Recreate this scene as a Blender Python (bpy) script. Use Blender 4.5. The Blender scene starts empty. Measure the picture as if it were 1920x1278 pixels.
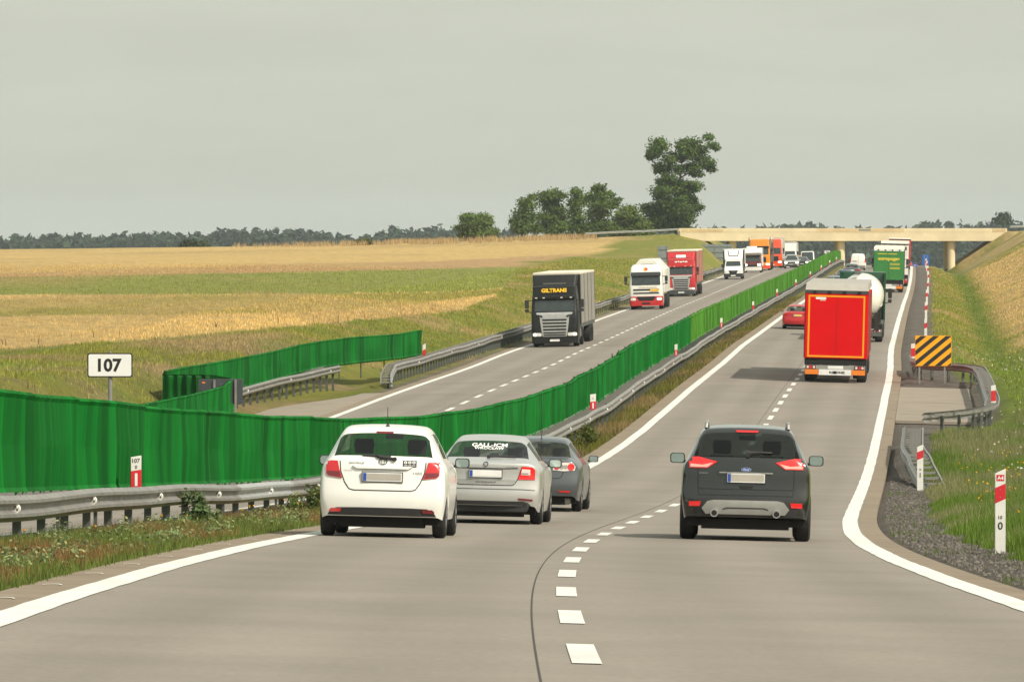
import bpy, bmesh, math, random
import numpy as np
from mathutils import Vector, Matrix
from mathutils.bvhtree import BVHTree

random.seed(7)
RNG = np.random.default_rng(7)
scene = bpy.context.scene
COL = scene.collection
R = math.radians
CZ = 1.25            # eye height above the road under the camera
F = 10000.0          # focal length in photograph pixels

# ------------------------------------------------------------------ camera
cam_d = bpy.data.cameras.new('camera')
cam_d.sensor_width = 36.0
cam_d.lens = 36.0 * F / 1920.0
cam_d.clip_start = 1.0
cam_d.clip_end = 20000.0
cam = bpy.data.objects.new('camera', cam_d)
COL.objects.link(cam)
cam.location = (0, 0, CZ)
cam.rotation_euler = (R(90) - math.atan(189 / F), 0, 0)
scene.camera = cam

# ------------------------------------------------------------------ sky and sun
SUN_EL, SUN_AZ = 45.0, 50.0      # azimuth: degrees to the right of straight behind the camera
world = bpy.data.worlds.new('World')
scene.world = world
world.use_nodes = True
wt = world.node_tree
for n in list(wt.nodes):
    wt.nodes.remove(n)
w_out = wt.nodes.new('ShaderNodeOutputWorld')
w_bg = wt.nodes.new('ShaderNodeBackground')
w_sky = wt.nodes.new('ShaderNodeTexSky')
w_sky.sky_type = 'NISHITA'
w_sky.sun_disc = False
w_sky.sun_elevation = R(SUN_EL)
w_sky.sun_rotation = R(180.0 - SUN_AZ)
w_sky.air_density = 1.6
w_sky.dust_density = 6.0
w_sky.ozone_density = 1.0
w_sky.altitude = 150
w_mix = wt.nodes.new('ShaderNodeMixRGB')
w_mix.inputs[0].default_value = 0.62
w_mix.inputs[2].default_value = (9.1, 9.45, 8.1, 1)      # even veil of high thin cloud
wt.links.new(w_sky.outputs[0], w_mix.inputs[1])
w_tc = wt.nodes.new('ShaderNodeTexCoord')
w_mp = wt.nodes.new('ShaderNodeMapping'); w_mp.inputs['Scale'].default_value = (9, 9, 60)
w_nz = wt.nodes.new('ShaderNodeTexNoise'); w_nz.inputs['Scale'].default_value = 1.0; w_nz.inputs['Detail'].default_value = 7; w_nz.inputs['Roughness'].default_value = 0.6
w_mr = wt.nodes.new('ShaderNodeMapRange'); w_mr.inputs[1].default_value = 0.3; w_mr.inputs[2].default_value = 0.7; w_mr.inputs[3].default_value = 0.955; w_mr.inputs[4].default_value = 1.045
w_cl = wt.nodes.new('ShaderNodeMixRGB'); w_cl.blend_type = 'MULTIPLY'; w_cl.inputs[0].default_value = 1
wt.links.new(w_tc.outputs['Generated'], w_mp.inputs[0]); wt.links.new(w_mp.outputs[0], w_nz.inputs['Vector']); wt.links.new(w_nz.outputs[0], w_mr.inputs[0])
wt.links.new(w_mix.outputs[0], w_cl.inputs[1]); wt.links.new(w_mr.outputs[0], w_cl.inputs[2])
wt.links.new(w_cl.outputs[0], w_bg.inputs[0])
w_bg.inputs[1].default_value = 0.10
wt.links.new(w_bg.outputs[0], w_out.inputs[0])

sun_d = bpy.data.lights.new('sun', 'SUN')
sun_d.energy = 4.4
sun_d.angle = R(0.9)
sun_d.color = (1.0, 0.93, 0.80)
sun = bpy.data.objects.new('sun', sun_d)
COL.objects.link(sun)
sdir = Vector((math.sin(R(SUN_AZ)) * math.cos(R(SUN_EL)), -math.cos(R(SUN_AZ)) * math.cos(R(SUN_EL)), math.sin(R(SUN_EL))))
sun.rotation_euler = sdir.to_track_quat('Z', 'Y').to_euler()
sun.location = (40, -40, 60)

vs = scene.view_settings
vs.view_transform = 'Standard'
vs.look = 'None'
vs.exposure = 0.0
vs.gamma = 1.0
vs.use_curve_mapping = False
scene.cycles.max_bounces = 6
scene.cycles.transparent_max_bounces = 12
scene.cycles.volume_bounces = 0
scene.cycles.use_denoising = True

# ------------------------------------------------------------------ materials
MATS = {}

def srgb(r, g, b):
    f = lambda c: (c / 255 / 12.92) if c / 255 <= 0.04045 else ((c / 255 + 0.055) / 1.055) ** 2.4
    return (f(r), f(g), f(b))

def pm(name, col, rough=0.6, metal=0.0, var=0.10, scale=4.0, bump=0.0, bscale=40.0, spec=0.5, coat=0.0, attr=None, emit=None, dirt=0.0):
    """a node material: base colour broken up by noise, optional bump, grime and colour attribute"""
    m = bpy.data.materials.new(name)
    m.use_nodes = True
    t = m.node_tree
    b = t.nodes['Principled BSDF']
    b.inputs['Roughness'].default_value = rough
    b.inputs['Metallic'].default_value = metal
    b.inputs['Specular IOR Level'].default_value = spec
    b.inputs['Coat Weight'].default_value = coat
    b.inputs['Coat Roughness'].default_value = 0.08
    tc = t.nodes.new('ShaderNodeTexCoord')
    nz = t.nodes.new('ShaderNodeTexNoise')
    nz.inputs['Scale'].default_value = scale
    nz.inputs['Detail'].default_value = 6
    t.links.new(tc.outputs['Object'], nz.inputs['Vector'])
    mr = t.nodes.new('ShaderNodeMapRange')
    mr.inputs[1].default_value = 0.3
    mr.inputs[2].default_value = 0.7
    mr.inputs[3].default_value = 1 - var
    mr.inputs[4].default_value = 1 + var
    t.links.new(nz.outputs[0], mr.inputs[0])
    mul = t.nodes.new('ShaderNodeMixRGB')
    mul.blend_type = 'MULTIPLY'
    mul.inputs[0].default_value = 1
    if attr:
        at = t.nodes.new('ShaderNodeAttribute')
        at.attribute_name = attr
        t.links.new(at.outputs['Color'], mul.inputs[1])
    else:
        mul.inputs[1].default_value = (*col, 1)
    t.links.new(mr.outputs[0], mul.inputs[2])
    src = mul.outputs[0]
    if dirt > 0:
        n2 = t.nodes.new('ShaderNodeTexNoise')
        n2.inputs['Scale'].default_value = 1.3
        n2.inputs['Detail'].default_value = 8
        n2.inputs['Roughness'].default_value = 0.7
        t.links.new(tc.outputs['Object'], n2.inputs['Vector'])
        r2 = t.nodes.new('ShaderNodeMapRange')
        r2.inputs[1].default_value = 0.45
        r2.inputs[2].default_value = 0.75
        r2.inputs[4].default_value = dirt
        t.links.new(n2.outputs[0], r2.inputs[0])
        mx = t.nodes.new('ShaderNodeMixRGB')
        mx.inputs[2].default_value = (0.13, 0.11, 0.085, 1)
        t.links.new(r2.outputs[0], mx.inputs[0])
        t.links.new(src, mx.inputs[1])
        src = mx.outputs[0]
    t.links.new(src, b.inputs['Base Color'])
    if bump > 0:
        nb = t.nodes.new('ShaderNodeTexNoise')
        nb.inputs['Scale'].default_value = bscale
        nb.inputs['Detail'].default_value = 5
        t.links.new(tc.outputs['Object'], nb.inputs['Vector'])
        bp = t.nodes.new('ShaderNodeBump')
        bp.inputs['Strength'].default_value = bump
        bp.inputs['Distance'].default_value = 0.05
        t.links.new(nb.outputs[0], bp.inputs['Height'])
        t.links.new(bp.outputs[0], b.inputs['Normal'])
    if emit:
        b.inputs['Emission Color'].default_value = (*emit[0], 1)
        b.inputs['Emission Strength'].default_value = emit[1]
    MATS[name] = m
    return m

def glass_mat(name, tint, gloss=0.10):
    m = bpy.data.materials.new(name)
    m.use_nodes = True
    t = m.node_tree
    for n in list(t.nodes):
        t.nodes.remove(n)
    o = t.nodes.new('ShaderNodeOutputMaterial')
    tr = t.nodes.new('ShaderNodeBsdfTransparent')
    tr.inputs[0].default_value = (*tint, 1)
    gl = t.nodes.new('ShaderNodeBsdfGlossy')
    gl.inputs['Roughness'].default_value = 0.03
    lw = t.nodes.new('ShaderNodeLayerWeight')
    lw.inputs[0].default_value = 0.25
    ad = t.nodes.new('ShaderNodeMath')
    ad.operation = 'MULTIPLY_ADD'
    ad.inputs[1].default_value = 0.5
    ad.inputs[2].default_value = gloss
    t.links.new(lw.outputs['Fresnel'], ad.inputs[0])
    mx = t.nodes.new('ShaderNodeMixShader')
    t.links.new(ad.outputs[0], mx.inputs[0])
    t.links.new(tr.outputs[0], mx.inputs[1])
    t.links.new(gl.outputs[0], mx.inputs[2])
    t.links.new(mx.outputs[0], o.inputs[0])
    MATS[name] = m
    return m

def paint(name, col, rough=0.35, metal=0.0, coat=0.7, dirt=0.12):
    return pm(name, col, rough=rough, metal=metal, var=0.03, scale=2, coat=coat, dirt=dirt)

pm('tyre', (0.018, 0.018, 0.018), 0.85, bump=0.3, bscale=60)
pm('rim', (0.42, 0.42, 0.42), 0.35, metal=0.8)
pm('black_plastic', (0.022, 0.022, 0.023), 0.6, dirt=0.15)
pm('under', (0.012, 0.012, 0.012), 0.9)
pm('interior', (0.03, 0.032, 0.033), 0.9)
pm('chrome', (0.6, 0.6, 0.6), 0.2, metal=1.0)
pm('silver_plastic', (0.33, 0.33, 0.31), 0.45, metal=0.3)
pm('steel', (0.30, 0.29, 0.27), 0.55, metal=0.5, var=0.2, dirt=0.35)
pm('steel_new', (0.46, 0.47, 0.46), 0.5, metal=0.5, var=0.12, dirt=0.12)
pm('steel_dark', (0.10, 0.11, 0.10), 0.7, metal=0.2, var=0.25, dirt=0.3)
pm('lamp_red', (0.55, 0.008, 0.012), 0.18, coat=1.0, var=0.05)
pm('lamp_red_lit', (0.62, 0.010, 0.012), 0.2, coat=1.0, emit=((1, 0.02, 0.015), 0.16))
pm('lamp_dark_red', (0.16, 0.006, 0.01), 0.2, coat=1.0)
pm('lamp_clear', (0.72, 0.66, 0.62), 0.15, coat=1.0)
pm('lamp_pink', (0.80, 0.40, 0.33), 0.15, coat=1.0)
pm('lamp_orange', (0.8, 0.22, 0.02), 0.3, coat=0.5)
pm('headlight', (0.75, 0.74, 0.68), 0.12, coat=1.0)
pm('headlight_lit', (0.9, 0.88, 0.8), 0.2, emit=((1, 0.93, 0.78), 3.0))
pm('plate_grey', (0.42, 0.39, 0.34), 0.6)
pm('plate_white', (0.78, 0.78, 0.76), 0.5)
pm('plate_blue', (0.02, 0.07, 0.35), 0.5)
pm('plate_yellow', (0.85, 0.50, 0.03), 0.5)
pm('mirror_glass', (0.42, 0.50, 0.48), 0.04, metal=0.9)
pm('dark_glass', (0.022, 0.032, 0.030), 0.06, coat=1.0, var=0.2)
pm('ceramic', (0.014, 0.014, 0.015), 0.15, coat=1.0)
pm('seam', (0.02, 0.02, 0.02), 0.9)
pm('letter_white', (0.82, 0.82, 0.8), 0.5)
pm('letter_black', (0.015, 0.015, 0.015), 0.5)
pm('letter_yellow', (0.9, 0.55, 0.02), 0.5)
pm('letter_gold', (0.62, 0.50, 0.05), 0.5)
pm('sign_white', (0.80, 0.80, 0.77), 0.45, var=0.04)
pm('post_white', (0.74, 0.73, 0.69), 0.5, var=0.08, dirt=0.25)
pm('post_red', (0.62, 0.02, 0.035), 0.4, var=0.06, coat=0.3)
pm('hazard_yellow', (0.90, 0.40, 0.008), 0.4, var=0.05)
pm('hazard_black', (0.018, 0.018, 0.018), 0.5)
pm('sign_back', (0.05, 0.058, 0.062), 0.55, var=0.1)
pm('sign_back_grey', (0.20, 0.23, 0.23), 0.55, var=0.1)
pm('sign_blue', (0.008, 0.14, 0.55), 0.4)
pm('fence_green', (0.002, 0.098, 0.011), 0.6, var=0.12, scale=0.6, spec=0.15, attr='Col')
pm('fence_olive', (0.045, 0.15, 0.013), 0.6, var=0.12, scale=0.6, spec=0.15, attr='Col')
pm('bridge_cream', (0.74, 0.62, 0.40), 0.85, var=0.10, scale=0.35, bump=0.2, bscale=3, dirt=0.10)
pm('bridge_tan', (0.64, 0.49, 0.27), 0.85, var=0.14, scale=0.5, dirt=0.15)
pm('marking', (0.70, 0.69, 0.64), 0.7, var=0.10, scale=3, bump=0.15, dirt=0.30)
pm('bark', (0.11, 0.085, 0.06), 0.9, var=0.3, bump=0.6, bscale=6)
pm('leaf', (0.05, 0.09, 0.03), 0.65, var=0.25, scale=0.8, attr='Col', spec=0.25)
pm('grass_blade', (0.08, 0.12, 0.03), 0.7, var=0.12, scale=1.0, attr='Col', spec=0.2)
for nm_ in ('fence_green', 'fence_olive'):                 # streaks down the ribs of the screen
    t_ = MATS[nm_].node_tree; b_ = t_.nodes['Principled BSDF']
    c_ = t_.nodes.new('ShaderNodeTexCoord'); p_ = t_.nodes.new('ShaderNodeMapping'); p_.inputs['Scale'].default_value = (2.6, 2.6, 0.12)
    n_ = t_.nodes.new('ShaderNodeTexNoise'); n_.inputs['Scale'].default_value = 1.0; n_.inputs['Detail'].default_value = 4; n_.inputs['Roughness'].default_value = 0.7
    r_ = t_.nodes.new('ShaderNodeMapRange'); r_.inputs[1].default_value = 0.32; r_.inputs[2].default_value = 0.68; r_.inputs[3].default_value = 0.84; r_.inputs[4].default_value = 1.16
    x_ = t_.nodes.new('ShaderNodeMixRGB'); x_.blend_type = 'MULTIPLY'; x_.inputs[0].default_value = 1
    t_.links.new(c_.outputs['Object'], p_.inputs[0]); t_.links.new(p_.outputs[0], n_.inputs['Vector']); t_.links.new(n_.outputs[0], r_.inputs[0])
    t_.links.new(b_.inputs['Base Color'].links[0].from_socket, x_.inputs[1]); t_.links.new(r_.outputs[0], x_.inputs[2]); t_.links.new(x_.outputs[0], b_.inputs['Base Color'])
for nm_, tr_ in (('leaf', 0.35), ('grass_blade', 0.45)):      # thin leaves let light through
    t_ = MATS[nm_].node_tree; b_ = t_.nodes['Principled BSDF']; o2_ = t_.nodes['Material Output']
    tl_ = t_.nodes.new('ShaderNodeBsdfTranslucent'); mx_ = t_.nodes.new('ShaderNodeMixShader'); mx_.inputs[0].default_value = tr_
    t_.links.new(b_.inputs['Base Color'].links[0].from_socket, tl_.inputs[0])
    t_.links.new(b_.outputs[0], mx_.inputs[1]); t_.links.new(tl_.outputs[0], mx_.inputs[2]); t_.links.new(mx_.outputs[0], o2_.inputs[0])
glass_mat('glass_green', (0.78, 0.86, 0.80), 0.04)
glass_mat('glass_dark_tint', (0.15, 0.18, 0.17), 0.03)

# ------------------------------------------------------------------ scene-object helpers
def thing(name, label, cat, M=None, group=None):
    o = bpy.data.objects.new(name, None)
    o.empty_display_size = 0.3
    COL.objects.link(o)
    o['label'] = label
    o['category'] = cat
    if group:
        o['group'] = group
    if M is not None:
        o.matrix_world = M
    return o

def tag(o, label=None, cat=None, group=None, kind=None):
    if label: o['label'] = label
    if cat: o['category'] = cat
    if group: o['group'] = group
    if kind: o['kind'] = kind
    return o

def link(name, me, parent=None, M=None):
    o = bpy.data.objects.new(name, me)
    COL.objects.link(o)
    if parent is not None:
        o.parent = parent
    if M is not None:
        if parent is None:
            o.matrix_world = M
        else:
            o.matrix_basis = M
    return o

def dup(root, M=None, label=None, group=None):
    r = root.copy(); COL.objects.link(r)
    if M is not None: r.matrix_world = M
    if label: r['label'] = label
    if group: r['group'] = group
    for ch in list(root.children):
        c = ch.copy(); COL.objects.link(c); c.parent = r
        for g in list(ch.children):
            d = g.copy(); COL.objects.link(d); d.parent = c
    return r

def np_mesh(name, V, Fq, mat, colors=None, smooth=False):
    """mesh from numpy arrays, all faces with the same corner count"""
    V = np.asarray(V, dtype=np.float32); Fq = np.asarray(Fq, dtype=np.int32)
    me = bpy.data.meshes.new(name)
    nf, k = Fq.shape
    me.vertices.add(len(V)); me.vertices.foreach_set('co', V.ravel())
    me.loops.add(nf * k); me.loops.foreach_set('vertex_index', Fq.ravel())
    me.polygons.add(nf)
    me.polygons.foreach_set('loop_start', np.arange(0, nf * k, k, dtype=np.int32))
    me.polygons.foreach_set('loop_total', np.full(nf, k, dtype=np.int32))
    if smooth:
        me.polygons.foreach_set('use_smooth', np.ones(nf, dtype=bool))
    me.update(calc_edges=True)
    if colors is not None:
        a = me.color_attributes.new('Col', 'FLOAT_COLOR', 'POINT')
        c4 = np.ones((len(V), 4), dtype=np.float32); c4[:, :3] = colors
        a.data.foreach_set('color', c4.ravel())
    if mat: me.materials.append(MATS[mat] if isinstance(mat, str) else mat)
    return me

class MB:
    def __init__(s):
        s.v = []; s.f = []; s.m = []
    def add(s, vs_, fs_, mi=0):
        n = len(s.v)
        s.v += [tuple(p) for p in vs_]
        s.f += [tuple(i + n for i in f) for f in fs_]
        s.m += [mi] * len(fs_)
        return s
    def box(s, x0, x1, y0, y1, z0, z1, mi=0, M=None):
        vs_ = [Vector((x, y, z)) for z in (z0, z1) for y in (y0, y1) for x in (x0, x1)]
        if M is not None: vs_ = [M @ v for v in vs_]
        return s.add(vs_, [(0, 2, 3, 1), (4, 5, 7, 6), (0, 1, 5, 4), (2, 6, 7, 3), (0, 4, 6, 2), (1, 3, 7, 5)], mi)
    def cyl(s, a, b, r0, r1=None, n=12, cap=True, mi=0):
        a, b = Vector(a), Vector(b); r1 = r0 if r1 is None else r1
        d = (b - a).normalized()
        u = d.orthogonal().normalized(); w = d.cross(u)
        vs_ = []
        for c, r in ((a, r0), (b, r1)):
            for i in range(n):
                t = 2 * math.pi * i / n
                vs_.append(c + u * (r * math.cos(t)) + w * (r * math.sin(t)))
        fs_ = [(i, (i + 1) % n, n + (i + 1) % n, n + i) for i in range(n)]
        if cap: fs_ += [tuple(range(n - 1, -1, -1)), tuple(range(n, 2 * n))]
        return s.add(vs_, fs_, mi)
    def tube(s, path, r, n=6, mi=0):
        for a, b in zip(path[:-1], path[1:]):
            s.cyl(a, b, r, r, n, True, mi)
        return s
    def loft(s, rings, closed=True, caps=True, mi=0):
        k = len(rings[0]); vs_ = [p for r_ in rings for p in r_]; fs_ = []
        kk = k if closed else k - 1
        for a in range(len(rings) - 1):
            for i in range(kk):
                j = (i + 1) % k
                fs_.append((a * k + i, a * k + j, (a + 1) * k + j, (a + 1) * k + i))
        if caps and closed:
            fs_ += [tuple(range(k - 1, -1, -1)), tuple(range((len(rings) - 1) * k, len(rings) * k))]
        return s.add(vs_, fs_, mi)
    def prism(s, pts, y0, y1, mi=0):
        """outline in x,z pushed from y0 to y1"""
        return s.loft([[(x, y0, z) for x, z in pts], [(x, y1, z) for x, z in pts]], True, True, mi)
    def mesh(s, name, mats, smooth=None):
        me = bpy.data.meshes.new(name)
        me.from_pydata(s.v, [], s.f)
        for m in (mats if isinstance(mats, (list, tuple)) else [mats]):
            me.materials.append(MATS[m] if isinstance(m, str) else m)
        if any(s.m): me.polygons.foreach_set('material_index', s.m)
        bm = bmesh.new(); bm.from_mesh(me)
        bmesh.ops.recalc_face_normals(bm, faces=bm.faces)
        bm.to_mesh(me); bm.free()
        if smooth is not None:
            me.shade_smooth()
            me.set_sharp_from_angle(angle=R(smooth))
        return me
    def build(s, name, mats, parent=None, smooth=None, bevel=0, M=None):
        o = link(name, s.mesh(name, mats, smooth), parent, M)
        if bevel:
            md = o.modifiers.new('bevel', 'BEVEL'); md.width = bevel; md.segments = 2; md.limit_method = 'ANGLE'; md.angle_limit = R(40)
            o.data.shade_smooth(); o.data.set_sharp_from_angle(angle=R(50))
        return o

def rrect(hw, z0, z1, r=0.08, n=3, taper=1.0):
    """rounded rectangle outline in x,z; the top is taper times as wide"""
    pts = []
    for cx, cz, a0 in ((hw * taper - r, z1 - r, 0), (-hw * taper + r, z1 - r, 90), (-hw + r, z0 + r, 180), (hw - r, z0 + r, 270)):
        for i in range(n + 1):
            a = R(a0 + 90 * i / n)
            pts.append((cx + r * math.cos(a), cz + r * math.sin(a)))
    return pts

def text_mesh(body, size_w=None, size_h=None, bold=0.0, font_shear=0.0):
    c = bpy.data.curves.new('lettering', 'FONT')
    c.body = body; c.size = 1.0; c.offset = bold; c.shear = font_shear
    c.resolution_u = 3
    c.align_x = 'CENTER'
    o = bpy.data.objects.new('lettering', c); COL.objects.link(o)
    dg = bpy.context.evaluated_depsgraph_get()
    me = bpy.data.meshes.new_from_object(o.evaluated_get(dg))
    bpy.data.objects.remove(o); bpy.data.curves.remove(c)
    n = len(me.vertices)
    co = np.empty(n * 3, dtype=np.float32); me.vertices.foreach_get('co', co); co = co.reshape(-1, 3)
    mn, mx = co.min(0), co.max(0)
    co[:, 0] -= (mn[0] + mx[0]) / 2; co[:, 1] -= (mn[1] + mx[1]) / 2
    w, h = mx[0] - mn[0], mx[1] - mn[1]
    sx = size_w / w if size_w else None
    sy = size_h / h if size_h else None
    sx = sx or sy; sy = sy or sx
    out = np.zeros_like(co)
    out[:, 0] = co[:, 0] * sx; out[:, 2] = co[:, 1] * sy
    me.vertices.foreach_set('co', out.ravel()); me.update()
    return me

def text(body, cx, y, cz, mat, parent, name='lettering', bvh=None, off=0.006, **kw):
    me = text_mesh(body, **kw)
    for v in me.vertices:
        x, z = v.co.x + cx, v.co.z + cz
        yy = y
        if bvh is not None:
            h = bvh.ray_cast(Vector((x, -6, z)), Vector((0, 1, 0)))
            if h[0] is not None: yy = h[0].y - off
        v.co = (x, yy, z)
    me.materials.clear(); me.materials.append(MATS[mat])
    return link(name, me, parent)

def patch(bvh, pts, mat, name, parent, off=0.006, rings=4, skirt=0.02, seg=0.05):
    """a thin shell laid on a body: outline in x,z projected along +y"""
    den = []
    n = len(pts)
    for i in range(n):
        a, b = pts[i], pts[(i + 1) % n]
        d = math.hypot(b[0] - a[0], b[1] - a[1]); k = max(1, int(d / seg))
        den += [(a[0] + (b[0] - a[0]) * j / k, a[1] + (b[1] - a[1]) * j / k) for j in range(k)]
    cx = sum(p[0] for p in den) / len(den); cz = sum(p[1] for p in den) / len(den)
    def hit(x, z, last=[0.0]):
        h = bvh.ray_cast(Vector((x, -6, z)), Vector((0, 1, 0)))
        if h[0] is not None: last[0] = h[0].y
        return last[0]
    k = len(den); V = []; Fc = []
    ys = [hit(x, z) for x, z in den]
    V += [(x, y + skirt, z) for (x, z), y in zip(den, ys)]
    V += [(x, y - off, z) for (x, z), y in zip(den, ys)]
    for r_ in range(1, rings):
        q = 1 - r_ / rings
        for x, z in den:
            xx, zz = cx + (x - cx) * q, cz + (z - cz) * q
            V.append((xx, hit(xx, zz) - off, zz))
    V.append((cx, hit(cx, cz) - off, cz))
    for a in range(rings):
        for i in range(k):
            j = (i + 1) % k
            Fc.append((a * k + i, a * k + j, (a + 1) * k + j, (a + 1) * k + i))
    for i in range(k):
        Fc.append((rings * k + i, rings * k + (i + 1) % k, len(V) - 1))
    m = MB(); m.add(V, Fc)
    return m.build(name, mat, parent, smooth=35)

def bvh_of(o):
    dg = bpy.context.evaluated_depsgraph_get()
    e = o.evaluated_get(dg); me = e.to_mesh()
    b = BVHTree.FromPolygons([v.co.copy() for v in me.vertices], [tuple(p.vertices) for p in me.polygons])
    e.to_mesh_clear()
    return b

def mirror(pts):
    return [(-x, z) for x, z in pts]

# ------------------------------------------------------------------ the road's course
def smooth_step(a, b, x):
    t = np.clip((np.asarray(x, dtype=float) - a) / (b - a), 0, 1)
    return t * t * (3 - 2 * t)

# lane line of the right carriageway: depth, photo x, photo y
LANE = [(31.3, 1104, 1222.5), (38, 1071.6, 1156.8), (44.7, 1056, 1111.5), (51.4, 1056, 1077), (58.1, 1072.5, 1051), (64.8, 1089.5, 1031),
        (71.5, 1113.6, 1014), (78.2, 1137, 1000.5), (84.9, 1161.5, 988.5), (91.6, 1187, 978), (98.3, 1212.5, 968.5), (105, 1237.5, 958.5), (111.7, 1262, 947.8),
        (176.2, 1434.7, 796), (182.3, 1444.6, 782.1), (188.4, 1454.5, 768.2), (194.5, 1463.8, 755), (200.6, 1472.8, 742.8), (206.7, 1480.1, 731.5),
        (212.8, 1486.5, 721.4), (218.9, 1494.5, 710.9), (225, 1501.7, 701.8), (231, 1508, 692.4)]
rz = [-60, -20, 0, 15] + [p[0] for p in LANE] + [140, 158, 264, 310, 346, 400, 446, 520, 600, 680, 740, 800, 1000, 1300, 1700, 2400, 7000]
rx = [2.2, 1.05, 0.6, 0.48] + [(p[1] - 960) * p[0] / F for p in LANE] + [5.55, 7.0, 14.95, 18.55, 21.35, 25.6, 29.3, 35.1, 41.2, 47.2, 51.6, 56.0, 71.5, 95, 127, 183, 560]
rh = [1.0, -0.5, -1.25, -1.82] + [-(p[2] - 450) * p[0] / F for p in LANE] + [-6.18, -6.22, -5.46, -5.22, -5.0, -4.7, -4.42, -3.9, -3.42, -3.18, -3.65, -4.9, -6.2, -7.4, -8.3, -11.5, -12]
o_ = np.argsort(rz)
rz = np.array(rz)[o_]; rx = np.array(rx)[o_]; rh = np.array(rh)[o_]
ZS = np.arange(-60, 7000, 1.0)
def _smooth(a, w):
    k = np.exp(-0.5 * (np.arange(-3 * w, 3 * w + 1) / w) ** 2); k /= k.sum()
    return np.convolve(np.pad(a, 3 * w, mode='reflect', reflect_type='odd'), k, mode='valid')
XS = _smooth(np.interp(ZS, rz, rx), 24)
HS = _smooth(np.interp(ZS, rz, rh), 14) + CZ
_m = (rz >= -20) & (rz <= 310)                     # one smooth curve through the near measurements
_t = lambda z: (z - 145) / 165.0
_px = np.polyfit(_t(rz[_m]), rx[_m], 9, w=1 / np.maximum(rz[_m], 25.0)); _ph = np.polyfit(_t(rz[_m]), rh[_m], 9, w=1 / np.maximum(rz[_m], 25.0))
_bl = np.where(ZS < 145, smooth_step(5, 25, ZS), 1 - smooth_step(205, 290, ZS))
XS = XS + (np.polyval(_px, _t(ZS)) - XS) * _bl
HS = HS + (np.polyval(_ph, _t(ZS)) + CZ - HS) * _bl

def xc(Z): return np.interp(Z, ZS, XS)
def hc(Z): return np.interp(Z, ZS, HS)
def wl(Z): return np.interp(Z, [0, 250, 300, 345, 390, 430, 470, 520, 570, 640, 7000], [12.0, 12.0, 12.35, 12.8, 13.25, 13.55, 13.7, 13.65, 13.5, 13.3, 13.3])
def dl(Z): return np.interp(Z, [0, 110, 200, 300, 400, 470, 570, 650, 800], [-0.05, -0.05, -0.22, -0.30, -0.45, -0.55, -0.5, -0.35, -0.2])
CS = 0.025
def road_z(Z, u):
    """height of the concrete at depth Z, u metres right of the right carriageway's lane line"""
    u = np.asarray(u, dtype=float)
    right = hc(Z) - CS * u
    left = hc(Z) + dl(Z) + CS * (u + wl(Z))
    return np.where(u > -6.1, right, left)
def rp(Z, u, dz=0.0):
    return Vector((float(xc(Z) + u), float(Z), float(road_z(Z, u)) + dz))
def frame(Z, u, left=False):
    """a vehicle's standing frame on the road: x right, y along the road away from the camera"""
    if left: u = u - float(wl(Z))
    p = rp(Z, u); q = rp(Z + 4, u - (float(wl(Z + 4) - wl(Z)) if left else 0.0))
    y = (q - p).normalized()
    x = Vector((1, 0, CS if left else -CS)); x = (x - y * x.dot(y)).normalized()
    z = x.cross(y)
    M = Matrix((x, y, z)).transposed().to_4x4(); M.translation = p
    return M

# ------------------------------------------------------------------ the lie of the land
NAT = [(0, 700, 170), (0, 655, 250), (0, 592, 300), (0, 555, 350), (0, 519, 430), (0, 470, 800), (0, 492, 560), (480, 620, 258), (480, 588, 290), (480, 555, 335), (480, 510, 440),
       (480, 485, 580), (480, 464, 800), (850, 583, 345), (930, 556, 400), (930, 500, 540), (930, 475, 660), (930, 454, 800), (1060, 478, 640), (1170, 452, 740), (1100, 449, 790),
       (100, 700, 185), (300, 676, 215), (650, 612, 300), (700, 640, 250), (1000, 565, 410), (1150, 505, 560), (1240, 474, 680), (870, 456, 800), (150, 715, 150)]
nx = np.array([(a - 960) * c / F for a, b, c in NAT]); ny = np.array([c for a, b, c in NAT], dtype=float)
nh = np.array([-(b - 450) * c / F for a, b, c in NAT]) + CZ
SX, SY = 20.0, 100.0
def _k(r): return r
_P = np.stack([nx / SX, ny / SY], 1)
_D = np.sqrt(((_P[:, None] - _P[None]) ** 2).sum(-1))
_A = np.zeros((len(nx) + 3, len(nx) + 3)); _A[:len(nx), :len(nx)] = _k(_D) + np.eye(len(nx)) * 0.02
_A[:len(nx), len(nx)] = 1; _A[:len(nx), len(nx) + 1:] = _P; _A[len(nx), :len(nx)] = 1; _A[len(nx) + 1:, :len(nx)] = _P.T
_W = np.linalg.solve(_A, np.concatenate([nh, np.zeros(3)]))
def natural(X, Z):
    x = np.clip(X, -85, 25) / SX; z = np.clip(Z, 130, 830) / SY
    sh = x.shape; q = np.stack([x.ravel(), z.ravel()], 1)
    d = np.sqrt(((q[:, None] - _P[None]) ** 2).sum(-1))
    h = (d @ _W[:len(nx)] + _W[len(nx)] + q @ _W[len(nx) + 1:]).reshape(sh)
    far = np.interp(Z, [800, 1100, 1600, 2200, 7000], [-2.5, -6, -9.5, -11.5, -11.5]) + CZ
    return h + (far - h) * smooth_step(815, 1050, Z)

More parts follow.
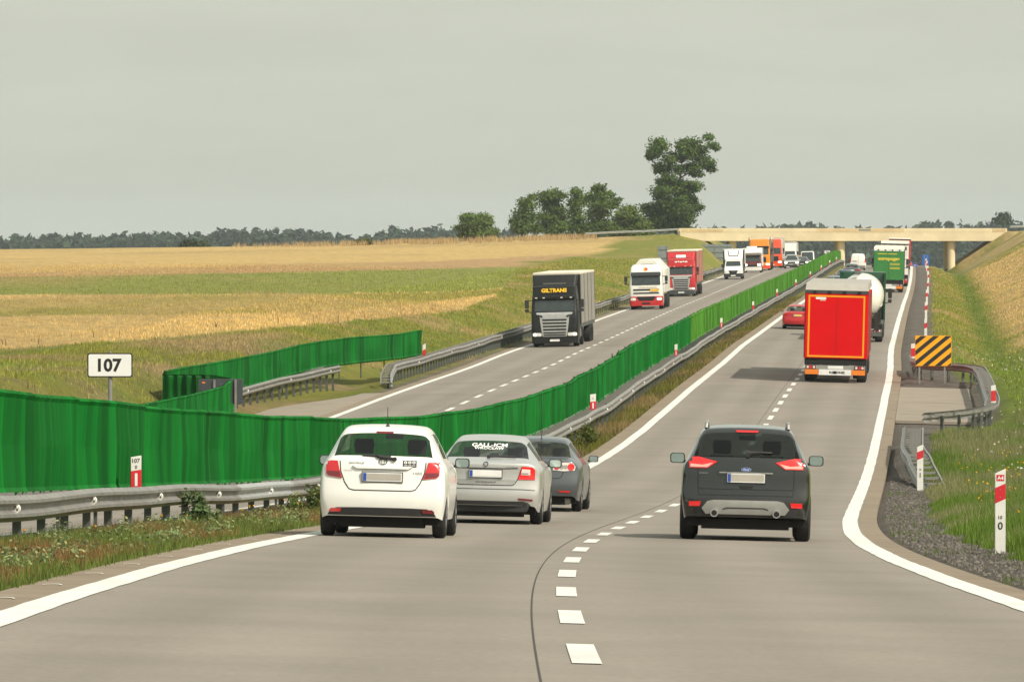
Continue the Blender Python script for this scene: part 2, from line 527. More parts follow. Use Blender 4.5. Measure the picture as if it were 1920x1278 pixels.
def vnoise(X, Z, s, seed=0):
    x = X / s + 13.7 * seed; z = Z / s + 5.1 * seed
    xi = np.floor(x); zi = np.floor(z); fx = x - xi; fz = z - zi
    fx = fx * fx * (3 - 2 * fx); fz = fz * fz * (3 - 2 * fz)
    def hsh(a, b):
        q = np.sin(a * 127.1 + b * 311.7 + seed * 17.3) * 43758.5453
        return q - np.floor(q)
    return (hsh(xi, zi) * (1 - fx) + hsh(xi + 1, zi) * fx) * (1 - fz) + (hsh(xi, zi + 1) * (1 - fx) + hsh(xi + 1, zi + 1) * fx) * fz
def fbm(X, Z, s, seed=0):
    return 0.5 * vnoise(X, Z, s, seed) + 0.3 * vnoise(X, Z, s / 2.3, seed + 1) + 0.2 * vnoise(X, Z, s / 5.1, seed + 2)

BR_Z = 800.0                     # the overbridge
BR_X0, BR_X1 = 25.2, 74.2
def gz(X, Z, fine=True):
    """ground height (arrays)"""
    X = np.asarray(X, dtype=float); Z = np.asarray(Z, dtype=float)
    X, Z = np.broadcast_arrays(X, Z)
    u = X - xc(Z); W = wl(Z); h = hc(Z)
    # right verge and cutting
    v = u - 3.75
    base = h - CS * (3.75 + 0.5) - 0.03
    dep = 0.95 * smooth_step(215, 275, Z)
    rise0 = np.interp(Z, [0, 100, 180, 240, 300, 500, 650, 760, 800, 900], [0.10, 0.12, 0.06, 0.2, 0.33, 0.42, 0.55, 0.66, 0.66, 0.3])
    verge = base - dep * smooth_step(2.4, 5.6, v) + np.clip(v - 6.0, 0, None) * rise0 + np.clip(v - 2.6, 0, 3.4) * np.interp(Z, [0, 180, 240], [0.16, 0.06, 0.0])
    # a side gully that runs up the slope
    gd = np.abs((Z - 283) - (v - 4.6) * 9.0) / 9.0
    verge = verge - 0.35 * np.exp(-(gd / 0.5) ** 2) * smooth_step(4.0, 5.2, v) * (Z > 200)
    cap = np.interp(Z, [0, 200, 400, 700, 800, 900, 1100], [3.0, 1.0, 0.5, 1.0, 1.25, -2.5, -6.5]) + CZ
    far = np.interp(Z, [800, 1100, 1600, 2200, 7000], [-2.5, -6, -9.5, -11.5, -11.5]) + CZ
    right = np.minimum(verge, cap)
    right = right + (np.minimum(far, h - 1.0) - right) * smooth_step(812, 900, Z)
    # median
    mu = np.clip((u + W - 4.25) / (W - 8.5), 0, 1)           # 0 at the left carriageway, 1 at the right one
    zl = h + dl(Z) + CS * 4.25; zr = h + CS * 4.25
    med = zl + (zr - zl) * mu - 0.05 - 0.07 * np.sin(math.pi * mu)
    # left verge and fields
    vl = -(u + W) - 3.75
    lb = h + dl(Z) - CS * 4.25 - 0.03
    nat = natural(X, Z)
    left = lb - 0.5 * smooth_step(1.6, 4.0, vl) * np.interp(Z, [0, 160, 260], [0, 0.2, 1.0])
    left = left + (nat - left) * smooth_step(3.2, np.interp(Z, [150, 300, 600], [7.0, 10.0, 11.0]), vl)
    # bridge approach banks
    zt = np.interp(X, [-20, 11, 25.2, 74.2, 140], [-0.6, 0.25, 0.95, 1.3, 1.5]) + CZ
    endd = np.where(X < 50, np.clip(X - BR_X0, 0, None), np.clip(BR_X1 - X, 0, None))
    zt = zt - endd / 1.5 - np.clip(np.abs(Z - (BR_Z + 6)) - 7.5, 0, None) / 1.7
    left = np.where((X > -20), np.maximum(left, np.where(vl > 2.0, zt, -99)), left)
    right = np.maximum(right, np.where(v > 3.0, zt, -99))
    out = np.where(v > 0.45, right, np.where(vl > 0.45, left, med))
    on_r = (u > -4.3) & (v <= 0.55); on_l = (vl <= 0.55) & (u < -W + 4.3)
    out = np.where(on_r, h - CS * u - 0.16, out)
    out = np.where(on_l, h + dl(Z) + CS * (u + W) - 0.16, out)
    bay_on = smooth_step(178, 183, Z) * (1 - smooth_step(213, 217, Z)) * smooth_step(0.4, 0.6, v) * (1 - smooth_step(3.5, 4.6, v))
    out = out + (h - CS * u - 0.14 - out) * bay_on
    bay_on = bay_on + smooth_step(164, 168, Z) * (1 - smooth_step(213, 217, Z)) * smooth_step(0.4, 0.6, vl) * (1 - smooth_step(3.6, 4.8, vl))
    out = np.where((vl > 0.4) & (bay_on > 0), out + (h + dl(Z) + CS * (u + W) - 0.14 - out) * bay_on, out)
    if fine:
        a = (1 - np.clip(bay_on, 0, 1)) * smooth_step(0.8, 3.0, np.maximum(v, vl))
        out = out + a * ((fbm(X, Z * 0.5, 3.0, 31) - 0.5) * 0.35) * np.clip(1.4 - Z / 900, 0.2, 1)
    return out
def g1(X, Z): return float(gz(np.array([X]), np.array([Z]), True)[0])

def proj(X, Z, h):
    return 960 + X / Z * F, 450 - (h - CZ) / Z * F

# crop and verge colours (albedo) over the ground
G_GOLD = np.array([0.52, 0.365, 0.145]); G_PINK = np.array([0.41, 0.265, 0.125]); G_GREEN = np.array([0.225, 0.24, 0.055])
G_OLIVE = np.array([0.27, 0.235, 0.058]); G_GRASS = np.array([0.205, 0.20, 0.036]); G_DRY = np.array([0.34, 0.24, 0.105])
G_LUSH = np.array([0.13, 0.185, 0.028]); G_GRAVEL = np.array([0.15, 0.132, 0.112]); G_SOIL = np.array([0.20, 0.145, 0.09])
def lerp(a, b, t): return a + (b - a) * t[..., None]

def ground_color(X, Z, h):
    u = X - xc(Z); W = wl(Z); v = u - 3.75; vl = -(u + W) - 3.75
    n1 = fbm(X, Z * 0.45, 7.0, 1); n2 = fbm(X, Z * 0.5, 2.2, 4); n3 = fbm(X, Z * 0.3, 22.0, 9)
    c = np.broadcast_to(G_GRASS, X.shape + (3,)).copy()
    c = lerp(c, np.broadcast_to(G_DRY, c.shape), smooth_step(0.50, 0.68, n1) * 0.75)
    c = lerp(c, np.broadcast_to(G_LUSH, c.shape), smooth_step(0.52, 0.72, n2) * 0.6)
    # cutting on the right: lush near the ditch, dry and sandy above
    rs = (v > 0.4)
    dryr = smooth_step(5.8, 8.0, v) * smooth_step(0.34, 0.52, n3 * 0.4 + n1 * 0.6) * smooth_step(240, 330, Z)
    c = np.where(rs[..., None], lerp(c, np.broadcast_to(G_DRY * 1.3, c.shape), dryr * 0.9), c)
    dt = rs * np.exp(-((v - 5.6) / 0.8) ** 2) * smooth_step(220, 280, Z) * 0.8
    c = lerp(c, np.broadcast_to(G_LUSH * 0.85, c.shape), dt)
    lush = rs * (1 - smooth_step(230, 330, Z)) * 0.8
    c = lerp(c, np.broadcast_to(G_LUSH, c.shape), lush)
    # gravel beside the concrete, with a ragged edge
    ge = 1.75 + 0.7 * (n2 - 0.5) + np.interp(Z, [0, 110, 150, 178, 185, 213, 222, 260, 400], [0.0, 0.0, -0.2, 0.4, 2.4, 2.4, 1.2, 0.5, 0.35])
    gr = (1 - smooth_step(-0.25, 0.2, v - ge)) * (v > 0)
    c = lerp(c, np.broadcast_to(G_GRAVEL, c.shape), gr)
    gl = (1 - smooth_step(0.8, 1.5, vl + 0.6 * (n2 - 0.5))) * (vl > 0) * 0.9
    c = lerp(c, np.broadcast_to(G_GRAVEL * 1.1, c.shape), gl)
    # median
    med = (u < -4.2) & (u > -W + 4.2)
    c = np.where(med[..., None], lerp(np.broadcast_to(G_GRASS * 0.9, c.shape), np.broadcast_to(G_SOIL, c.shape), smooth_step(0.45, 0.65, n2) * 0.6), c)
    # bare earth on the near bank on the left
    be = (vl > 2) * smooth_step(0.42, 0.62, n1) * (1 - smooth_step(225, 270, Z)) * 0.45
    c = lerp(c, np.broadcast_to(G_SOIL * 1.15, c.shape), be)
    # fields
    px, py = proj(X, Z, h)
    wob = (vnoise(X, Z, 6.0, 3) - 0.5) * 3.0
    b0 = np.interp(px, [-400, 0, 220, 450, 700, 860, 930, 960, 985, 1060, 1130, 1175], [672, 655, 641, 622, 598, 583, 556, 520, 492, 484, 470, 445]) + wob
    b1 = np.interp(px, [0, 500, 750, 930], [592, 588, 575, 553]) + wob
    b2 = np.interp(px, [0, 480, 850, 960], [561, 553, 549, 540])
    b3 = np.interp(px, [0, 480, 985], [520, 512, 500]) + wob * 0.3
    b4 = np.interp(px, [0, 480, 800, 1000, 1060], [513, 498, 490, 481, 477]) + wob * 0.3
    field = (vl > 5) & (py < b0) & (Z > 200) & (Z < 900) & (px < 1178)
    nf = fbm(X, Z * 0.25, 16.0, 20)
    gold = lerp(np.broadcast_to(G_GOLD, c.shape), np.broadcast_to(G_GOLD * 0.82, c.shape), smooth_step(0.35, 0.7, nf))
    pink = lerp(np.broadcast_to(G_PINK, c.shape), gold, smooth_step(0.5, 0.7, nf) * 0.5)
    green = lerp(np.broadcast_to(G_GREEN, c.shape), np.broadcast_to(G_DRY, c.shape), np.clip(smooth_step(0.5, 0.75, nf) * 0.5 + (1 - smooth_step(60, 260, px)) * 0.6 * smooth_step(545, 525, py), 0, 1))
    olive = lerp(np.broadcast_to(G_OLIVE, c.shape), gold, smooth_step(0.42, 0.72, nf) * 0.7)
    fc = gold
    fc = np.where((py < b1)[..., None], olive, fc)
    fc = np.where((py < b2)[..., None], gold, fc)
    fc = np.where((py < b2 - 7 * smooth_step(500, 0, px) - 1)[..., None], green, fc)
    fc = np.where((py < b3)[..., None], pink, fc)
    fc = np.where((py < b4)[..., None], gold, fc)
    c = np.where(field[..., None], fc, c)
    mead = (Z > 900)
    c = np.where(mead[..., None], np.array([0.10, 0.155, 0.05]), c)
    return c

# ------------------------------------------------------------------ ground sheet
us = np.concatenate([[-1500, -900, -500, -300, -220], np.arange(-180, -60, 6), np.arange(-60, -28, 2.0), np.arange(-28, -16.5, 0.6), np.arange(-16.5, -3.6, 0.3),
                     [-2, 0, 2], np.arange(3.6, 16, 0.3), np.arange(16, 30, 1.0), np.arange(30, 80, 6), [110, 160, 260, 500, 900, 1500]])
zs = np.concatenate([np.arange(-60, 30, 6), np.arange(30, 160, 1.0), np.arange(160, 330, 1.5), np.arange(330, 480, 3), np.arange(480, 700, 5), np.arange(700, 900, 3.0), np.arange(900, 1400, 25), np.arange(1400, 4700, 150)])
UU, ZZ = np.meshgrid(us, zs)
XX = xc(ZZ) + UU
HH = np.empty_like(XX)
for i in range(0, len(zs), 40):
    HH[i:i + 40] = gz(XX[i:i + 40], ZZ[i:i + 40])
CC = ground_color(XX, np.maximum(ZZ, 1.0), HH)
nu, nzz = len(us), len(zs)
ii = (np.arange(nzz - 1)[:, None] * nu + np.arange(nu - 1)[None]).ravel()
faces = np.stack([ii, ii + 1, ii + nu + 1, ii + nu], 1)

def ground_material():
    m = pm('ground', (0.2, 0.2, 0.05), 0.9, var=0.16, scale=1.6, attr='Col', spec=0.15)
    t = m.node_tree; b = t.nodes['Principled BSDF']
    tc = t.nodes.new('ShaderNodeTexCoord')
    mp = t.nodes.new('ShaderNodeMapping'); mp.inputs['Scale'].default_value = (1.0, 0.35, 1.0)
    t.links.new(tc.outputs['Object'], mp.inputs[0])
    n1 = t.nodes.new('ShaderNodeTexNoise'); n1.inputs['Scale'].default_value = 0.9; n1.inputs['Detail'].default_value = 10; n1.inputs['Roughness'].default_value = 0.75
    t.links.new(mp.outputs[0], n1.inputs['Vector'])
    mr = t.nodes.new('ShaderNodeMapRange'); mr.inputs[1].default_value = 0.3; mr.inputs[2].default_value = 0.7; mr.inputs[3].default_value = 0.74; mr.inputs[4].default_value = 1.24
    t.links.new(n1.outputs[0], mr.inputs[0])
    src = b.inputs['Base Color'].links[0].from_socket
    mu = t.nodes.new('ShaderNodeMixRGB'); mu.blend_type = 'MULTIPLY'; mu.inputs[0].default_value = 1
    t.links.new(src, mu.inputs[1]); t.links.new(mr.outputs[0], mu.inputs[2])
    t.links.new(mu.outputs[0], b.inputs['Base Color'])
    n2 = t.nodes.new('ShaderNodeTexNoise'); n2.inputs['Scale'].default_value = 5.0; n2.inputs['Detail'].default_value = 8; n2.inputs['Roughness'].default_value = 0.8
    t.links.new(mp.outputs[0], n2.inputs['Vector'])
    bp = t.nodes.new('ShaderNodeBump'); bp.inputs['Strength'].default_value = 0.9; bp.inputs['Distance'].default_value = 0.25
    t.links.new(n2.outputs[0], bp.inputs['Height']); t.links.new(bp.outputs[0], b.inputs['Normal'])
    return m
ground_material()
gme = np_mesh('ground', np.stack([XX, ZZ, HH], -1).reshape(-1, 3), faces, 'ground', CC.reshape(-1, 3), True)
ground = tag(link('ground', gme), 'grassy verges, cutting and ripe grain fields around the motorway', None, None, 'structure')

# ------------------------------------------------------------------ carriageways
def concrete_material(name, col, lanes):
    m = pm(name, col, 0.85, var=0.05, scale=0.5, bump=0.12, bscale=25, spec=0.25)
    t = m.node_tree; b = t.nodes['Principled BSDF']
    at = t.nodes.new('ShaderNodeAttribute'); at.attribute_name = 'uvw'
    sp = t.nodes.new('ShaderNodeSeparateXYZ'); t.links.new(at.outputs['Vector'], sp.inputs[0])
    src = b.inputs['Base Color'].links[0].from_socket
    # tyre tracks polish and darken the lanes: four bands across
    acc = None
    for c0 in lanes:
        s1 = t.nodes.new('ShaderNodeMath'); s1.operation = 'SUBTRACT'; s1.inputs[1].default_value = c0; t.links.new(sp.outputs[0], s1.inputs[0])
        s2 = t.nodes.new('ShaderNodeMath'); s2.operation = 'ABSOLUTE'; t.links.new(s1.outputs[0], s2.inputs[0])
        s3 = t.nodes.new('ShaderNodeMapRange'); s3.inputs[1].default_value = 0.15; s3.inputs[2].default_value = 0.75; s3.inputs[3].default_value = 1; s3.inputs[4].default_value = 0
        s3.interpolation_type = 'SMOOTHSTEP'
        t.links.new(s2.outputs[0], s3.inputs[0])
        if acc is None: acc = s3.outputs[0]
        else:
            ad = t.nodes.new('ShaderNodeMath'); ad.operation = 'MAXIMUM'; t.links.new(acc, ad.inputs[0]); t.links.new(s3.outputs[0], ad.inputs[1]); acc = ad.outputs[0]
    st = t.nodes.new('ShaderNodeTexNoise'); st.inputs['Scale'].default_value = 1.0; st.inputs['Detail'].default_value = 6
    mp = t.nodes.new('ShaderNodeMapping'); mp.inputs['Scale'].default_value = (1.2, 0.04, 1)
    t.links.new(at.outputs['Vector'], mp.inputs[0]); t.links.new(mp.outputs[0], st.inputs['Vector'])
    sm = t.nodes.new('ShaderNodeMath'); sm.operation = 'MULTIPLY'; t.links.new(acc, sm.inputs[0]); t.links.new(st.outputs[0], sm.inputs[1])
    mx = t.nodes.new('ShaderNodeMixRGB'); mx.blend_type = 'MULTIPLY'; mx.inputs[2].default_value = (0.80, 0.79, 0.78, 1)
    t.links.new(sm.outputs[0], mx.inputs[0]); t.links.new(src, mx.inputs[1])
    big = t.nodes.new('ShaderNodeTexNoise'); big.inputs['Scale'].default_value = 0.22; big.inputs['Detail'].default_value = 9; big.inputs['Roughness'].default_value = 0.72
    t.links.new(at.outputs['Vector'], big.inputs['Vector'])
    br_ = t.nodes.new('ShaderNodeMapRange'); br_.inputs[1].default_value = 0.3; br_.inputs[2].default_value = 0.7; br_.inputs[3].default_value = 0.90; br_.inputs[4].default_value = 1.08
    t.links.new(big.outputs[0], br_.inputs[0])
    mb_ = t.nodes.new('ShaderNodeMixRGB'); mb_.blend_type = 'MULTIPLY'; mb_.inputs[0].default_value = 1
    t.links.new(mx.outputs[0], mb_.inputs[1]); t.links.new(br_.outputs[0], mb_.inputs[2])
    gr_ = t.nodes.new('ShaderNodeTexNoise'); gr_.inputs['Scale'].default_value = 14; gr_.inputs['Detail'].default_value = 4
    t.links.new(at.outputs['Vector'], gr_.inputs['Vector'])
    g2_ = t.nodes.new('ShaderNodeMapRange'); g2_.inputs[1].default_value = 0.35; g2_.inputs[2].default_value = 0.65; g2_.inputs[3].default_value = 0.93; g2_.inputs[4].default_value = 1.06
    t.links.new(gr_.outputs[0], g2_.inputs[0])
    mx = t.nodes.new('ShaderNodeMixRGB'); mx.blend_type = 'MULTIPLY'; mx.inputs[0].default_value = 1
    t.links.new(mb_.outputs[0], mx.inputs[1]); t.links.new(g2_.outputs[0], mx.inputs[2])
    # slab to slab differences of tone along the road
    fl = t.nodes.new('ShaderNodeMath'); fl.operation = 'DIVIDE'; fl.inputs[1].default_value = 5.0; t.links.new(sp.outputs[1], fl.inputs[0])
    f2 = t.nodes.new('ShaderNodeMath'); f2.operation = 'FLOOR'; t.links.new(fl.outputs[0], f2.inputs[0])
    wn = t.nodes.new('ShaderNodeTexWhiteNoise'); wn.noise_dimensions = '1D'; t.links.new(f2.outputs[0], wn.inputs['W'])
    wr = t.nodes.new('ShaderNodeMapRange'); wr.inputs[3].default_value = 0.965; wr.inputs[4].default_value = 1.03; t.links.new(wn.outputs[0], wr.inputs[0])
    m2 = t.nodes.new('ShaderNodeMixRGB'); m2.blend_type = 'MULTIPLY'; m2.inputs[0].default_value = 1
    t.links.new(mx.outputs[0], m2.inputs[1]); t.links.new(wr.outputs[0], m2.inputs[2])
    t.links.new(m2.outputs[0], b.inputs['Base Color'])
    return m
concrete_material('concrete', (0.245, 0.217, 0.184), (-2.75, -1.0, 1.0, 2.75))
concrete_material('concrete_edge', (0.25, 0.205, 0.155), ())  if False else pm('concrete_edge', (0.235, 0.19, 0.14), 0.9, var=0.14, scale=1.2, bump=0.2, bscale=20, spec=0.2)
pm('concrete_bay', (0.275, 0.235, 0.19), 0.9, var=0.08, scale=0.6, bump=0.15, bscale=20, spec=0.2, dirt=0.08)
pm('joint_dark', (0.05, 0.044, 0.038), 0.9)

def zsteps(z0, z1):
    out = [z0]; z = z0
    while z < z1:
        z += max(1.0, z * 0.012); out.append(min(z, z1))
    return out

def strip(name, mat, z0, z1, u0, u1, dz, left=False, parent=None, cols=2, thick=0.0, kind=None):
    """a ribbon of road between two offsets; u may be callables of Z"""
    V = []; Fc = []; uv = []
    zz = zsteps(z0, z1)
    fu0 = u0 if callable(u0) else (lambda Z: u0); fu1 = u1 if callable(u1) else (lambda Z: u1)
    for Z in zz:
        a, b = fu0(Z), fu1(Z)
        for j in range(cols):
            uu = a + (b - a) * j / (cols - 1)
            ux = uu - (float(wl(Z)) if left else 0)
            p = rp(Z, ux, dz); V.append(p); uv.append((uu, Z, 0))
    n = len(zz)
    for i in range(n - 1):
        for j in range(cols - 1):
            k = i * cols + j
            Fc.append((k, k + 1, k + cols + 1, k + cols))
    if thick:
        base = len(V)
        ring = list(range(0, n * cols, cols)) + [i * cols + cols - 1 for i in range(n - 1, -1, -1)]
        for i in ring:
            V.append(V[i] - Vector((0, 0, thick))); uv.append(uv[i])
        for q in range(len(ring)):
            a, b = ring[q], ring[(q + 1) % len(ring)]
            Fc.append((b, a, base + q, base + (q + 1) % len(ring)))
    me = bpy.data.meshes.new(name); me.from_pydata([tuple(v) for v in V], [], Fc)
    me.materials.append(MATS[mat])
    at = me.attributes.new('uvw', 'FLOAT_VECTOR', 'POINT'); at.data.foreach_set('vector', np.array(uv, dtype=np.float32).ravel())
    o = link(name, me, parent)
    if kind: o['kind'] = kind
    return o

EDGE = 3.75
def edge_wob(s):
    return lambda Z: s + 0.006 * math.sin(Z * 2.6) + 0.006 * math.sin(Z * 5.7 + s)
carriage_r = strip('carriageway', 'concrete', -50, 2400, -EDGE - 0.17, EDGE + 0.17, 0.0, cols=7, thick=0.12, kind='structure')
carriage_r['label'] = 'pale concrete carriageway carrying the traffic that drives away'
carriage_l = strip('carriageway', 'concrete', -50, 2400, -EDGE - 0.17, EDGE + 0.17, 0.0, left=True, cols=7, thick=0.12, kind='structure')
carriage_l['label'] = 'pale concrete carriageway carrying the oncoming traffic'
for left, car_, in ((False, carriage_r), (True, carriage_l)):
    strip('edge_strip', 'concrete_edge', -50, 1500, -EDGE - 0.62, -EDGE - 0.172, -0.004, left, car_, 2, 0.10)
    strip('edge_strip', 'concrete_edge', -50, 1500, EDGE + 0.172, EDGE + 0.50, -0.004, left, car_, 2, 0.10)
    strip('edge_line', 'marking', -50, 1500, edge_wob(-EDGE - 0.14), edge_wob(-EDGE + 0.14), 0.006, left, car_, 2)
    strip('edge_line', 'marking', -50, 1500, edge_wob(EDGE - 0.14), edge_wob(EDGE + 0.14), 0.006, left, car_, 2)
    strip('lane_joint', 'joint_dark', -50, 700, lambda Z: -0.285, lambda Z: -0.285 + 0.010 + 0.00004 * Z, 0.004, left, car_, 2)
# broken lane lines: every dash is a piece of its own
dz_list = [18.0, 24.6] + [p[0] for p in LANE[:13]] + [118.2, 124.6, 131, 137.5, 143.9, 150.3, 156.8, 163.3, 169.8] + [p[0] for p in LANE[13:]]
z_ = dz_list[-1] + 6.1
while z_ < 690:
    dz_list.append(z_); z_ += 6.1
for Z in dz_list:
    strip('dash', 'marking', Z - 1.45, Z + 1.45, -0.085, 0.085, 0.006, False, carriage_r, 2)
z_ = 120.0
while z_ < 690:
    strip('dash', 'marking', z_ - 1.5, z_ + 1.5, -0.09, 0.09, 0.006, True, carriage_l, 2); z_ += 6.15
# cross joints of the slabs on the near carriageway (only the ones that show)
for Z in np.arange(52, 150, 24.0):
    strip('cross_joint', 'joint_dark', Z, Z + 0.012, -EDGE, EDGE, 0.003, False, carriage_r, 7)
# small pale arcs left on the edge strip by old studs
for k in range(9):
    Z = 38.9 + k * 3.9
    m = MB(); pts = []
    for i in range(7):
        a = R(20 + 140 * i / 6)
        pts.append((math.cos(a) * 0.075, math.sin(a) * 0.38))
    V = []
    for (x, y) in pts:
        V += [tuple(rp(Z + y, -EDGE - 0.4 + x, 0.003)), tuple(rp(Z + y * 1.22, -EDGE - 0.4 + x * 1.18, 0.003))]
    m.add(V, [(2 * i, 2 * i + 1, 2 * i + 3, 2 * i + 2) for i in range(6)])
    m.build('stud_scar', 'marking', carriage_r)
# breakdown bays
bay_r = strip('breakdown_bay', 'concrete_bay', 183, 213, EDGE + 0.51, lambda Z: EDGE + 3.25, -0.012, False, None, 3, 0.10, 'structure')
bay_r['label'] = 'short concrete breakdown bay inside the guardrail loop'
bay_l = strip('breakdown_bay', 'concrete_bay', 168, 213, lambda Z: -EDGE - 3.4 + 1.9 * float(smooth_step(198, 212, Z)), -EDGE - 0.63, -0.012, True, None, 3, 0.10, 'structure')
bay_l['label'] = 'concrete breakdown bay beside the oncoming carriageway'
strip('bay_joint', 'joint_dark', 198, 198.06, EDGE + 0.65, EDGE + 3.2, -0.008, False, bay_r, 3)
strip('bay_joint', 'joint_dark', 188, 188.06, EDGE + 0.65, EDGE + 3.2, -0.008, False, bay_r, 3)

# ------------------------------------------------------------------ guardrails
PROF = [(-0.155, 0.0), (-0.135, 0.012), (-0.10, 0.075), (-0.06, 0.075), (-0.025, 0.012), (0.025, 0.012), (0.06, 0.075), (0.10, 0.075), (0.135, 0.012), (0.155, 0.0)]

class Path:
    def __init__(s, pts):
        s.p = [Vector(p) for p in pts]
        s.d = [0.0]
        for a, b in zip(s.p[:-1], s.p[1:]): s.d.append(s.d[-1] + (b - a).length)
        s.L = s.d[-1]
    def at(s, t):
        t = min(max(t, 0), s.L)
        i = 0
        while i < len(s.d) - 2 and s.d[i + 1] < t: i += 1
        k = (t - s.d[i]) / max(1e-6, s.d[i + 1] - s.d[i])
        return s.p[i].lerp(s.p[i + 1], k)
    def frame(s, t):
        p = s.at(t); q = s.at(min(t + 0.3, s.L)); q0 = s.at(max(t - 0.3, 0))
        d = q - q0; d.z = 0; d.normalize()
        return p, d, Vector((d.y, -d.x, 0))      # point, along, right-hand normal

def beam_mesh(path, t0, t1, side, top, lat=0.0, name='beam', mat='steel', wave=0.0):
    n = max(2, int((t1 - t0) / 1.0) + 1)
    rings = []
    for i in range(n):
        t = t0 + (t1 - t0) * i / (n - 1)
        p, d, r = path.frame(t)
        w = wave * math.sin(t * 0.55) * 0.5 + wave * math.sin(t * 0.21 + 1)
        dz = top(t) if callable(top) else top
        rings.append([p + r * side * (lat + y) + Vector((0, 0, dz - 0.155 + z + w)) for z, y in PROF]
                     + [p + r * side * (lat + y - 0.012) + Vector((0, 0, dz - 0.155 + z + w)) for z, y in reversed(PROF)])
    m = MB(); m.loft(rings, True, True)
    return m.mesh(name, mat, 40)

POST_ME = MB().box(-0.05, 0.05, -0.03, 0.03, -0.5, 0.70).mesh('post', 'steel_dark')
BAR_ME = MB().box(-0.5, 0.5, -0.035, 0.035, -0.03, 0.03).mesh('cross_bar', 'steel')
REFL_ME = None
def refl_mesh():
    m = MB(); m.cyl((0, 0, 0), (0, -0.03, 0), 0.065, 0.055, 14); m.cyl((0, -0.03, 0), (0, -0.036, 0), 0.04, 0.03, 12, mi=1)
    return m.mesh('reflector', ['post_white', 'chrome'], 40)
REFL_ME = refl_mesh()

def barrier(name, label, path, side, top=0.75, sec=4.0, post=2.0, bar=1.0, depth=0.45, t_near=200.0, refl=8.0, mat='steel', both=False, group=None, wave=0.02, newsec=()):
    """double guardrail: front beam, cross bars, rear strap, posts; pieces beyond t_near are joined"""
    root = thing(name, label, 'guardrail', Matrix.Translation(path.at(0)), group)
    inv = Matrix.Translation(-path.at(0))
    def put(o):
        o.parent = root; o.matrix_parent_inverse = inv; return o
    t = 0.0; k = 0
    far_top = top if callable(top) else (lambda t: top)
    while t < min(path.L, t_near) - 0.5:
        e = min(t + sec, path.L)
        mm = 'steel_new' if k in newsec else mat
        put(link('beam', beam_mesh(path, t, e, side, top, 0.0, 'beam', mm, wave)))
        if both: put(link('rear_beam', beam_mesh(path, t, e, -side, top, depth, 'rear_beam', mat, wave)))
        t = e; k += 1
    if path.L > t + 1:
        o = put(link('far_beam', beam_mesh(path, t, path.L, side, top, 0.0, 'far_beam', mat, wave)))
        if both: put(link('far_rear_beam', beam_mesh(path, t, path.L, -side, top, depth, 'far_rear_beam', mat, wave)))
    fb = MB()
    t = 0.4
    while bar and t < path.L - 0.2:
        p, d, r = path.frame(t)
        w = wave * math.sin(t * 0.55) * 0.5 + wave * math.sin(t * 0.21 + 1)
        c = p - r * side * (depth / 2) + Vector((0, 0, far_top(t) - 0.06 + w))
        M = Matrix((r * depth, d, Vector((0, 0, 1)))).transposed().to_4x4(); M.translation = c
        if t < t_near:
            o = link('cross_bar', BAR_ME); o.matrix_world = M; put(o)
        else:
            fb.box(-0.5, 0.5, -0.04, 0.04, -0.03, 0.03, M=M)
        t += bar if t < t_near else bar * 1.6
    t = 0.9
    while t < path.L:
        p, d, r = path.frame(t)
        M = Matrix((r, d, Vector((0, 0, 1)))).transposed().to_4x4(); M.translation = p - r * side * 0.10
        hgt = far_top(t)
        if t < t_near:
            o = link('post', POST_ME); o.matrix_world = M @ Matrix.Diagonal((1, 1, hgt / 0.75, 1)); put(o)
        else:
            fb.box(-0.05, 0.05, -0.03, 0.03, -0.4, hgt - 0.05, M=M)
        t += post if t < t_near else post * 2
    if fb.v:
        o = put(fb.build('far_posts_and_bars', 'steel_dark')); o['kind'] = 'stuff'
    if not both and depth > 0.2:
        # rear strap that ties the cross bars together
        m = MB(); pts = []
        n = max(2, int(path.L / 2))
        for i in range(n + 1):
            t = path.L * i / n
            p, d, r = path.frame(t); pts.append(p - r * side * depth + Vector((0, 0, far_top(t) - 0.05)))
        m.loft([[q + Vector((0, 0, a)) + Vector((b, 0, 0)) for a, b in ((-.04, -.02), (-.04, .02), (.04, .02), (.04, -.02))] for q in pts])
        put(m.build('rear_strap', mat))
    t = 3.0
    while refl and t < min(path.L, t_near):
        p, d, r = path.frame(t)
        if t > 0.5:
            o = link('reflector', REFL_ME)
            o.matrix_world = Matrix.Translation(p + r * side * 0.03 + d * (-0.02) + Vector((0, 0, far_top(t) - 0.155 + wave * math.sin(t * 0.55) * 0.5 + wave * math.sin(t * 0.21 + 1))))
            put(o)
        t += refl
    return root

def off_m(Z): return float(np.interp(Z, [0, 60, 100, 140, 175, 240, 900], [2.95, 2.85, 2.55, 2.0, 1.5, 1.5, 1.5]))
def mpath(off, z0, z1, step=2.0):
    pts = []
    Z = z0
    while Z <= z1:
        u = -EDGE - off(Z)
        X = float(xc(Z)) + u
        pts.append((X, Z, g1(X, Z) if Z < 170 else float(hc(Z)) - 0.02)); Z += step
    return Path(pts)
med_path = mpath(off_m, 44, 720)
barrier('median_guardrail', 'long weathered steel guardrail running under the green median screen', med_path, 1, 0.74, 4.0, 2.3, 1.0, 0.46, 190, 7.6, newsec=(11, 12))
med_left = mpath(lambda Z: off_m(Z) + 0.95, 44, 720)
def gl_path():
    pts = []
    Z = 128.0
    while Z <= 700:
        u = -float(wl(Z)) + EDGE + 1.0
        X = float(xc(Z)) + u
        pts.append((X, Z, g1(X, Z) if Z < 170 else float(hc(Z)) + float(dl(Z)) - 0.02)); Z += 4
    return Path(pts)
barrier('median_guardrail', 'steel guardrail on the oncoming side of the green median screen', gl_path(), -1, 0.70, 8.0, 4.0, 0, 0.1, 120, 0)

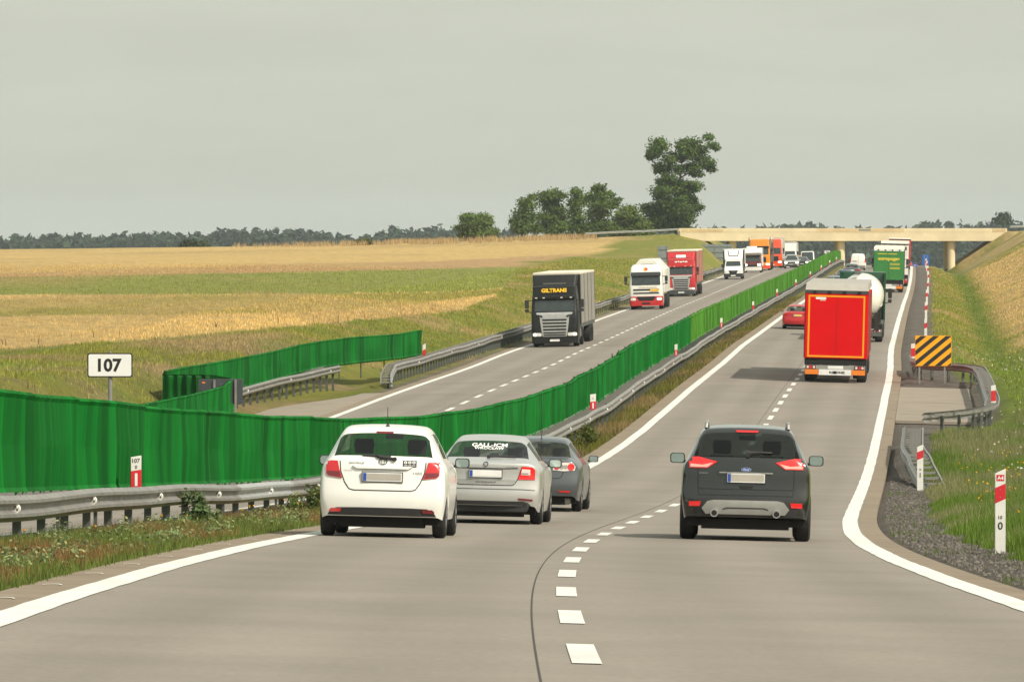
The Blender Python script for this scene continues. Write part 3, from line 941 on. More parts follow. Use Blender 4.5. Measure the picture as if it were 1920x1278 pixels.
# outer guardrail of the oncoming carriageway, with its flared end by the bay
def lpt(Z, vl, dz=0.0, ground=True):
    u = -float(wl(Z)) - EDGE - vl
    X = float(xc(Z)) + u
    return Vector((X, Z, (g1(X, Z) if ground else float(hc(Z) + dl(Z)) - 0.12) + dz))
pts = [lpt(218.0, 0.85, 0, False), lpt(222, 1.25, 0, False), lpt(227, 1.55, 0, False)] + [lpt(Z, 1.55 - 0.35 * min(1, (Z - 231) / 40), 0, False) for Z in np.arange(231, 660, 3.0)]
barrier('outer_guardrail', 'steel guardrail along the field side of the oncoming carriageway', Path(pts), 1, lambda t: 0.74 * min(1.0, 0.35 + t / 9.0 * 0.65), 4.0, 1.33, 1.33, 0.4, 120, 16)
pts = [lpt(Z, 4.3 if Z < 203 else 4.3 - 0.5 * (Z - 203) / 24, 0, False) for Z in np.arange(172, 229, 3.0)]
barrier('bay_guardrail', 'steel guardrail behind the breakdown bay below the shorter green screen', Path(pts), 1, 0.74, 4.0, 2.0, 1.0, 0.4, 90, 12)

# guardrails round the right-hand bay
def rpt(Z, v, dz=0.0):
    X = float(xc(Z)) + EDGE + v
    return Vector((X, Z, float(hc(Z)) - CS * 5 + dz - 0.02))
loop = [rpt(171.5, 1.5), rpt(172.5, 2.2), rpt(174.5, 3.0), rpt(178, 3.55), rpt(184, 3.68), rpt(192, 3.66), rpt(200, 3.64), rpt(208, 3.6), rpt(216, 3.5), rpt(219, 3.2), rpt(220.5, 2.6), rpt(221.5, 1.9), rpt(223, 1.25), rpt(226, 0.95), rpt(234, 0.9)]
barrier('bay_guardrail', 'steel guardrail looping round the bay under the striped hazard board', Path(loop), -1, 0.75, 4.0, 1.33, 0.8, 0.42, 200, 0)
pts = [rpt(128, 1.75, -0.35), rpt(132, 1.5, -0.2), rpt(138, 1.2), rpt(146, 1.0)] + [rpt(Z, 0.92) for Z in np.arange(150, 165, 3.5)]
barrier('ramped_guardrail', 'steel guardrail sloping into the gravel behind the marker post numbered 1', Path(pts), -1, lambda t: 0.62 * min(1.0, 0.25 + t / 13.0 * 0.75), 4.0, 1.33, 1.5, 0.55, 200, 0)

# guardrails on the bridge approaches
def bpath(x0, x1, y):
    return Path([(x, y, g1(x, y + 2)) for x in np.linspace(x0, x1, 14)])
barrier('approach_guardrail', 'pale guardrail on the bank that climbs to the bridge beside the trees', bpath(11, 25.0, 799), 1, 0.8, 4, 2, 0, 0.1, 60, 0, 'steel_new')
barrier('approach_guardrail', 'pale guardrail on the bank beyond the bridge end above the dry slope', bpath(74.6, 90, 799), 1, 0.8, 4, 2, 0, 0.1, 60, 0, 'steel_new')

# ------------------------------------------------------------------ green screens
def screen_panel(path, t0, t1, z0, z1, seed):
    n = int(round((t1 - t0) / 0.34 * 6)) + 1
    V = []; Fc = []
    rows = [0.0, 0.06, 0.10, 0.5, 0.93, 0.97, 1.0]
    rng = random.Random(seed)
    ph = rng.random() * 6
    lean = rng.uniform(-0.02, 0.02)
    for i in range(n):
        t = t0 + (t1 - t0) * i / (n - 1)
        p, d, r = path.frame(t)
        a = 0.085 * (2 * abs(((t / 0.34) % 1.0) * 2 - 1) - 1) * (0.75 + 0.35 * math.sin(t * 1.9) * math.sin(t * 0.53)) + 0.018 * math.sin(t * 7.3)
        bil = 0.05 * math.sin(t * 0.8)
        ztop = z1 + 0.012 * math.sin(t * 0.45) + lean * 0.3
        for k, q in enumerate(rows):
            am = a * (1.25 if 0 < k < len(rows) - 1 else 0.8)
            bulge = 0.03 if k in (1, 5) else 0.0
            V.append(p + r * (am + bulge + bil * math.sin(math.pi * q)) + Vector((0, 0, z0 + (ztop - z0) * q)))
    m = len(rows)
    for i in range(n - 1):
        for k in range(m - 1):
            Fc.append((i * m + k, (i + 1) * m + k, (i + 1) * m + k + 1, i * m + k + 1))
    return V, Fc

def screen(name, label, path, z0, z1, t_olive=1e9, plen=4.0, step_t=None, group=None):
    root = thing(name, label, 'screen fence', Matrix.Translation(path.at(0)), group)
    inv = Matrix.Translation(-path.at(0))
    t = 0.0; k = 0
    while t < path.L - 0.3:
        e = min(t + plen, path.L)
        zz0, zz1 = z0, z1
        if step_t: zz1 = z1 + (0.10 if t > step_t else 0.16 * max(0.0, 1 - t / 70.0))
        V, Fc = screen_panel(path, t, e, zz0, zz1, k)
        mb = MB(); mb.add(V, Fc)
        me = bpy.data.meshes.new('panel'); me.from_pydata([tuple(v) for v in V], [], Fc)
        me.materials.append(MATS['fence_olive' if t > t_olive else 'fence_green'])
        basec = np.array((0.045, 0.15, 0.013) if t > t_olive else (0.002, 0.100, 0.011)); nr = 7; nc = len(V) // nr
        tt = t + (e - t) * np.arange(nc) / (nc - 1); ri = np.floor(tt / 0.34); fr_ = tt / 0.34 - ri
        tone = (0.62 + 0.72 * ((np.sin(ri * 91.7) * 4371.3) % 1.0)) * (0.74 + 0.5 * np.abs(fr_ - 0.5) * 2)  # tone varies per rib; shade of the folds painted in, valleys darkest
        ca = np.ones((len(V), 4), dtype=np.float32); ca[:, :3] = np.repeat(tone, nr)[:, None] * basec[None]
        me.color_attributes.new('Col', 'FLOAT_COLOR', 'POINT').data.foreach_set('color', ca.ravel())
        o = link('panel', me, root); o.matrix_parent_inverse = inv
        # carrier post behind the panel
        p, d, r = path.frame(t + 0.05)
        M = Matrix((r, d, Vector((0, 0, 1)))).transposed().to_4x4(); M.translation = p - r * 0.2
        if t < 240 and path.L > 5 and t > 0.1:
            pm_ = MB(); pm_.box(-0.025, 0.025, -0.02, 0.02, 0.0, zz1 - 0.05)
            o = pm_.build('carrier_post', 'steel_dark'); o.matrix_world = M; o.parent = root; o.matrix_parent_inverse = inv
        t = e; k += 1
    return root
scr_path = mpath(lambda Z: off_m(Z) + 0.52, 44, 716)
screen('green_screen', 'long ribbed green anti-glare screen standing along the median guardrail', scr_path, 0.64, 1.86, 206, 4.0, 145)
sp = [lpt(Z, 1.6, 0, False) for Z in np.arange(140, 176, 4.0)] + [lpt(180, 2.4, 0, False), lpt(183, 3.5, 0, False)]
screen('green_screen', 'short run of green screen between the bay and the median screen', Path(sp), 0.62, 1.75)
sp = [lpt(183.5, 3.55, 0, False), lpt(184, 5.3, 0, False)]
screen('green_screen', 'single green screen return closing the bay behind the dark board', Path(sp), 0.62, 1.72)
sp = [lpt(184.5, 5.32, 0, False)] + [lpt(Z, 5.3 - 0.9 * min(1, (Z - 186) / 18), 0, False) for Z in np.arange(187, 224, 3.0)] + [lpt(230, 3.7, 0, False), lpt(238, 2.4, 0, False), lpt(245, 2.05, 0, False)]
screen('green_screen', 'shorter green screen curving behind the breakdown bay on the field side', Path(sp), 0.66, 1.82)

# ------------------------------------------------------------------ marker posts
def marker_post(label, pos, heading=0.0, lines=(), top_text=None, low=0.0, wide=0.13, hgt=1.05, slot=False, red=(0.62, 0.86), group=None, txt_z=(0.50, 0.40), slant=0.03):
    M = Matrix.Translation(pos) @ Matrix.Rotation(heading, 4, 'Z')
    root = thing('marker_post', label, 'marker post', M, group)
    w = wide / 2
    def sl(z0, z1, name, mat, e=0.0, s0=slant, s1=slant):
        m = MB()
        f = [(-w - e, z0 - s0), (w + e, z0 + s0), (w + e, z1 + s1), (-w - e, z1 - s1)]
        m.loft([[(x, -0.03 - e, z) for x, z in f], [(x, 0.02 + e, z) for x, z in f]])
        return m.build(name, mat, root, bevel=0.004)
    a, b = red
    sl(low - 0.35 if low == 0 else low, a, 'body', 'post_white', 0, 0, slant)
    rb = sl(a, b, 'red_band', 'post_red', 0.001)
    sl(b, hgt, 'top', 'post_white', 0, slant, slant)
    if slot:
        m = MB(); m.box(-w * 0.25, w * 0.25, -0.036, -0.031, a + 0.04, b - 0.04); m.build('reflector_slot', 'sign_white', rb)
    else:
        for zz in (a + 0.05, b - 0.05):
            m = MB(); m.cyl((0, -0.031, zz), (0, -0.035, zz), 0.008, n=8); m.build('rivet', 'steel', rb)
    for s_, z, hh in lines:
        text(s_, 0, -0.0335, z, 'letter_black', root, size_h=hh, bold=0.015)
    if top_text:
        z = (b + hgt) / 2 + 0.01
        m = MB(); m.box(-w * 0.75, w * 0.75, -0.0335, -0.0305, z - 0.04, z + 0.04); pl = m.build('number_plate', 'post_red', root)
        text(top_text, 0, -0.0345, z, 'letter_white', pl, size_h=0.05, bold=0.02)
    return root
def rverge(Z, v): 
    X = float(xc(Z)) + EDGE + v
    return Vector((X, Z, g1(X, Z)))
marker_post('white marker post lettered A4 and 0 in the gravel edge', rverge(69.5, 1.62), 0, [('10', 0.47, 0.045), ('0', 0.36, 0.10)], 'A4', hgt=1.07, red=(0.68, 0.88), wide=0.135)
marker_post('white marker post numbered 1 at the foot of the ramped guardrail', rverge(131, 1.42), 0, [('10', 0.52, 0.05), ('1', 0.38, 0.12)], None, hgt=1.10, red=(0.78, 0.97), wide=0.15)
def on_rail(path, Z, lat=0.0):
    best = min(range(len(path.p)), key=lambda i: abs(path.p[i].y - Z))
    p, d, r = path.frame(path.d[best]); return p + r * lat
marker_post('red and white marker plate lettered 107 on the median guardrail', on_rail(med_path, 75.5, -0.14), R(8), [('107', 1.12, 0.06), ('0', 1.03, 0.05)], None, low=0.68, wide=0.15, hgt=1.18, slot=True, red=(0.72, 0.98), slant=0.012)
marker_post('marker plate on the median guardrail between the white and silver cars', on_rail(med_path, 125, -0.14), R(8), [('107', 1.10, 0.06)], None, low=0.68, wide=0.17, hgt=1.20, slot=True, red=(0.72, 0.98), slant=0.012)
marker_post('marker plate on the median guardrail just past the small weed bush', on_rail(med_path, 172, -0.14), R(8), [('5', 1.08, 0.06)], None, low=0.68, wide=0.19, hgt=1.22, slot=True, red=(0.72, 0.98), slant=0.012)
ORD = ['first', 'second', 'third', 'fourth', 'fifth', 'sixth', 'seventh', 'eighth', 'ninth']
for k, Z in enumerate((229, 284, 336, 388, 440, 492, 544, 596, 648)):
    marker_post(ORD[k] + ' marker plate on the median guardrail uphill of the weed bush plate', on_rail(med_path, Z, -0.14), R(8), [], None, low=0.68, wide=0.125, hgt=1.22, slot=Z < 300, red=(0.72, 0.98), group='far marker plates on the median rail', slant=0.012)
marker_post('red and white marker plate on the cross bars of the bay guardrail', rpt(181, 3.85), 0, [], None, low=0.7, wide=0.16, hgt=1.30, slot=False, red=(0.76, 1.12), slant=0.01)
marker_post('red and white marker plate beside the striped hazard board', rpt(229, 1.0), 0, [], None, low=0.7, wide=0.17, hgt=1.35, slot=False, red=(0.8, 1.15), slant=0.01)
for k, Z in enumerate((292, 345, 398, 450, 502, 554, 606, 650)):
    marker_post(ORD[k] + ' roadside marker post up the hill from the striped hazard board', rverge(Z, 1.75), 0, [], None, hgt=1.15, red=(0.62, 0.9), wide=0.15, group='marker posts climbing the hill')
marker_post('lone red and white marker post past the end of the shorter green screen', lpt(243, 1.75), 0, [], None, hgt=1.25, red=(0.7, 1.0), wide=0.14)
marker_post('distant marker post on the field side near the white box van', lpt(560, 1.5), 0, [], None, hgt=1.3, red=(0.7, 1.0), wide=0.2)

# ------------------------------------------------------------------ signs
def km_sign(label, pos, num, w, h, zb, post_r=0.035):
    root = thing('kilometre_sign', label, 'sign', Matrix.Translation(pos))
    m = MB(); m.prism(rrect(w / 2, zb, zb + h, 0.03), -0.012, 0.004); bd = m.build('border', 'letter_black', root)
    m = MB(); m.prism(rrect(w / 2 - 0.02, zb + 0.02, zb + h - 0.02, 0.025), -0.016, -0.0125); m.build('face', 'sign_white', root)
    text(num, 0, -0.0185, zb + h / 2, 'letter_black', root, size_h=h * 0.56, bold=0.035)
    m = MB(); m.cyl((0, 0.04, -0.3), (0, 0.04, zb + h + 0.02), post_r, n=10); m.build('post', 'steel', root, 40)
    m = MB(); m.box(-0.05, 0.05, 0.004, 0.02, zb + h - 0.1, zb + h - 0.06); m.box(-0.05, 0.05, 0.004, 0.02, zb + 0.08, zb + 0.12); m.build('clamp', 'steel', root)
    return root
Zs = 88.0
km_sign('white kilometre sign numbered 107 rising behind the green screen', Vector(((206 - 960) * Zs / F, Zs, g1((206 - 960) * Zs / F, Zs))), '107', 0.745, 0.40, (707 - 684 + 0) / 135 * 0 + (450 - 707) * Zs / F + CZ - g1((206 - 960) * Zs / F, Zs))
Zs = 690.0
Xs = (1551 - 960) * Zs / F
km_sign('small pale kilometre sign above the green screen on the crest', Vector((Xs, Zs, g1(Xs, Zs))), '107', 0.75, 0.42, (450 - 475.5) * Zs / F + CZ - g1(Xs, Zs))

def board(name, label, Z, px0, px1, py0, py1, front, posts, stripes=False, frames=0, ground=None):
    x0, x1 = (px0 - 960) * Z / F, (px1 - 960) * Z / F
    z1, z0 = (450 - py0) * Z / F + CZ, (450 - py1) * Z / F + CZ
    g = ground if ground is not None else g1((x0 + x1) / 2, Z)
    root = thing(name, label, 'sign', Matrix.Translation((x0, Z, g)))
    w, a, b = x1 - x0, z0 - g, z1 - g
    m = MB(); m.box(0, w, -0.015, 0.015, a, b); pn = m.build('panel', front, root, bevel=0.006)
    if stripes:
        for k in range(-6, 9):
            s0 = k * 0.42
            poly = []
            # clip the 45 degree band  s0 < z - a - x < s0+0.21
            def clip(P, f):
                out = []
                for i in range(len(P)):
                    p, q = P[i], P[(i + 1) % len(P)]
                    fp, fq = f(p), f(q)
                    if fp >= 0: out.append(p)
                    if fp * fq < 0:
                        t = fp / (fp - fq); out.append((p[0] + (q[0] - p[0]) * t, p[1] + (q[1] - p[1]) * t))
                return out
            P = [(0.012, a + 0.012), (w - 0.012, a + 0.012), (w - 0.012, b - 0.012), (0.012, b - 0.012)]
            P = clip(P, lambda p: (p[1] - a) - p[0] * 0.82 - s0); P = clip(P, lambda p: s0 + 0.20 - ((p[1] - a) - p[0] * 0.82))
            if len(P) > 2:
                m = MB(); m.loft([[(x, -0.0155, z) for x, z in P], [(x, -0.019, z) for x, z in P]]); m.build('stripe', 'hazard_black', pn)
    for q in posts:
        m = MB(); m.box(w * q - 0.035, w * q + 0.035, 0.016 if stripes else -0.075, 0.085 if stripes else -0.0155, -0.3, b - 0.03); m.build('post', 'steel', root)
    for i in range(frames):
        zz = a + (b - a) * (i + 0.5) / frames
        m = MB(); m.box(0.02, w - 0.02, -0.045, -0.0155, zz - 0.03, zz + 0.03); m.build('stiffener', 'sign_back', root)
    return root
board('hazard_board', 'yellow and black striped hazard board standing before the bay guardrail', 217, 1716, 1784, 629, 686, 'hazard_yellow', (0.12, 0.82), True, 0, float(hc(217)) - 0.2)
hb = board('hazard_board', 'dark rear side of a hazard board on two posts by the green screen', 178, 372, 455, 710, 757, 'sign_back', (0.36, 0.84), False)
m = MB(); m.box(0.12, 0.22, -0.021, -0.0155, 0, 0.05, M=Matrix.Translation((0, 0, 2.0 - 0.0))); 
o = m.build('reflector', 'lamp_orange', hb); o.location.z = (450 - 715) * 178 / F + CZ - hb.location.z - 2.0 - 0.06
board('road_sign_back', 'grey rear of a narrow road sign behind the red oncoming truck', 600, 1233, 1252, 461, 492, 'sign_back_grey', (0.05, 0.95), False, 2)
board('road_sign_back', 'wide grey rear of a framed direction sign beside the bridge', 770, 1308, 1372, 458, 489, 'sign_back_grey', (0.12, 0.5, 0.88), False, 3)
board('blue_sign', 'small blue road sign at the top of the gravel verge', 668, 1729, 1742, 478, 497, 'sign_blue', (0.3, 0.7), True if False else False)

# ------------------------------------------------------------------ overbridge
br = thing('overbridge', 'cream concrete bridge crossing over both carriageways', 'bridge', Matrix.Translation((BR_X0, BR_Z, 0)))
L_ = BR_X1 - BR_X0
zt, zb_ = (450 - 428) * BR_Z / F + CZ, (450 - 452) * BR_Z / F + CZ
def bar_(x0, x1, y0, y1, z0, z1, name, mat, bev=0.04):
    m = MB(); n = 12
    rings = []
    for i in range(n + 1):
        x = x0 + (x1 - x0) * i / n
        rings.append([(x, y0, z0), (x, y1, z0), (x, y1, z1), (x, y0, z1)])
    m.loft(rings); return m.build(name, mat, br, bevel=bev)
# girder with a bevelled right end
m = MB(); zm = zt - 0.62
pts = [(0.0, zb_), (L_ - 1.5, zb_), (L_, zb_ + 1.25), (L_, zm), (0.0, zm)]
m.loft([[(x, 0.015, z) for x, z in pts], [(x, 11.385, z) for x, z in pts]]); girder = m.build('girder', 'bridge_cream', br, bevel=0.03)
bar_(-0.05, L_ + 0.05, 0.0, 1.0, zm + 0.003, zt, 'parapet', 'bridge_cream')
bar_(-0.05, L_ + 0.05, 10.4, 11.4, zm + 0.003, zt, 'parapet', 'bridge_cream')
for (a, b, q0, q1) in ((20.5, 33.6, 0.02, 0.60), (0.3, 6.5, 0.03, 0.5), (L_ - 2.2, L_ - 0.2, 0.03, 0.6)):
    m = MB(); m.box(a, b, -0.012, -0.003, zm + q0, zm + q1); m.build('patch', 'bridge_tan', br)
m = MB(); m.box(26.8, 28.6, -0.018, -0.0135, zm + 0.22, zm + 0.5); m.build('graffiti', 'sign_back_grey', br)
m = MB(); m.box(0.1, L_ - 0.1, 1.01, 10.39, zm + 0.01, zm + 0.25); m.build('deck', 'bridge_tan', br)
for px in (1374, 1578, 1785):
    for dy in (1.4, 9.0):
        X = (px - 960) * BR_Z / F - BR_X0
        m = MB(); m.cyl((X, dy, -7.5), (X, dy, zb_ + 0.02), 0.58, n=24); m.build('pier', 'bridge_cream', br, 40)
for a, b in ((-0.3, 1.6), (L_ - 1.2, L_ + 0.4)):
    m = MB(); m.box(a, b, 0.6, 10.8, -2.0, zb_ - 0.004 if a < 1 else zb_ + 0.9); m.build('abutment', 'bridge_tan', br)

# ------------------------------------------------------------------ cars
WHEEL_CACHE = {}
def wheel(parent, x, y, r, w, name='wheel', rim=True):
    key = (round(r, 3), round(w, 3))
    if key not in WHEEL_CACHE:
        m = MB(); n = 28; prof = [(-w / 2 + 0.01, r * 0.62), (-w / 2, r * 0.72), (-w / 2 + 0.005, r * 0.9), (-w / 2 + 0.03, r * 0.985), (-w * 0.2, r), (w * 0.2, r), (w / 2 - 0.03, r * 0.985), (w / 2 - 0.005, r * 0.9), (w / 2, r * 0.72), (w / 2 - 0.01, r * 0.62)]
        rings = [[(px, pr * math.cos(2 * math.pi * i / n), pr * math.sin(2 * math.pi * i / n)) for px, pr in prof] for i in range(n)]
        rings.append(rings[0])
        m.loft(rings, False, False); ty = m.mesh('wheel', 'tyre', 40)
        m = MB()
        for s in (-1, 1):
            xx = s * (w / 2 - 0.03)
            m.cyl((xx, 0, 0), (xx + s * 0.012, 0, 0), r * 0.66, r * 0.62, 24)
            for k in range(5):
                a = 2 * math.pi * k / 5
                m.box(xx + s * 0.012, xx + s * 0.028, -0.025 * r / 0.3, 0.025 * r / 0.3, 0.04, r * 0.6, M=Matrix.Rotation(a, 4, 'X')) if s > 0 else m.box(xx - 0.028, xx - 0.012, -0.025 * r / 0.3, 0.025 * r / 0.3, 0.04, r * 0.6, M=Matrix.Rotation(a, 4, 'X'))
        WHEEL_CACHE[key] = (ty, m.mesh('rim', 'rim', 40))
    ty, rm = WHEEL_CACHE[key]
    o = link(name, ty, parent); o.location = (x, y, r)
    if rim: link('rim', rm, o)
    return o

def car_shell(sp):
    """lofted shell -> evaluated, smoothed mesh with material slots 0 paint 1 rear window 2 side windows 3 windscreen 4 sill"""
    W = sp['W']
    top = lambda y: np.interp(y, *zip(*sp['top'])); wr = lambda y: np.interp(y, *zip(*sp['wroof'])); wb = lambda y: np.interp(y, *zip(*sp['wbelt']))
    wm = lambda y: np.interp(y, *zip(*sp['wmax'])) * W
    belt = sp['belt']; zb = sp['bot']; L = sp['L']
    wheels = sp['wheels']
    rear = lambda z: np.interp(z, *zip(*sp['rear']))
    ys = sorted(sp['ys'])
    def section(y, first=False, last=False):
        t = float(top(y)); b = min(belt + (0.0 if y > 0.6 else 0), t - 0.05)
        low = zb
        for yw, rw in wheels:
            ra = rw + 0.055
            if abs(y - yw) < ra: low = max(low, rw + math.sqrt(ra * ra - (y - yw) ** 2))
        if first: low = sp.get('rear_bot', zb)
        m_ = float(wm(y)); bb = min(float(wb(y)), m_ * 0.985); rr = min(float(wr(y)), bb * 0.97)
        z3 = max(sp.get('z3', 0.48), low + 0.04)
        z3 = min(z3, b - 0.12)
        low = min(low, z3 - 0.03)
        z4 = z3 + (b - z3) * 0.38; z5 = z3 + (b - z3) * 0.80
        pts = [(m_ * (0.955 if not first else sp.get('rb_w', 0.93)), low), (m_, z3), (m_, z4), (m_ * 0.985, z5), (bb, b), (rr, b + (t - b) * 0.90), (rr * 0.86, t - 0.02 * min(1, (t - b) * 4)), (rr * 0.45, t - 0.004), (0, t)]
        out = []
        for x, z in pts:
            yy = y
            if first: yy = float(rear(z))
            q = (abs(x) / W)
            if y < 1.2: yy += sp.get('rcurve', 0.10) * q ** 2.6 * max(0, 1 - y / 1.2)
            if y > L - 1.2: yy -= sp.get('fcurve', 0.30) * q ** 2.6 * max(0, 1 - (L - y) / 1.2)
            out.append((x, yy, z))
        return out
    secs = [section(y, i == 0, i == len(ys) - 1) for i, y in enumerate(ys)]
    V = []; Fc = []; Mi = []
    idx = []
    for s in secs:
        row = []
        full = [(-x, y, z) for x, y, z in s[:-1]] + [s[-1]] + [p for p in reversed(s[:-1])]
        for p in full:
            row.append(len(V)); V.append(p)
        idx.append(row)
    K = len(idx[0])      # 17 points: 0..16, centre 8
    for i in range(len(ys) - 1):
        ym = (ys[i] + ys[i + 1]) / 2
        for j in range(K - 1):
            Fc.append((idx[i][j], idx[i + 1][j], idx[i + 1][j + 1], idx[i][j + 1]))
            h = j if j < 8 else 15 - j
            mi = 0
            if h >= 5:
                if sp['rw'][0] < ym < sp['rw'][1]: mi = 1
                elif sp['ws'][0] < ym < sp['ws'][1]: mi = 3
            elif h == 4 and any(a < ym < b for a, b in sp['sw']): mi = 2
            elif h == 0 and sp.get('sill_black'): mi = 4
            Mi.append(mi)
    for ri in (0, len(ys) - 1):
        row = idx[ri]; prev = None
        topc = [row[j] for j in range(4, 13)]
        fr = [V[j][0] / abs(V[row[4]][0]) for j in topc]
        cyv = V[topc[4]][1]
        for k in range(0, 5):
            if k == 4: cur = topc
            else:
                a, b = V[row[k]], V[row[16 - k]]
                cur = [row[k]]
                for f in fr[1:-1]:
                    x = abs(a[0]) * f; z = a[2]
                    q = abs(x) / W
                    if ri == 0: yy = float(rear(z)) + sp.get('rcurve', 0.10) * q ** 2.6
                    else: yy = ys[-1] - sp.get('fcurve', 0.30) * q ** 2.6
                    cur.append(len(V)); V.append((x, yy, z))
                cur.append(row[16 - k])
            if prev is not None:
                for j in range(8):
                    Fc.append((prev[j], prev[j + 1], cur[j + 1], cur[j])); Mi.append(4 if (k == 1 and ri == 0 and sp.get('low_black')) else 0)
            prev = cur
    me = bpy.data.meshes.new('shell'); me.from_pydata(V, [], Fc)
    for i in range(5): me.materials.append(None)
    me.polygons.foreach_set('material_index', Mi)
    bm = bmesh.new(); bm.from_mesh(me); bmesh.ops.recalc_face_normals(bm, faces=bm.faces); bm.to_mesh(me); bm.free()
    o = bpy.data.objects.new('shell', me); COL.objects.link(o)
    md = o.modifiers.new('s', 'SUBSURF'); md.levels = 2; md.render_levels = 2
    dg = bpy.context.evaluated_depsgraph_get()
    ev = bpy.data.meshes.new_from_object(o.evaluated_get(dg))
    bpy.data.objects.remove(o)
    return ev

def split_shell(ev, parent, mats, frame_w=0.045):
    """separate the smoothed shell by slot into body and window parts"""
    names = {0: 'body', 1: 'rear_window', 2: 'side_window', 3: 'windscreen', 4: 'lower_trim'}
    out = {}
    for mi in range(5):
        for sidex in ((-1, 1) if mi == 2 else (0,)):
            bm = bmesh.new(); bm.from_mesh(ev)
            kill = [f for f in bm.faces if f.material_index != mi or (sidex and f.calc_center_median().x * sidex < 0)]
            bmesh.ops.delete(bm, geom=kill, context='FACES')
            if not bm.faces:
                bm.free(); continue
            for f in bm.faces: f.material_index = 0; f.smooth = True
            if mi in (1, 2, 3) and frame_w:
                r_ = bmesh.ops.inset_region(bm, faces=list(bm.faces), thickness=frame_w, depth=0)
                for f in r_['faces']: f.material_index = 1
            me = bpy.data.meshes.new(names[mi]); bm.to_mesh(me); bm.free()
            me.materials.append(MATS[mats[mi]]); 
            if mi in (1, 2, 3): me.materials.append(MATS['ceramic'])
            out[mi] = link(names[mi], me, parent)
    return out

def stations(L, wheels, extra):
    ys = set(extra)
    for yw, r in wheels:
        ra = r + 0.055
        for q in (-1.12, -0.98, -0.75, -0.4, 0, 0.4, 0.75, 0.98, 1.12): ys.add(round(yw + q * ra, 3))
    ys = sorted(ys)
    keep = [ys[0]]
    for y in ys[1:]:
        if y - keep[-1] > 0.028 or y in extra: keep.append(y)
    return keep

SEAT_ME = None
def seats(parent, W, z0=0.55, zt=1.12, yf=1.75, yr=0.95, heads=(-0.36, 0.36), rear_heads=(-0.36, 0.36), persons=()):
    def seat_mesh(zt, name):
        m = MB()
        m.loft([[(x * k, dy + y, z) for x, y in ((-0.23, -0.06), (0.23, -0.06), (0.23, 0.06), (-0.23, 0.06))] for z, k, dy in ((z0, 1, 0.10), (zt - 0.22, 0.95, 0), (zt - 0.12, 0.75, -0.02))])
        m.loft([[(x * k, -0.03 + y, z) for x, y in ((-0.13, -0.045), (0.13, -0.045), (0.13, 0.045), (-0.13, 0.045))] for z, k in ((zt - 0.10, 0.9), (zt + 0.02, 1.05), (zt + 0.10, 0.9))])
        return m.mesh(name, 'interior', 60)
    sm = seat_mesh(zt, 'seat')
    for x in heads:
        o = link('seat', sm, parent); o.location = (x, yf, 0)
    m = MB(); m.box(-W + 0.22, W - 0.22, yr, yr + 0.14, z0 - 0.2, zt - 0.24)
    for x in rear_heads: m.box(x - 0.12, x + 0.12, yr, yr + 0.08, zt - 0.25, zt - 0.12)
    m.build('rear_bench', 'interior', parent, bevel=0.03)
    m = MB(); m.box(-0.12, 0.12, yf + 0.75, yf + 0.8, zt + 0.11, zt + 0.18); m.build('inside_mirror', 'interior', parent)
    m = MB(); m.box(-W + 0.14, W - 0.14, yf + 0.75, yf + 1.1, z0, zt - 0.2); m.build('dashboard', 'interior', parent, bevel=0.05)

def car(name, label, M, sp, cat='car'):
    root = thing(name, label, cat, M, sp.get('group'))
    ys = stations(sp['L'], sp['wheels'], sp['ys'])
    sp = dict(sp); sp['ys'] = ys
    ev = car_shell(sp)
    bvh = BVHTree.FromPolygons([v.co.copy() for v in ev.vertices], [tuple(p.vertices) for p in ev.polygons])
    gl = sp.get('glass', 'glass_green')
    parts = split_shell(ev, root, {0: sp['paint'], 1: sp.get('rear_glass', gl), 2: sp.get('side_glass', gl), 3: sp.get('front_glass', gl), 4: 'black_plastic'})
    W = sp['W']
    m = MB(); m.box(-W + 0.10, W - 0.10, sp['rear'][0][1] + 0.16, sp['L'] - 0.35, sp.get('under', 0.2), 0.44); m.box(-W + 0.3, W - 0.3, 0.22, 0.7, sp.get('under', 0.2) - 0.04, 0.3)
    m.build('underbody', 'under', root)
    m = MB(); m.box(-W + 0.13, W - 0.13, 0.5, sp['L'] - 1.1, 0.44, 0.56); m.build('cabin_floor', 'interior', root)
    for i, (yw, r) in enumerate(sp['wheels']):
        for s in (-1, 1):
            wheel(root, s * (sp['track'] - sp['tw'] / 2), yw, r, sp['tw'])
    if sp.get('seats', True): seats(root, W, zt=sp.get('seat_top', 1.12), yf=sp.get('seat_y', 1.9), yr=sp.get('bench_y', 1.05))
    for s in (-1, 1):
        if 'mirror' not in sp: break
        mx, my, mz, mw, mh = sp['mirror']
        mm = MB()
        mm.loft([[(s * (mx + x), my + dy, mz + z) for x, z in rrect(mw / 2 * k, -mh / 2 * k, mh / 2 * k, 0.04 * k, 3)] for dy, k in ((0.0, 0.96), (0.03, 1.0), (0.10, 0.85), (0.14, 0.5))], True, True)
        mo = mm.build('side_mirror', sp.get('mirror_paint', sp['paint']), root, 50)
        mm = MB(); mm.prism([(s * mx + x, mz + z) for x, z in rrect(mw / 2 * 0.84, -mh / 2 * 0.82, mh / 2 * 0.82, 0.035, 3)], my - 0.006, my + 0.004)
        mm.build('mirror_face', 'mirror_glass', mo)
        mm = MB(); mm.box(min(s * (mx - mw * 0.6), s * (mx - mw * 0.2)), max(s * (mx - mw * 0.6), s * (mx - mw * 0.2)), my + 0.03, my + 0.10, mz - mh * 0.45, mz - mh * 0.2); mm.build('mirror_arm', 'black_plastic', mo)
    return root, bvh

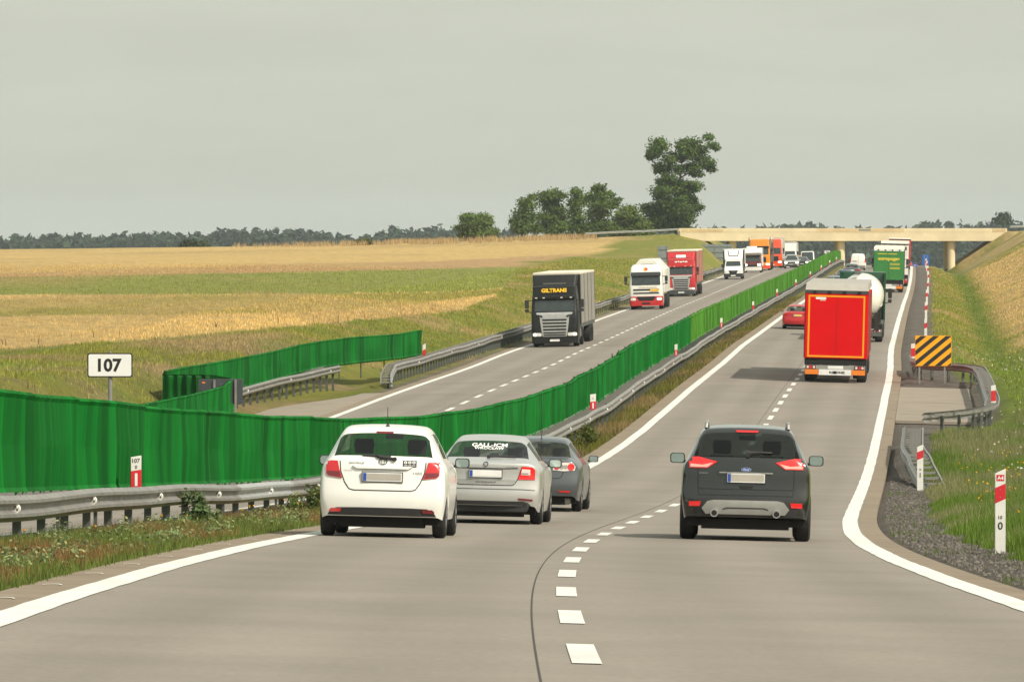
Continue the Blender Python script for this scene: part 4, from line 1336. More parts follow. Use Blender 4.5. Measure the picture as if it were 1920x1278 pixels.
def plate(bvh, root, cx, cz, w=0.52, h=0.115, face='plate_grey'):
    hit = bvh.ray_cast(Vector((cx, -6, cz)), Vector((0, 1, 0)))
    y = (hit[0].y if hit[0] is not None else 0) - 0.03
    m = MB(); m.box(cx - w / 2, cx + w / 2, y, y + 0.03, cz - h / 2, cz + h / 2); p = m.build('number_plate', 'plate_white', root)
    m = MB(); m.box(cx - w / 2 + 0.006, cx - w / 2 + 0.05, y - 0.003, y - 0.001, cz - h / 2 + 0.006, cz + h / 2 - 0.006); m.build('blue_band', 'plate_blue', p)
    m = MB(); m.box(cx - w / 2 + 0.056, cx + w / 2 - 0.012, y - 0.003, y - 0.001, cz - h / 2 + 0.016, cz + h / 2 - 0.012); m.build('blank_field', face, p)
    m = MB(); m.box(cx - w / 2 - 0.012, cx + w / 2 + 0.012, y + 0.004, y + 0.034, cz - h / 2 - 0.012, cz + h / 2 + 0.010); m.build('plate_holder', 'black_plastic', p)
    return p

def seam(bvh, root, pts, w=0.012, mat='seam', name='seam', off=0.004):
    """a dark shut line laid on the body"""
    den = []
    for a, b in zip(pts[:-1], pts[1:]):
        k = max(1, int(math.hypot(b[0] - a[0], b[1] - a[1]) / 0.04))
        den += [(a[0] + (b[0] - a[0]) * j / k, a[1] + (b[1] - a[1]) * j / k) for j in range(k)]
    den.append(pts[-1])
    V = []
    ly = 0
    for i, (x, z) in enumerate(den):
        a = den[max(0, i - 1)]; b = den[min(len(den) - 1, i + 1)]
        dx, dz = b[0] - a[0], b[1] - a[1]; l = math.hypot(dx, dz) or 1
        nx_, nz_ = -dz / l * w / 2, dx / l * w / 2
        for s in (-1, 1):
            xx, zz = x + s * nx_, z + s * nz_
            h = bvh.ray_cast(Vector((xx, -6, zz)), Vector((0, 1, 0)))
            if h[0] is not None: ly = h[0].y
            V.append((xx, ly - off, zz))
    m = MB(); m.add(V, [(2 * i, 2 * i + 1, 2 * i + 3, 2 * i + 2) for i in range(len(den) - 1)])
    return m.build(name, mat, root)

def ring_mesh(bvh, cx, cz, a, b, w, off=0.012, n=28, rot=0):
    """elliptic ring laid on a body"""
    V = []
    for i in range(n):
        t = 2 * math.pi * i / n
        for k in (1, 1 - w):
            x, z = cx + a * k * math.cos(t), cz + b * k * math.sin(t)
            h = bvh.ray_cast(Vector((x, -6, z)), Vector((0, 1, 0)))
            V.append((x, (h[0].y if h[0] is not None else 0) - off, z))
    m = MB(); m.add(V, [(2 * i, 2 * i + 1, (2 * i + 3) % (2 * n), (2 * i + 2) % (2 * n)) for i in range(n)])
    return m

def wiper(root, bvh, x0, z0, x1, z1, px=0.0, pz=0.0):
    def pt(x, z, o):
        h = bvh.ray_cast(Vector((x, -6, z)), Vector((0, 1, 0)))
        return (x, (h[0].y if h[0] is not None else 0) - o, z)
    m = MB(); m.tube([pt(x0 + (x1 - x0) * i / 5, z0 + (z1 - z0) * i / 5, 0.02) for i in range(6)], 0.016, 5)
    m.tube([pt(px, pz, 0.02), pt((px + x0) / 2, (pz + z0) / 2, 0.035), pt(x0 * 0.5 + x1 * 0.5, z0 * 0.5 + z1 * 0.5, 0.025)], 0.02, 6)
    m.cyl(pt(px, pz, 0.0), pt(px, pz, 0.05), 0.028, n=10)
    return m.build('wiper', 'black_plastic', root, 50)

paint('paint_white', (0.80, 0.795, 0.75))
paint('paint_silver', (0.50, 0.50, 0.48), 0.38, 0.45)
paint('paint_grey', (0.085, 0.098, 0.105), 0.38, 0.4)
paint('paint_dark', (0.034, 0.036, 0.034), 0.22, 0.6, 1.0, 0.05)
paint('paint_red', (0.50, 0.010, 0.014))
paint('paint_blue', (0.02, 0.06, 0.12))
paint('paint_teal', (0.16, 0.21, 0.23), 0.38, 0.4)
pm('paint_black', (0.010, 0.011, 0.011), 0.42, var=0.05, spec=0.35, coat=0.15)
paint('paint_orange', (0.85, 0.27, 0.01))
paint('paint_vermilion', (0.78, 0.075, 0.012))
paint('paint_maroon', (0.10, 0.012, 0.016))

# ---- white hatchback
hatch = dict(L=3.95, W=0.85, paint='paint_white', belt=1.0, bot=0.24, rear_bot=0.275, rb_w=0.90, under=0.17,
    top=[(0, 1.03), (0.15, 1.06), (0.40, 1.375), (0.43, 1.41), (0.48, 1.455), (0.8, 1.49), (1.5, 1.515), (2.2, 1.47), (2.35, 1.43), (3.05, 1.04), (3.6, 0.90), (3.9, 0.70), (3.95, 0.62)],
    wroof=[(0, 0.665), (0.15, 0.655), (0.40, 0.575), (0.48, 0.57), (1.2, 0.58), (2.3, 0.57), (3.05, 0.66), (3.95, 0.6)],
    wbelt=[(0, 0.745), (0.5, 0.775), (2.5, 0.775), (3.2, 0.74), (3.95, 0.62)],
    wmax=[(0, 0.97), (0.4, 1.0), (3.2, 0.99), (3.95, 0.9)],
    rear=[(0.2, 0.10), (0.28, 0.05), (0.42, 0.0), (0.60, 0.0), (0.68, 0.045), (0.8, 0.06), (0.95, 0.09), (1.06, 0.13)],
    ys=[0, 0.16, 0.22, 0.36, 0.405, 0.45, 0.55, 0.8, 0.95, 1.3, 1.9, 2.0, 2.3, 2.36, 2.7, 3.0, 3.08, 3.3, 3.6, 3.85, 3.95],
    rw=(0.15, 0.405), ws=(2.34, 3.02), sw=((0.95, 1.9), (2.0, 2.9)), wheels=((0.62, 0.295), (3.13, 0.295)), track=0.835, tw=0.185, z3=0.47,
    mirror=(0.93, 2.55, 1.0, 0.20, 0.135), mirror_paint='black_plastic', seat_y=1.75, bench_y=0.95, seat_top=1.2)
root, bv = car('hatchback_car', 'white hatchback with a roof aerial keeping close to the median line', frame(70.3, -2.76), hatch)
for s in (1, -1):
    f = (lambda P: P) if s > 0 else mirror
    lamp = patch(bv, f([(0.60, 1.0), (0.74, 1.005), (0.755, 0.99), (0.75, 0.83), (0.72, 0.80), (0.535, 0.775), (0.575, 0.89)]), 'lamp_red', 'tail_lamp', root, 0.018)
    patch(bv, f([(0.575, 0.86), (0.74, 0.865), (0.74, 0.83), (0.715, 0.81), (0.555, 0.79)]), 'lamp_dark_red', 'lamp_lower', lamp, 0.022)
    patch(bv, f([(0.53, 0.375), (0.67, 0.375), (0.70, 0.345), (0.69, 0.325), (0.55, 0.325)]), 'lamp_red' if s < 0 else 'lamp_dark_red', 'reflector', root, 0.022)
patch(bv, [(-0.72, 0.285), (0.72, 0.285), (0.69, 0.335), (0.60, 0.385), (0.3, 0.392), (-0.3, 0.392), (-0.60, 0.385), (-0.69, 0.335)], 'black_plastic', 'bumper_insert', root, 0.010, 5)
seam(bv, root, [(-0.57, 1.0), (-0.555, 0.86), (-0.50, 0.72), (-0.44, 0.635), (-0.38, 0.618), (0.38, 0.618), (0.44, 0.635), (0.50, 0.72), (0.555, 0.86), (0.57, 1.0)], 0.013)
patch(bv, [(-0.40, 0.94), (0.40, 0.94), (0.34, 0.905), (-0.34, 0.905)], 'paint_white', 'handle_bar', root, 0.035, 3)
patch(bv, [(-0.115, 1.40), (0.115, 1.40), (0.11, 1.372), (-0.11, 1.372)], 'lamp_dark_red', 'brake_lamp', root, 0.012, 2)
plate(bv, root, 0.0, 0.795)
wiper(root, bv, -0.27, 1.085, 0.10, 1.065, 0.155, 1.035)
for (a, b, cz) in ((0.06, 0.042, 1.0), (0.024, 0.040, 1.0), (0.045, 0.018, 1.018)):
    ring_mesh(bv, 0.0, cz, a, b, 0.22, 0.012).build('emblem', 'sign_back', root)
patch(bv, [(0.265, 1.02), (0.445, 1.02), (0.445, 0.935), (0.265, 0.935)], 'letter_black', 'sticker', root, 0.008, 2)
for k in range(3):
    ring_mesh(bv, 0.30 + k * 0.055, 0.995, 0.022, 0.018, 0.5, 0.011, 12).build('sticker_badge', 'letter_white', root)
text('00-00-00'.replace('0', 'o'), 0.355, 0, 0.955, 'letter_white', root, 'sticker_print', bv, 0.011, size_w=0.15)
text('securitas.pl', -0.35, 0, 0.975, 'letter_black', root, 'lettering', bv, 0.008, size_w=0.20)
text('TOYOTA', -0.46, 0, 0.875, 'sign_back_grey', root, 'badge', bv, 0.008, size_w=0.12)
text('YARIS', 0.46, 0, 0.855, 'sign_back_grey', root, 'badge', bv, 0.008, size_w=0.13)
m = MB(); m.cyl((0.02, 0.62, 1.47), (0.02, 0.62, 1.50), 0.03, 0.012); m.cyl((0.02, 0.62, 1.5), (0.02, 0.50, 1.72), 0.006, 0.004, 6); m.build('aerial', 'black_plastic', root)

# ---- silver liftback
lift = dict(L=4.66, W=0.905, paint='paint_silver', belt=0.98, bot=0.20, rear_bot=0.30, rb_w=0.93, under=0.16,
    top=[(0, 0.985), (0.10, 1.0), (0.42, 1.055), (0.50, 1.085), (1.20, 1.36), (1.32, 1.40), (1.8, 1.45), (2.4, 1.455), (2.75, 1.40), (3.55, 1.03), (4.3, 0.86), (4.6, 0.70), (4.66, 0.62)],
    wroof=[(0, 0.70), (0.42, 0.665), (0.50, 0.655), (1.20, 0.565), (2.6, 0.56), (3.55, 0.70), (4.66, 0.62)],
    wbelt=[(0, 0.80), (0.6, 0.82), (3.0, 0.82), (3.8, 0.78), (4.66, 0.66)],
    wmax=[(0, 0.965), (0.5, 1.0), (3.8, 0.99), (4.66, 0.88)],
    rear=[(0.15, 0.14), (0.30, 0.04), (0.42, 0.0), (0.56, 0.0), (0.60, 0.035), (0.75, 0.07), (0.88, 0.055), (0.93, 0.03), (0.99, 0.05)],
    ys=[0, 0.09, 0.40, 0.48, 0.6, 0.9, 1.16, 1.24, 1.5, 1.75, 2.05, 2.2, 2.4, 2.72, 3.1, 3.5, 3.6, 4.0, 4.3, 4.55, 4.66],
    rw=(0.475, 1.18), ws=(2.70, 3.52), sw=((1.24, 2.05), (2.2, 3.3)), wheels=((0.95, 0.316), (3.64, 0.316)), track=0.895, tw=0.205, z3=0.46, rcurve=0.16,
    mirror=(0.98, 3.0, 0.99, 0.22, 0.14), mirror_paint='black_plastic', seat_y=2.1, bench_y=1.35, seat_top=1.13, rear_glass='glass_green')
root, bv = car('liftback_car', 'silver liftback with white lettering across its rear window', frame(86.0, -2.20), lift)
for s in (1, -1):
    f = (lambda P: P) if s > 0 else mirror
    lamp = patch(bv, f([(0.585, 0.935), (0.755, 0.925), (0.795, 0.88), (0.795, 0.725), (0.525, 0.725)]), 'lamp_red_lit' if s > 0 else 'lamp_red', 'tail_lamp', root, 0.014)
    patch(bv, f([(0.585, 0.895), (0.72, 0.89), (0.715, 0.80), (0.57, 0.80)]), 'lamp_clear', 'clear_lens', lamp, 0.02, 2)
    patch(bv, f([(0.578, 0.832), (0.69, 0.832), (0.69, 0.815), (0.575, 0.815)]), 'steel', 'lens_bar', lamp, 0.024, 2)
    patch(bv, f([(0.53, 0.425), (0.77, 0.41), (0.765, 0.38), (0.54, 0.395)]), 'lamp_dark_red', 'reflector', root, 0.012, 2)
patch(bv, [(-0.74, 0.30), (0.74, 0.30), (0.70, 0.35), (0.62, 0.372), (-0.62, 0.372), (-0.70, 0.35)], 'black_plastic', 'bumper_insert', root, 0.012, 5)
m = MB(); m.loft([[(x * k, y, z) for x, y in ((-0.72, 0.10), (0.72, 0.10), (0.72, 0.16), (-0.72, 0.16))] for z, k in ((0.345, 1), (0.24, 0.97), (0.19, 0.92))]); m.build('diffuser', 'black_plastic', root, bevel=0.02)
patch(bv, [(-0.49, 0.715), (0.49, 0.715), (0.47, 0.645), (0.44, 0.632), (-0.44, 0.632), (-0.47, 0.645)], 'silver_plastic', 'lid_panel', root, 0.004, 3)
seam(bv, root, [(-0.585, 0.935), (-0.52, 0.73), (-0.47, 0.65), (-0.43, 0.628), (0.43, 0.628), (0.47, 0.65), (0.52, 0.73), (0.585, 0.935)], 0.013)
seam(bv, root, [(-0.52, 0.905), (-0.3, 0.895), (0.3, 0.895), (0.52, 0.905)], 0.016)
seam(bv, root, [(-0.80, 0.555), (-0.6, 0.565), (0.6, 0.565), (0.80, 0.555)], 0.014, 'steel_dark', 'crease')
plate(bv, root, 0.0, 0.81, face='plate_white')
wiper(root, bv, 0.0, 1.10, 0.46, 1.085, 0.02, 1.07)
ring_mesh(bv, 0.0, 0.965, 0.04, 0.042, 0.25, 0.014).build('emblem', 'letter_black', root)
patch(bv, [(-0.02, 0.94), (0.005, 0.935), (0.025, 0.975), (0.0, 0.992), (-0.02, 0.975)], 'chrome', 'emblem_arrow', root, 0.012, 2)
text('GALL-ICM', 0.0, 0, 1.273, 'letter_white', root, 'lettering', bv, 0.012, size_w=0.58, size_h=0.058, bold=0.03)
text('WROCŁAW', 0.0, 0, 1.222, 'letter_white', root, 'lettering', bv, 0.012, size_w=0.49, size_h=0.04, bold=0.03)
text('www.skoda-auto.pl', 0.0, 0, 0.675, 'letter_black', root, 'lettering', bv, 0.01, size_w=0.33)
text('ŠKODA', -0.42, 0, 0.925, 'silver_plastic', root, 'badge', bv, 0.008, size_w=0.16)
text('OCTAVIA', 0.42, 0, 0.925, 'silver_plastic', root, 'badge', bv, 0.008, size_w=0.18)

# ---- grey saloon
sal = dict(L=4.68, W=0.89, paint='paint_grey', belt=0.97, bot=0.21, rear_bot=0.30, rb_w=0.90, under=0.17,
    top=[(0, 0.965), (0.10, 0.99), (0.50, 1.03), (0.60, 1.06), (1.18, 1.34), (1.3, 1.385), (1.8, 1.43), (2.3, 1.43), (2.65, 1.37), (3.45, 1.0), (4.2, 0.86), (4.6, 0.70), (4.68, 0.62)],
    wroof=[(0, 0.68), (0.5, 0.66), (0.60, 0.65), (1.18, 0.56), (2.6, 0.555), (3.45, 0.68), (4.68, 0.62)],
    wbelt=[(0, 0.77), (0.6, 0.80), (3.0, 0.80), (3.8, 0.76), (4.68, 0.64)],
    wmax=[(0, 0.96), (0.5, 1.0), (3.8, 0.99), (4.68, 0.88)],
    rear=[(0.15, 0.14), (0.30, 0.05), (0.42, 0.0), (0.60, 0.0), (0.66, 0.05), (0.8, 0.07), (0.93, 0.05), (0.99, 0.08)],
    ys=[0, 0.09, 0.48, 0.57, 0.7, 0.9, 1.14, 1.22, 1.5, 1.7, 2.0, 2.15, 2.4, 2.63, 3.0, 3.4, 3.5, 4.0, 4.3, 4.55, 4.68],
    rw=(0.565, 1.16), ws=(2.62, 3.42), sw=((1.22, 2.0), (2.15, 3.2)), wheels=((0.98, 0.315), (3.65, 0.315)), track=0.88, tw=0.2, z3=0.46, rcurve=0.16,
    mirror=(0.975, 2.95, 1.0, 0.19, 0.125), mirror_paint='black_plastic', seat_y=2.05, bench_y=1.3, seat_top=1.1)
root, bv = car('saloon_car', 'slate grey saloon with round tail lamps ahead of the silver liftback', frame(101.5, -2.30), sal)
for s in (1, -1):
    f = (lambda P: P) if s > 0 else mirror
    lamp = patch(bv, f([(0.37, 0.925), (0.60, 0.94), (0.74, 0.925), (0.785, 0.86), (0.765, 0.79), (0.56, 0.775), (0.355, 0.79)]), 'lamp_clear', 'tail_lamp', root, 0.014, 3)
    for (x, rr, mt) in ((0.43, 0.057, 'lamp_red'), (0.52, 0.045, 'silver_plastic'), (0.60, 0.04, 'silver_plastic'), (0.70, 0.068, 'lamp_red_lit')):
        patch(bv, f([(x + rr * math.cos(R(a)), 0.857 + rr * math.sin(R(a))) for a in range(0, 360, 30)]), mt, 'round_lens', lamp, 0.022, 2)
    patch(bv, f([(0.47, 0.405), (0.70, 0.40), (0.69, 0.365), (0.50, 0.37)]), 'lamp_red', 'reflector', root, 0.012, 2)
seam(bv, root, [(-0.60, 0.93), (-0.56, 0.78), (-0.52, 0.66), (-0.46, 0.635), (0.46, 0.635), (0.52, 0.66), (0.56, 0.78), (0.60, 0.93)], 0.013)
plate(bv, root, 0.0, 0.77)
m = MB(); m.cyl((0.05, 1.30, 1.37), (0.05, 1.30, 1.40), 0.025, 0.01); m.cyl((0.05, 1.3, 1.4), (0.05, 1.2, 1.56), 0.006, 0.004, 6); m.build('aerial', 'black_plastic', root)
m = MB(); m.box(-0.2, 0.7, 0.25, 0.7, 0.14, 0.28); m.build('silencer', 'steel', root, bevel=0.04)

# ---- dark SUV
suv = dict(L=4.52, W=0.92, paint='paint_dark', belt=1.10, bot=0.30, rear_bot=0.33, rb_w=0.93, under=0.20,
    top=[(0, 1.14), (0.14, 1.165), (0.22, 1.24), (0.46, 1.52), (0.50, 1.555), (0.56, 1.60), (1.0, 1.645), (1.7, 1.66), (2.4, 1.62), (2.6, 1.58), (3.35, 1.17), (4.1, 1.02), (4.4, 0.85), (4.52, 0.75)],
    wroof=[(0, 0.75), (0.14, 0.745), (0.22, 0.735), (0.46, 0.655), (0.56, 0.65), (2.4, 0.64), (3.35, 0.72), (4.52, 0.62)],
    wbelt=[(0, 0.865), (0.5, 0.875), (2.9, 0.86), (3.6, 0.80), (4.52, 0.66)],
    wmax=[(0, 0.975), (0.5, 1.0), (3.6, 0.99), (4.52, 0.9)],
    rear=[(0.2, 0.14), (0.33, 0.06), (0.46, 0.0), (0.62, 0.0), (0.70, 0.07), (0.80, 0.10), (0.93, 0.10), (1.0, 0.07), (1.1, 0.11), (1.2, 0.17)],
    ys=[0, 0.15, 0.21, 0.42, 0.47, 0.53, 0.65, 0.85, 1.0, 1.35, 1.6, 1.75, 2.1, 2.4, 2.58, 3.0, 3.3, 3.4, 3.7, 4.1, 4.4, 4.52],
    rw=(0.15, 0.47), ws=(2.56, 3.32), sw=((0.85, 1.6), (1.75, 3.0)), wheels=((0.88, 0.345), (3.57, 0.345)), track=0.93, tw=0.235, z3=0.55,
    mirror=(1.015, 2.9, 1.15, 0.22, 0.155), mirror_paint='paint_dark', seat_y=2.0, bench_y=1.2, seat_top=1.32, rear_glass='glass_dark_tint', side_glass='glass_green')
root, bv = car('sports_utility_car', 'dark grey sports utility car with twin exhausts and roof rails', frame(75.2, 2.06), suv)
for s in (1, -1):
    f = (lambda P: P) if s > 0 else mirror
    lamp = patch(bv, f([(0.41, 1.11), (0.68, 1.175), (0.80, 1.17), (0.815, 1.10), (0.805, 1.015), (0.55, 1.015)]), 'lamp_red_lit', 'tail_lamp', root, 0.014)
    patch(bv, f([(0.47, 1.095), (0.62, 1.06), (0.79, 1.075), (0.795, 1.03), (0.55, 1.028)]), 'lamp_pink', 'reversing_lens', lamp, 0.021, 3)
    patch(bv, f([(0.63, 0.545), (0.80, 0.54), (0.80, 0.475), (0.65, 0.475)]), 'lamp_red_lit', 'reflector', root, 0.014, 2)
    m = MB(); m.cyl((s * 0.44, 0.12, 0.385), (s * 0.44, -0.035, 0.385), 0.056, 0.056, 18, True); pipe = m.build('exhaust_pipe', 'chrome', root, 40)
    m = MB(); m.cyl((s * 0.44, -0.0352, 0.385), (s * 0.44, -0.037, 0.385), 0.04, 0.04, 16); m.build('pipe_mouth', 'under', pipe)
    m = MB(); m.tube([(s * 0.585, 0.66, 1.58), (s * 0.58, 0.70, 1.645), (s * 0.58, 0.80, 1.665), (s * 0.58, 2.2, 1.68), (s * 0.585, 2.4, 1.60)], 0.026, 8); m.build('roof_rail', 'silver_plastic', root, 60)
patch(bv, [(-0.865, 0.345), (0.865, 0.345), (0.88, 0.52), (0.83, 0.575), (0.4, 0.60), (-0.4, 0.60), (-0.83, 0.575), (-0.88, 0.52)], 'black_plastic', 'bumper_insert', root, 0.006, 6)
patch(bv, [(-0.62, 0.45), (-0.54, 0.55), (-0.45, 0.57), (0.45, 0.57), (0.54, 0.55), (0.62, 0.45), (0.56, 0.37), (-0.56, 0.37)], 'silver_plastic', 'skid_plate', root, 0.022, 4)
seam(bv, root, [(-0.32, 0.44), (-0.26, 0.46), (0.26, 0.46), (0.32, 0.44)], 0.016, 'black_plastic', 'skid_groove', 0.026)
patch(bv, [(-0.40, 0.975), (-0.30, 1.01), (0.30, 1.01), (0.40, 0.975), (0.34, 0.955), (-0.34, 0.955)], 'paint_dark', 'plate_brow', root, 0.03, 3)
seam(bv, root, [(-0.38, 0.958), (0.38, 0.958)], 0.016, 'silver_plastic', 'chrome_strip', 0.034)
seam(bv, root, [(-0.68, 1.03), (-0.675, 0.70), (-0.66, 0.64), (0.66, 0.64), (0.675, 0.70), (0.68, 1.03)], 0.012)
seam(bv, root, [(-0.68, 0.725), (0.68, 0.725)], 0.012)
plate(bv, root, 0.0, 0.885, 0.53, 0.125)
patch(bv, [(-0.105, 0.775), (0.105, 0.775), (0.075, 0.735), (-0.075, 0.735)], 'under', 'handle_recess', root, 0.008, 2)
ring_mesh(bv, 0.0, 1.005, 0.072, 0.030, 0.12, 0.038).build('emblem', 'chrome', root)
patch(bv, [(0.066 * math.cos(R(a)), 1.005 + 0.026 * math.sin(R(a))) for a in range(0, 360, 20)], 'plate_blue', 'emblem_field', root, 0.034, 2)
text('Ford', 0.0, 0, 1.005, 'letter_white', root, 'emblem_script', bv, 0.042, size_w=0.085, font_shear=0.3)
text('ECOBOOST', -0.60, 0, 0.945, 'silver_plastic', root, 'badge', bv, 0.01, size_w=0.13)
patch(bv, [(-0.165, 1.562), (0.165, 1.562), (0.15, 1.532), (-0.15, 1.532)], 'lamp_red', 'brake_lamp', root, 0.02, 2)
wiper(root, bv, 0.0, 1.255, 0.36, 1.245, 0.02, 1.205)

# ------------------------------------------------------------------ lorries
def plan_ring(hw, y0, y1, z, r=0.18, n=4):
    pts = []
    for cx, cy, a0 in ((hw - r, y1 - 0.05, 0), (-hw + r, y1 - 0.05, 90), (-hw + r, y0 + r, 180), (hw - r, y0 + r, 270)):
        rr = r if a0 >= 180 else 0.05
        if a0 < 180: cx = (hw - rr) if a0 == 0 else (-hw + rr)
        for i in range(n + 1):
            a = R(a0 + 90 * i / n)
            pts.append((cx + rr * math.cos(a), cy + rr * math.sin(a), z))
    return pts

def bx(root, name, mat, x0, x1, y0, y1, z0, z1, bevel=0.0):
    m = MB(); m.box(x0, x1, y0, y1, z0, z1); return m.build(name, mat, root, bevel=bevel)

def lorry_wheels(root, ys, r=0.5, hw=1.24, w=0.34, rim=False):
    for y in ys:
        for s in (-1, 1): wheel(root, s * (hw - w / 2), y, r, w, 'wheel', rim)

def truck_mirrors(root, x, z0, z1, y=0.25, mat='black_plastic'):
    for s in (-1, 1):
        m = MB()
        m.prism([(s * x + a, b) for a, b in rrect(0.11, z0 + (z1 - z0) * 0.32, z1, 0.04)], y - 0.04, y + 0.1)
        m.prism([(s * x + a, b) for a, b in rrect(0.10, z0, z0 + (z1 - z0) * 0.27, 0.04)], y - 0.04, y + 0.1)
        m.tube([(s * 1.2, y + 0.1, z1 - 0.03), (s * x, y + 0.05, z1 - 0.05)], 0.025); m.tube([(s * 1.2, y + 0.1, z0 - 0.03), (s * x, y + 0.05, z0 + 0.05)], 0.025)
        m.build('mirror', mat, root)

def cab(root, col, levels, depth=2.2, r=0.16):
    """levels: (z, half width, front y)"""
    m = MB()
    m.loft([plan_ring(hw, fy, depth, z, r) for z, hw, fy in levels])
    o = m.build('cab', col, root, 35)
    return o, bvh_of(o)

def quadpatch(bv, x0, x1, z0, z1, mat, name, parent, off=0.01, top=1.0, bot=1.0, chamf=0.04, rings=3):
    c = chamf
    xm, hw = (x0 + x1) / 2, (x1 - x0) / 2
    t, b = hw * top, hw * bot
    return patch(bv, [(xm - b + c, z0), (xm + b - c, z0), (xm + b, z0 + c), (xm + t, z1 - c), (xm + t - c, z1), (xm - t + c, z1), (xm - t, z1 - c), (xm - b, z0 + c)], mat, name, parent, off, rings, 0.01, 0.15)

def box_trailer(root, y0, L, hw, z0, z1, side, roof, front=None, ribs=4):
    """curtain-sided trailer box behind a cab, with posts along its sides"""
    m = MB(); m.box(-hw, hw, y0, y0 + L, z0, z1); m.build('trailer_box', side, root, bevel=0.03)
    m = MB(); m.box(-hw - 0.015, hw + 0.015, y0 - 0.03, y0 + L + 0.02, z1 + 0.002, z1 + 0.14); m.build('trailer_roof', roof, root, bevel=0.03)
    if front: bx(root, 'headboard', front, -hw + 0.01, hw - 0.01, y0 - 0.02, y0 - 0.003, z0 + 0.01, z1 - 0.005)
    for s in (-1, 1):
        for k in range(ribs + 1):
            y = y0 + 0.06 + (L - 0.12) * k / ribs
            bx(root, 'side_post', 'steel_dark' if side != 'paint_white' else 'steel', min(s * (hw + 0.002), s * (hw + 0.02)), max(s * (hw + 0.002), s * (hw + 0.02)), y - 0.05, y + 0.05, z0, z1)
        bx(root, 'side_rail', 'steel_dark', min(s * (hw - 0.1), s * (hw - 0.02)), max(s * (hw - 0.1), s * (hw - 0.02)), y0 + 0.3, y0 + L, z0 - 0.18, z0 - 0.003)
    bx(root, 'chassis', 'under', -0.45, 0.45, y0 + 0.2, y0 + L - 0.2, 0.75, z0 - 0.19)

pm('curtain_grey', (0.27, 0.255, 0.22), 0.7, var=0.08, scale=1, dirt=0.2)
pm('curtain_red', (0.66, 0.003, 0.006), 0.6, var=0.05, scale=1, spec=0.12)
pm('curtain_red_pale', (0.46, 0.17, 0.13), 0.6, var=0.08, scale=1, dirt=0.2)
pm('curtain_green', (0.035, 0.20, 0.045), 0.5, var=0.08, scale=1)
pm('tank_white', (0.78, 0.76, 0.68), 0.4, var=0.05, scale=1, coat=0.3, dirt=0.15)
pm('roof_pale', (0.66, 0.61, 0.50), 0.7, var=0.06)
pm('roof_grey', (0.36, 0.34, 0.30), 0.7, var=0.06)
pm('trim_yellow', (0.85, 0.33, 0.01), 0.4, var=0.05)

def scania(root, col, grille='steel_new', lit=True):
    lv = [(0.28, 1.20, 0.12), (0.45, 1.235, 0.02), (0.95, 1.245, 0.0), (1.75, 1.24, 0.06), (1.88, 1.235, 0.10), (2.58, 1.20, 0.30), (2.68, 1.19, 0.30), (3.12, 1.13, 0.42), (3.25, 1.05, 0.60)]
    o, bv = cab(root, col, lv)
    ws = quadpatch(bv, -1.05, 1.05, 1.90, 2.56, 'dark_glass', 'windscreen', root, 0.012, 0.97)
    bx(root, 'sun_visor', col, -1.12, 1.12, 0.10, 0.34, 2.55, 2.72, 0.03)
    for x in (-0.95, -0.55, 0.4, 0.9): bx(root, 'marker_lamp', 'headlight', x - 0.06, x + 0.06, 0.085, 0.099, 2.60, 2.65)
    g = quadpatch(bv, -0.98, 0.98, 1.52, 1.84, grille, 'grille_crown', root, 0.03, 1.0, 0.78)
    for s in (-1, 1):
        patch(bv, [(s * 0.62, 1.66), (s * 0.88, 1.74), (s * 0.88, 1.66), (s * 0.66, 1.56)], 'under', 'grille_slot', g, 0.04, 2)
    gp = quadpatch(bv, -0.74, 0.74, 0.56, 1.56, grille, 'grille_frame', root, 0.025, 1.06, 0.9)
    for k, z in enumerate((1.45, 1.28, 1.11, 0.94, 0.76, 0.64)):
        q = 0.66 - 0.012 * k
        quadpatch(bv, -q, q, z - 0.055 + (0.02 if k > 3 else 0), z + 0.035, 'under', 'grille_slot', gp, 0.034, 1.0, 0.98, 0.02, 2)
    for s in (-1, 1):
        hl = quadpatch(bv, min(s * 0.70, s * 1.19), max(s * 0.70, s * 1.19), 0.58, 0.76, 'headlight', 'headlight', root, 0.02)
        if lit:
            patch(bv, [(s * 1.06 + 0.075 * math.cos(R(a)), 0.67 + 0.075 * math.sin(R(a))) for a in range(0, 360, 30)], 'headlight_lit', 'bulb', hl, 0.03, 2)
        quadpatch(bv, min(s * 0.76, s * 1.21), max(s * 0.76, s * 1.21), 0.80, 1.55, col, 'corner_panel', root, 0.015, 0.9)
        for x in (0.82, 1.0): patch(bv, [(s * x + 0.04 * math.cos(R(a)), 0.46 + 0.04 * math.sin(R(a))) for a in range(0, 360, 45)], 'headlight', 'fog_lamp', root, 0.02, 2)
    bm_ = MB(); bm_.loft([plan_ring(1.23, -0.06, 1.0, z, 0.2) for z in (0.20, 0.34, 0.54)]); bm_.build('bumper', 'paint_black' if col == 'paint_black' else 'sign_back', root, 40)
    bx(root, 'number_plate', 'plate_white', -0.26, 0.26, -0.085, -0.062, 0.30, 0.41)
    for s in (-1, 1):
        m = MB(); m.tube([(s * 0.1 - 0.35, 0.13, 1.93), (s * 0.1 + 0.25, 0.16, 2.06)], 0.015, 5); m.build('wiper', 'black_plastic', root)
    truck_mirrors(root, 1.47, 1.86, 2.52)
    bx(root, 'fuel_tank', 'steel', 0.75, 1.2, 2.4, 3.8, 0.45, 1.0, 0.06)
    bx(root, 'side_skirt', col, -1.2, -0.75, 2.4, 3.8, 0.45, 1.0, 0.06)
    lorry_wheels(root, (1.4, 5.1), 0.5, 1.23, 0.33)
    return bv

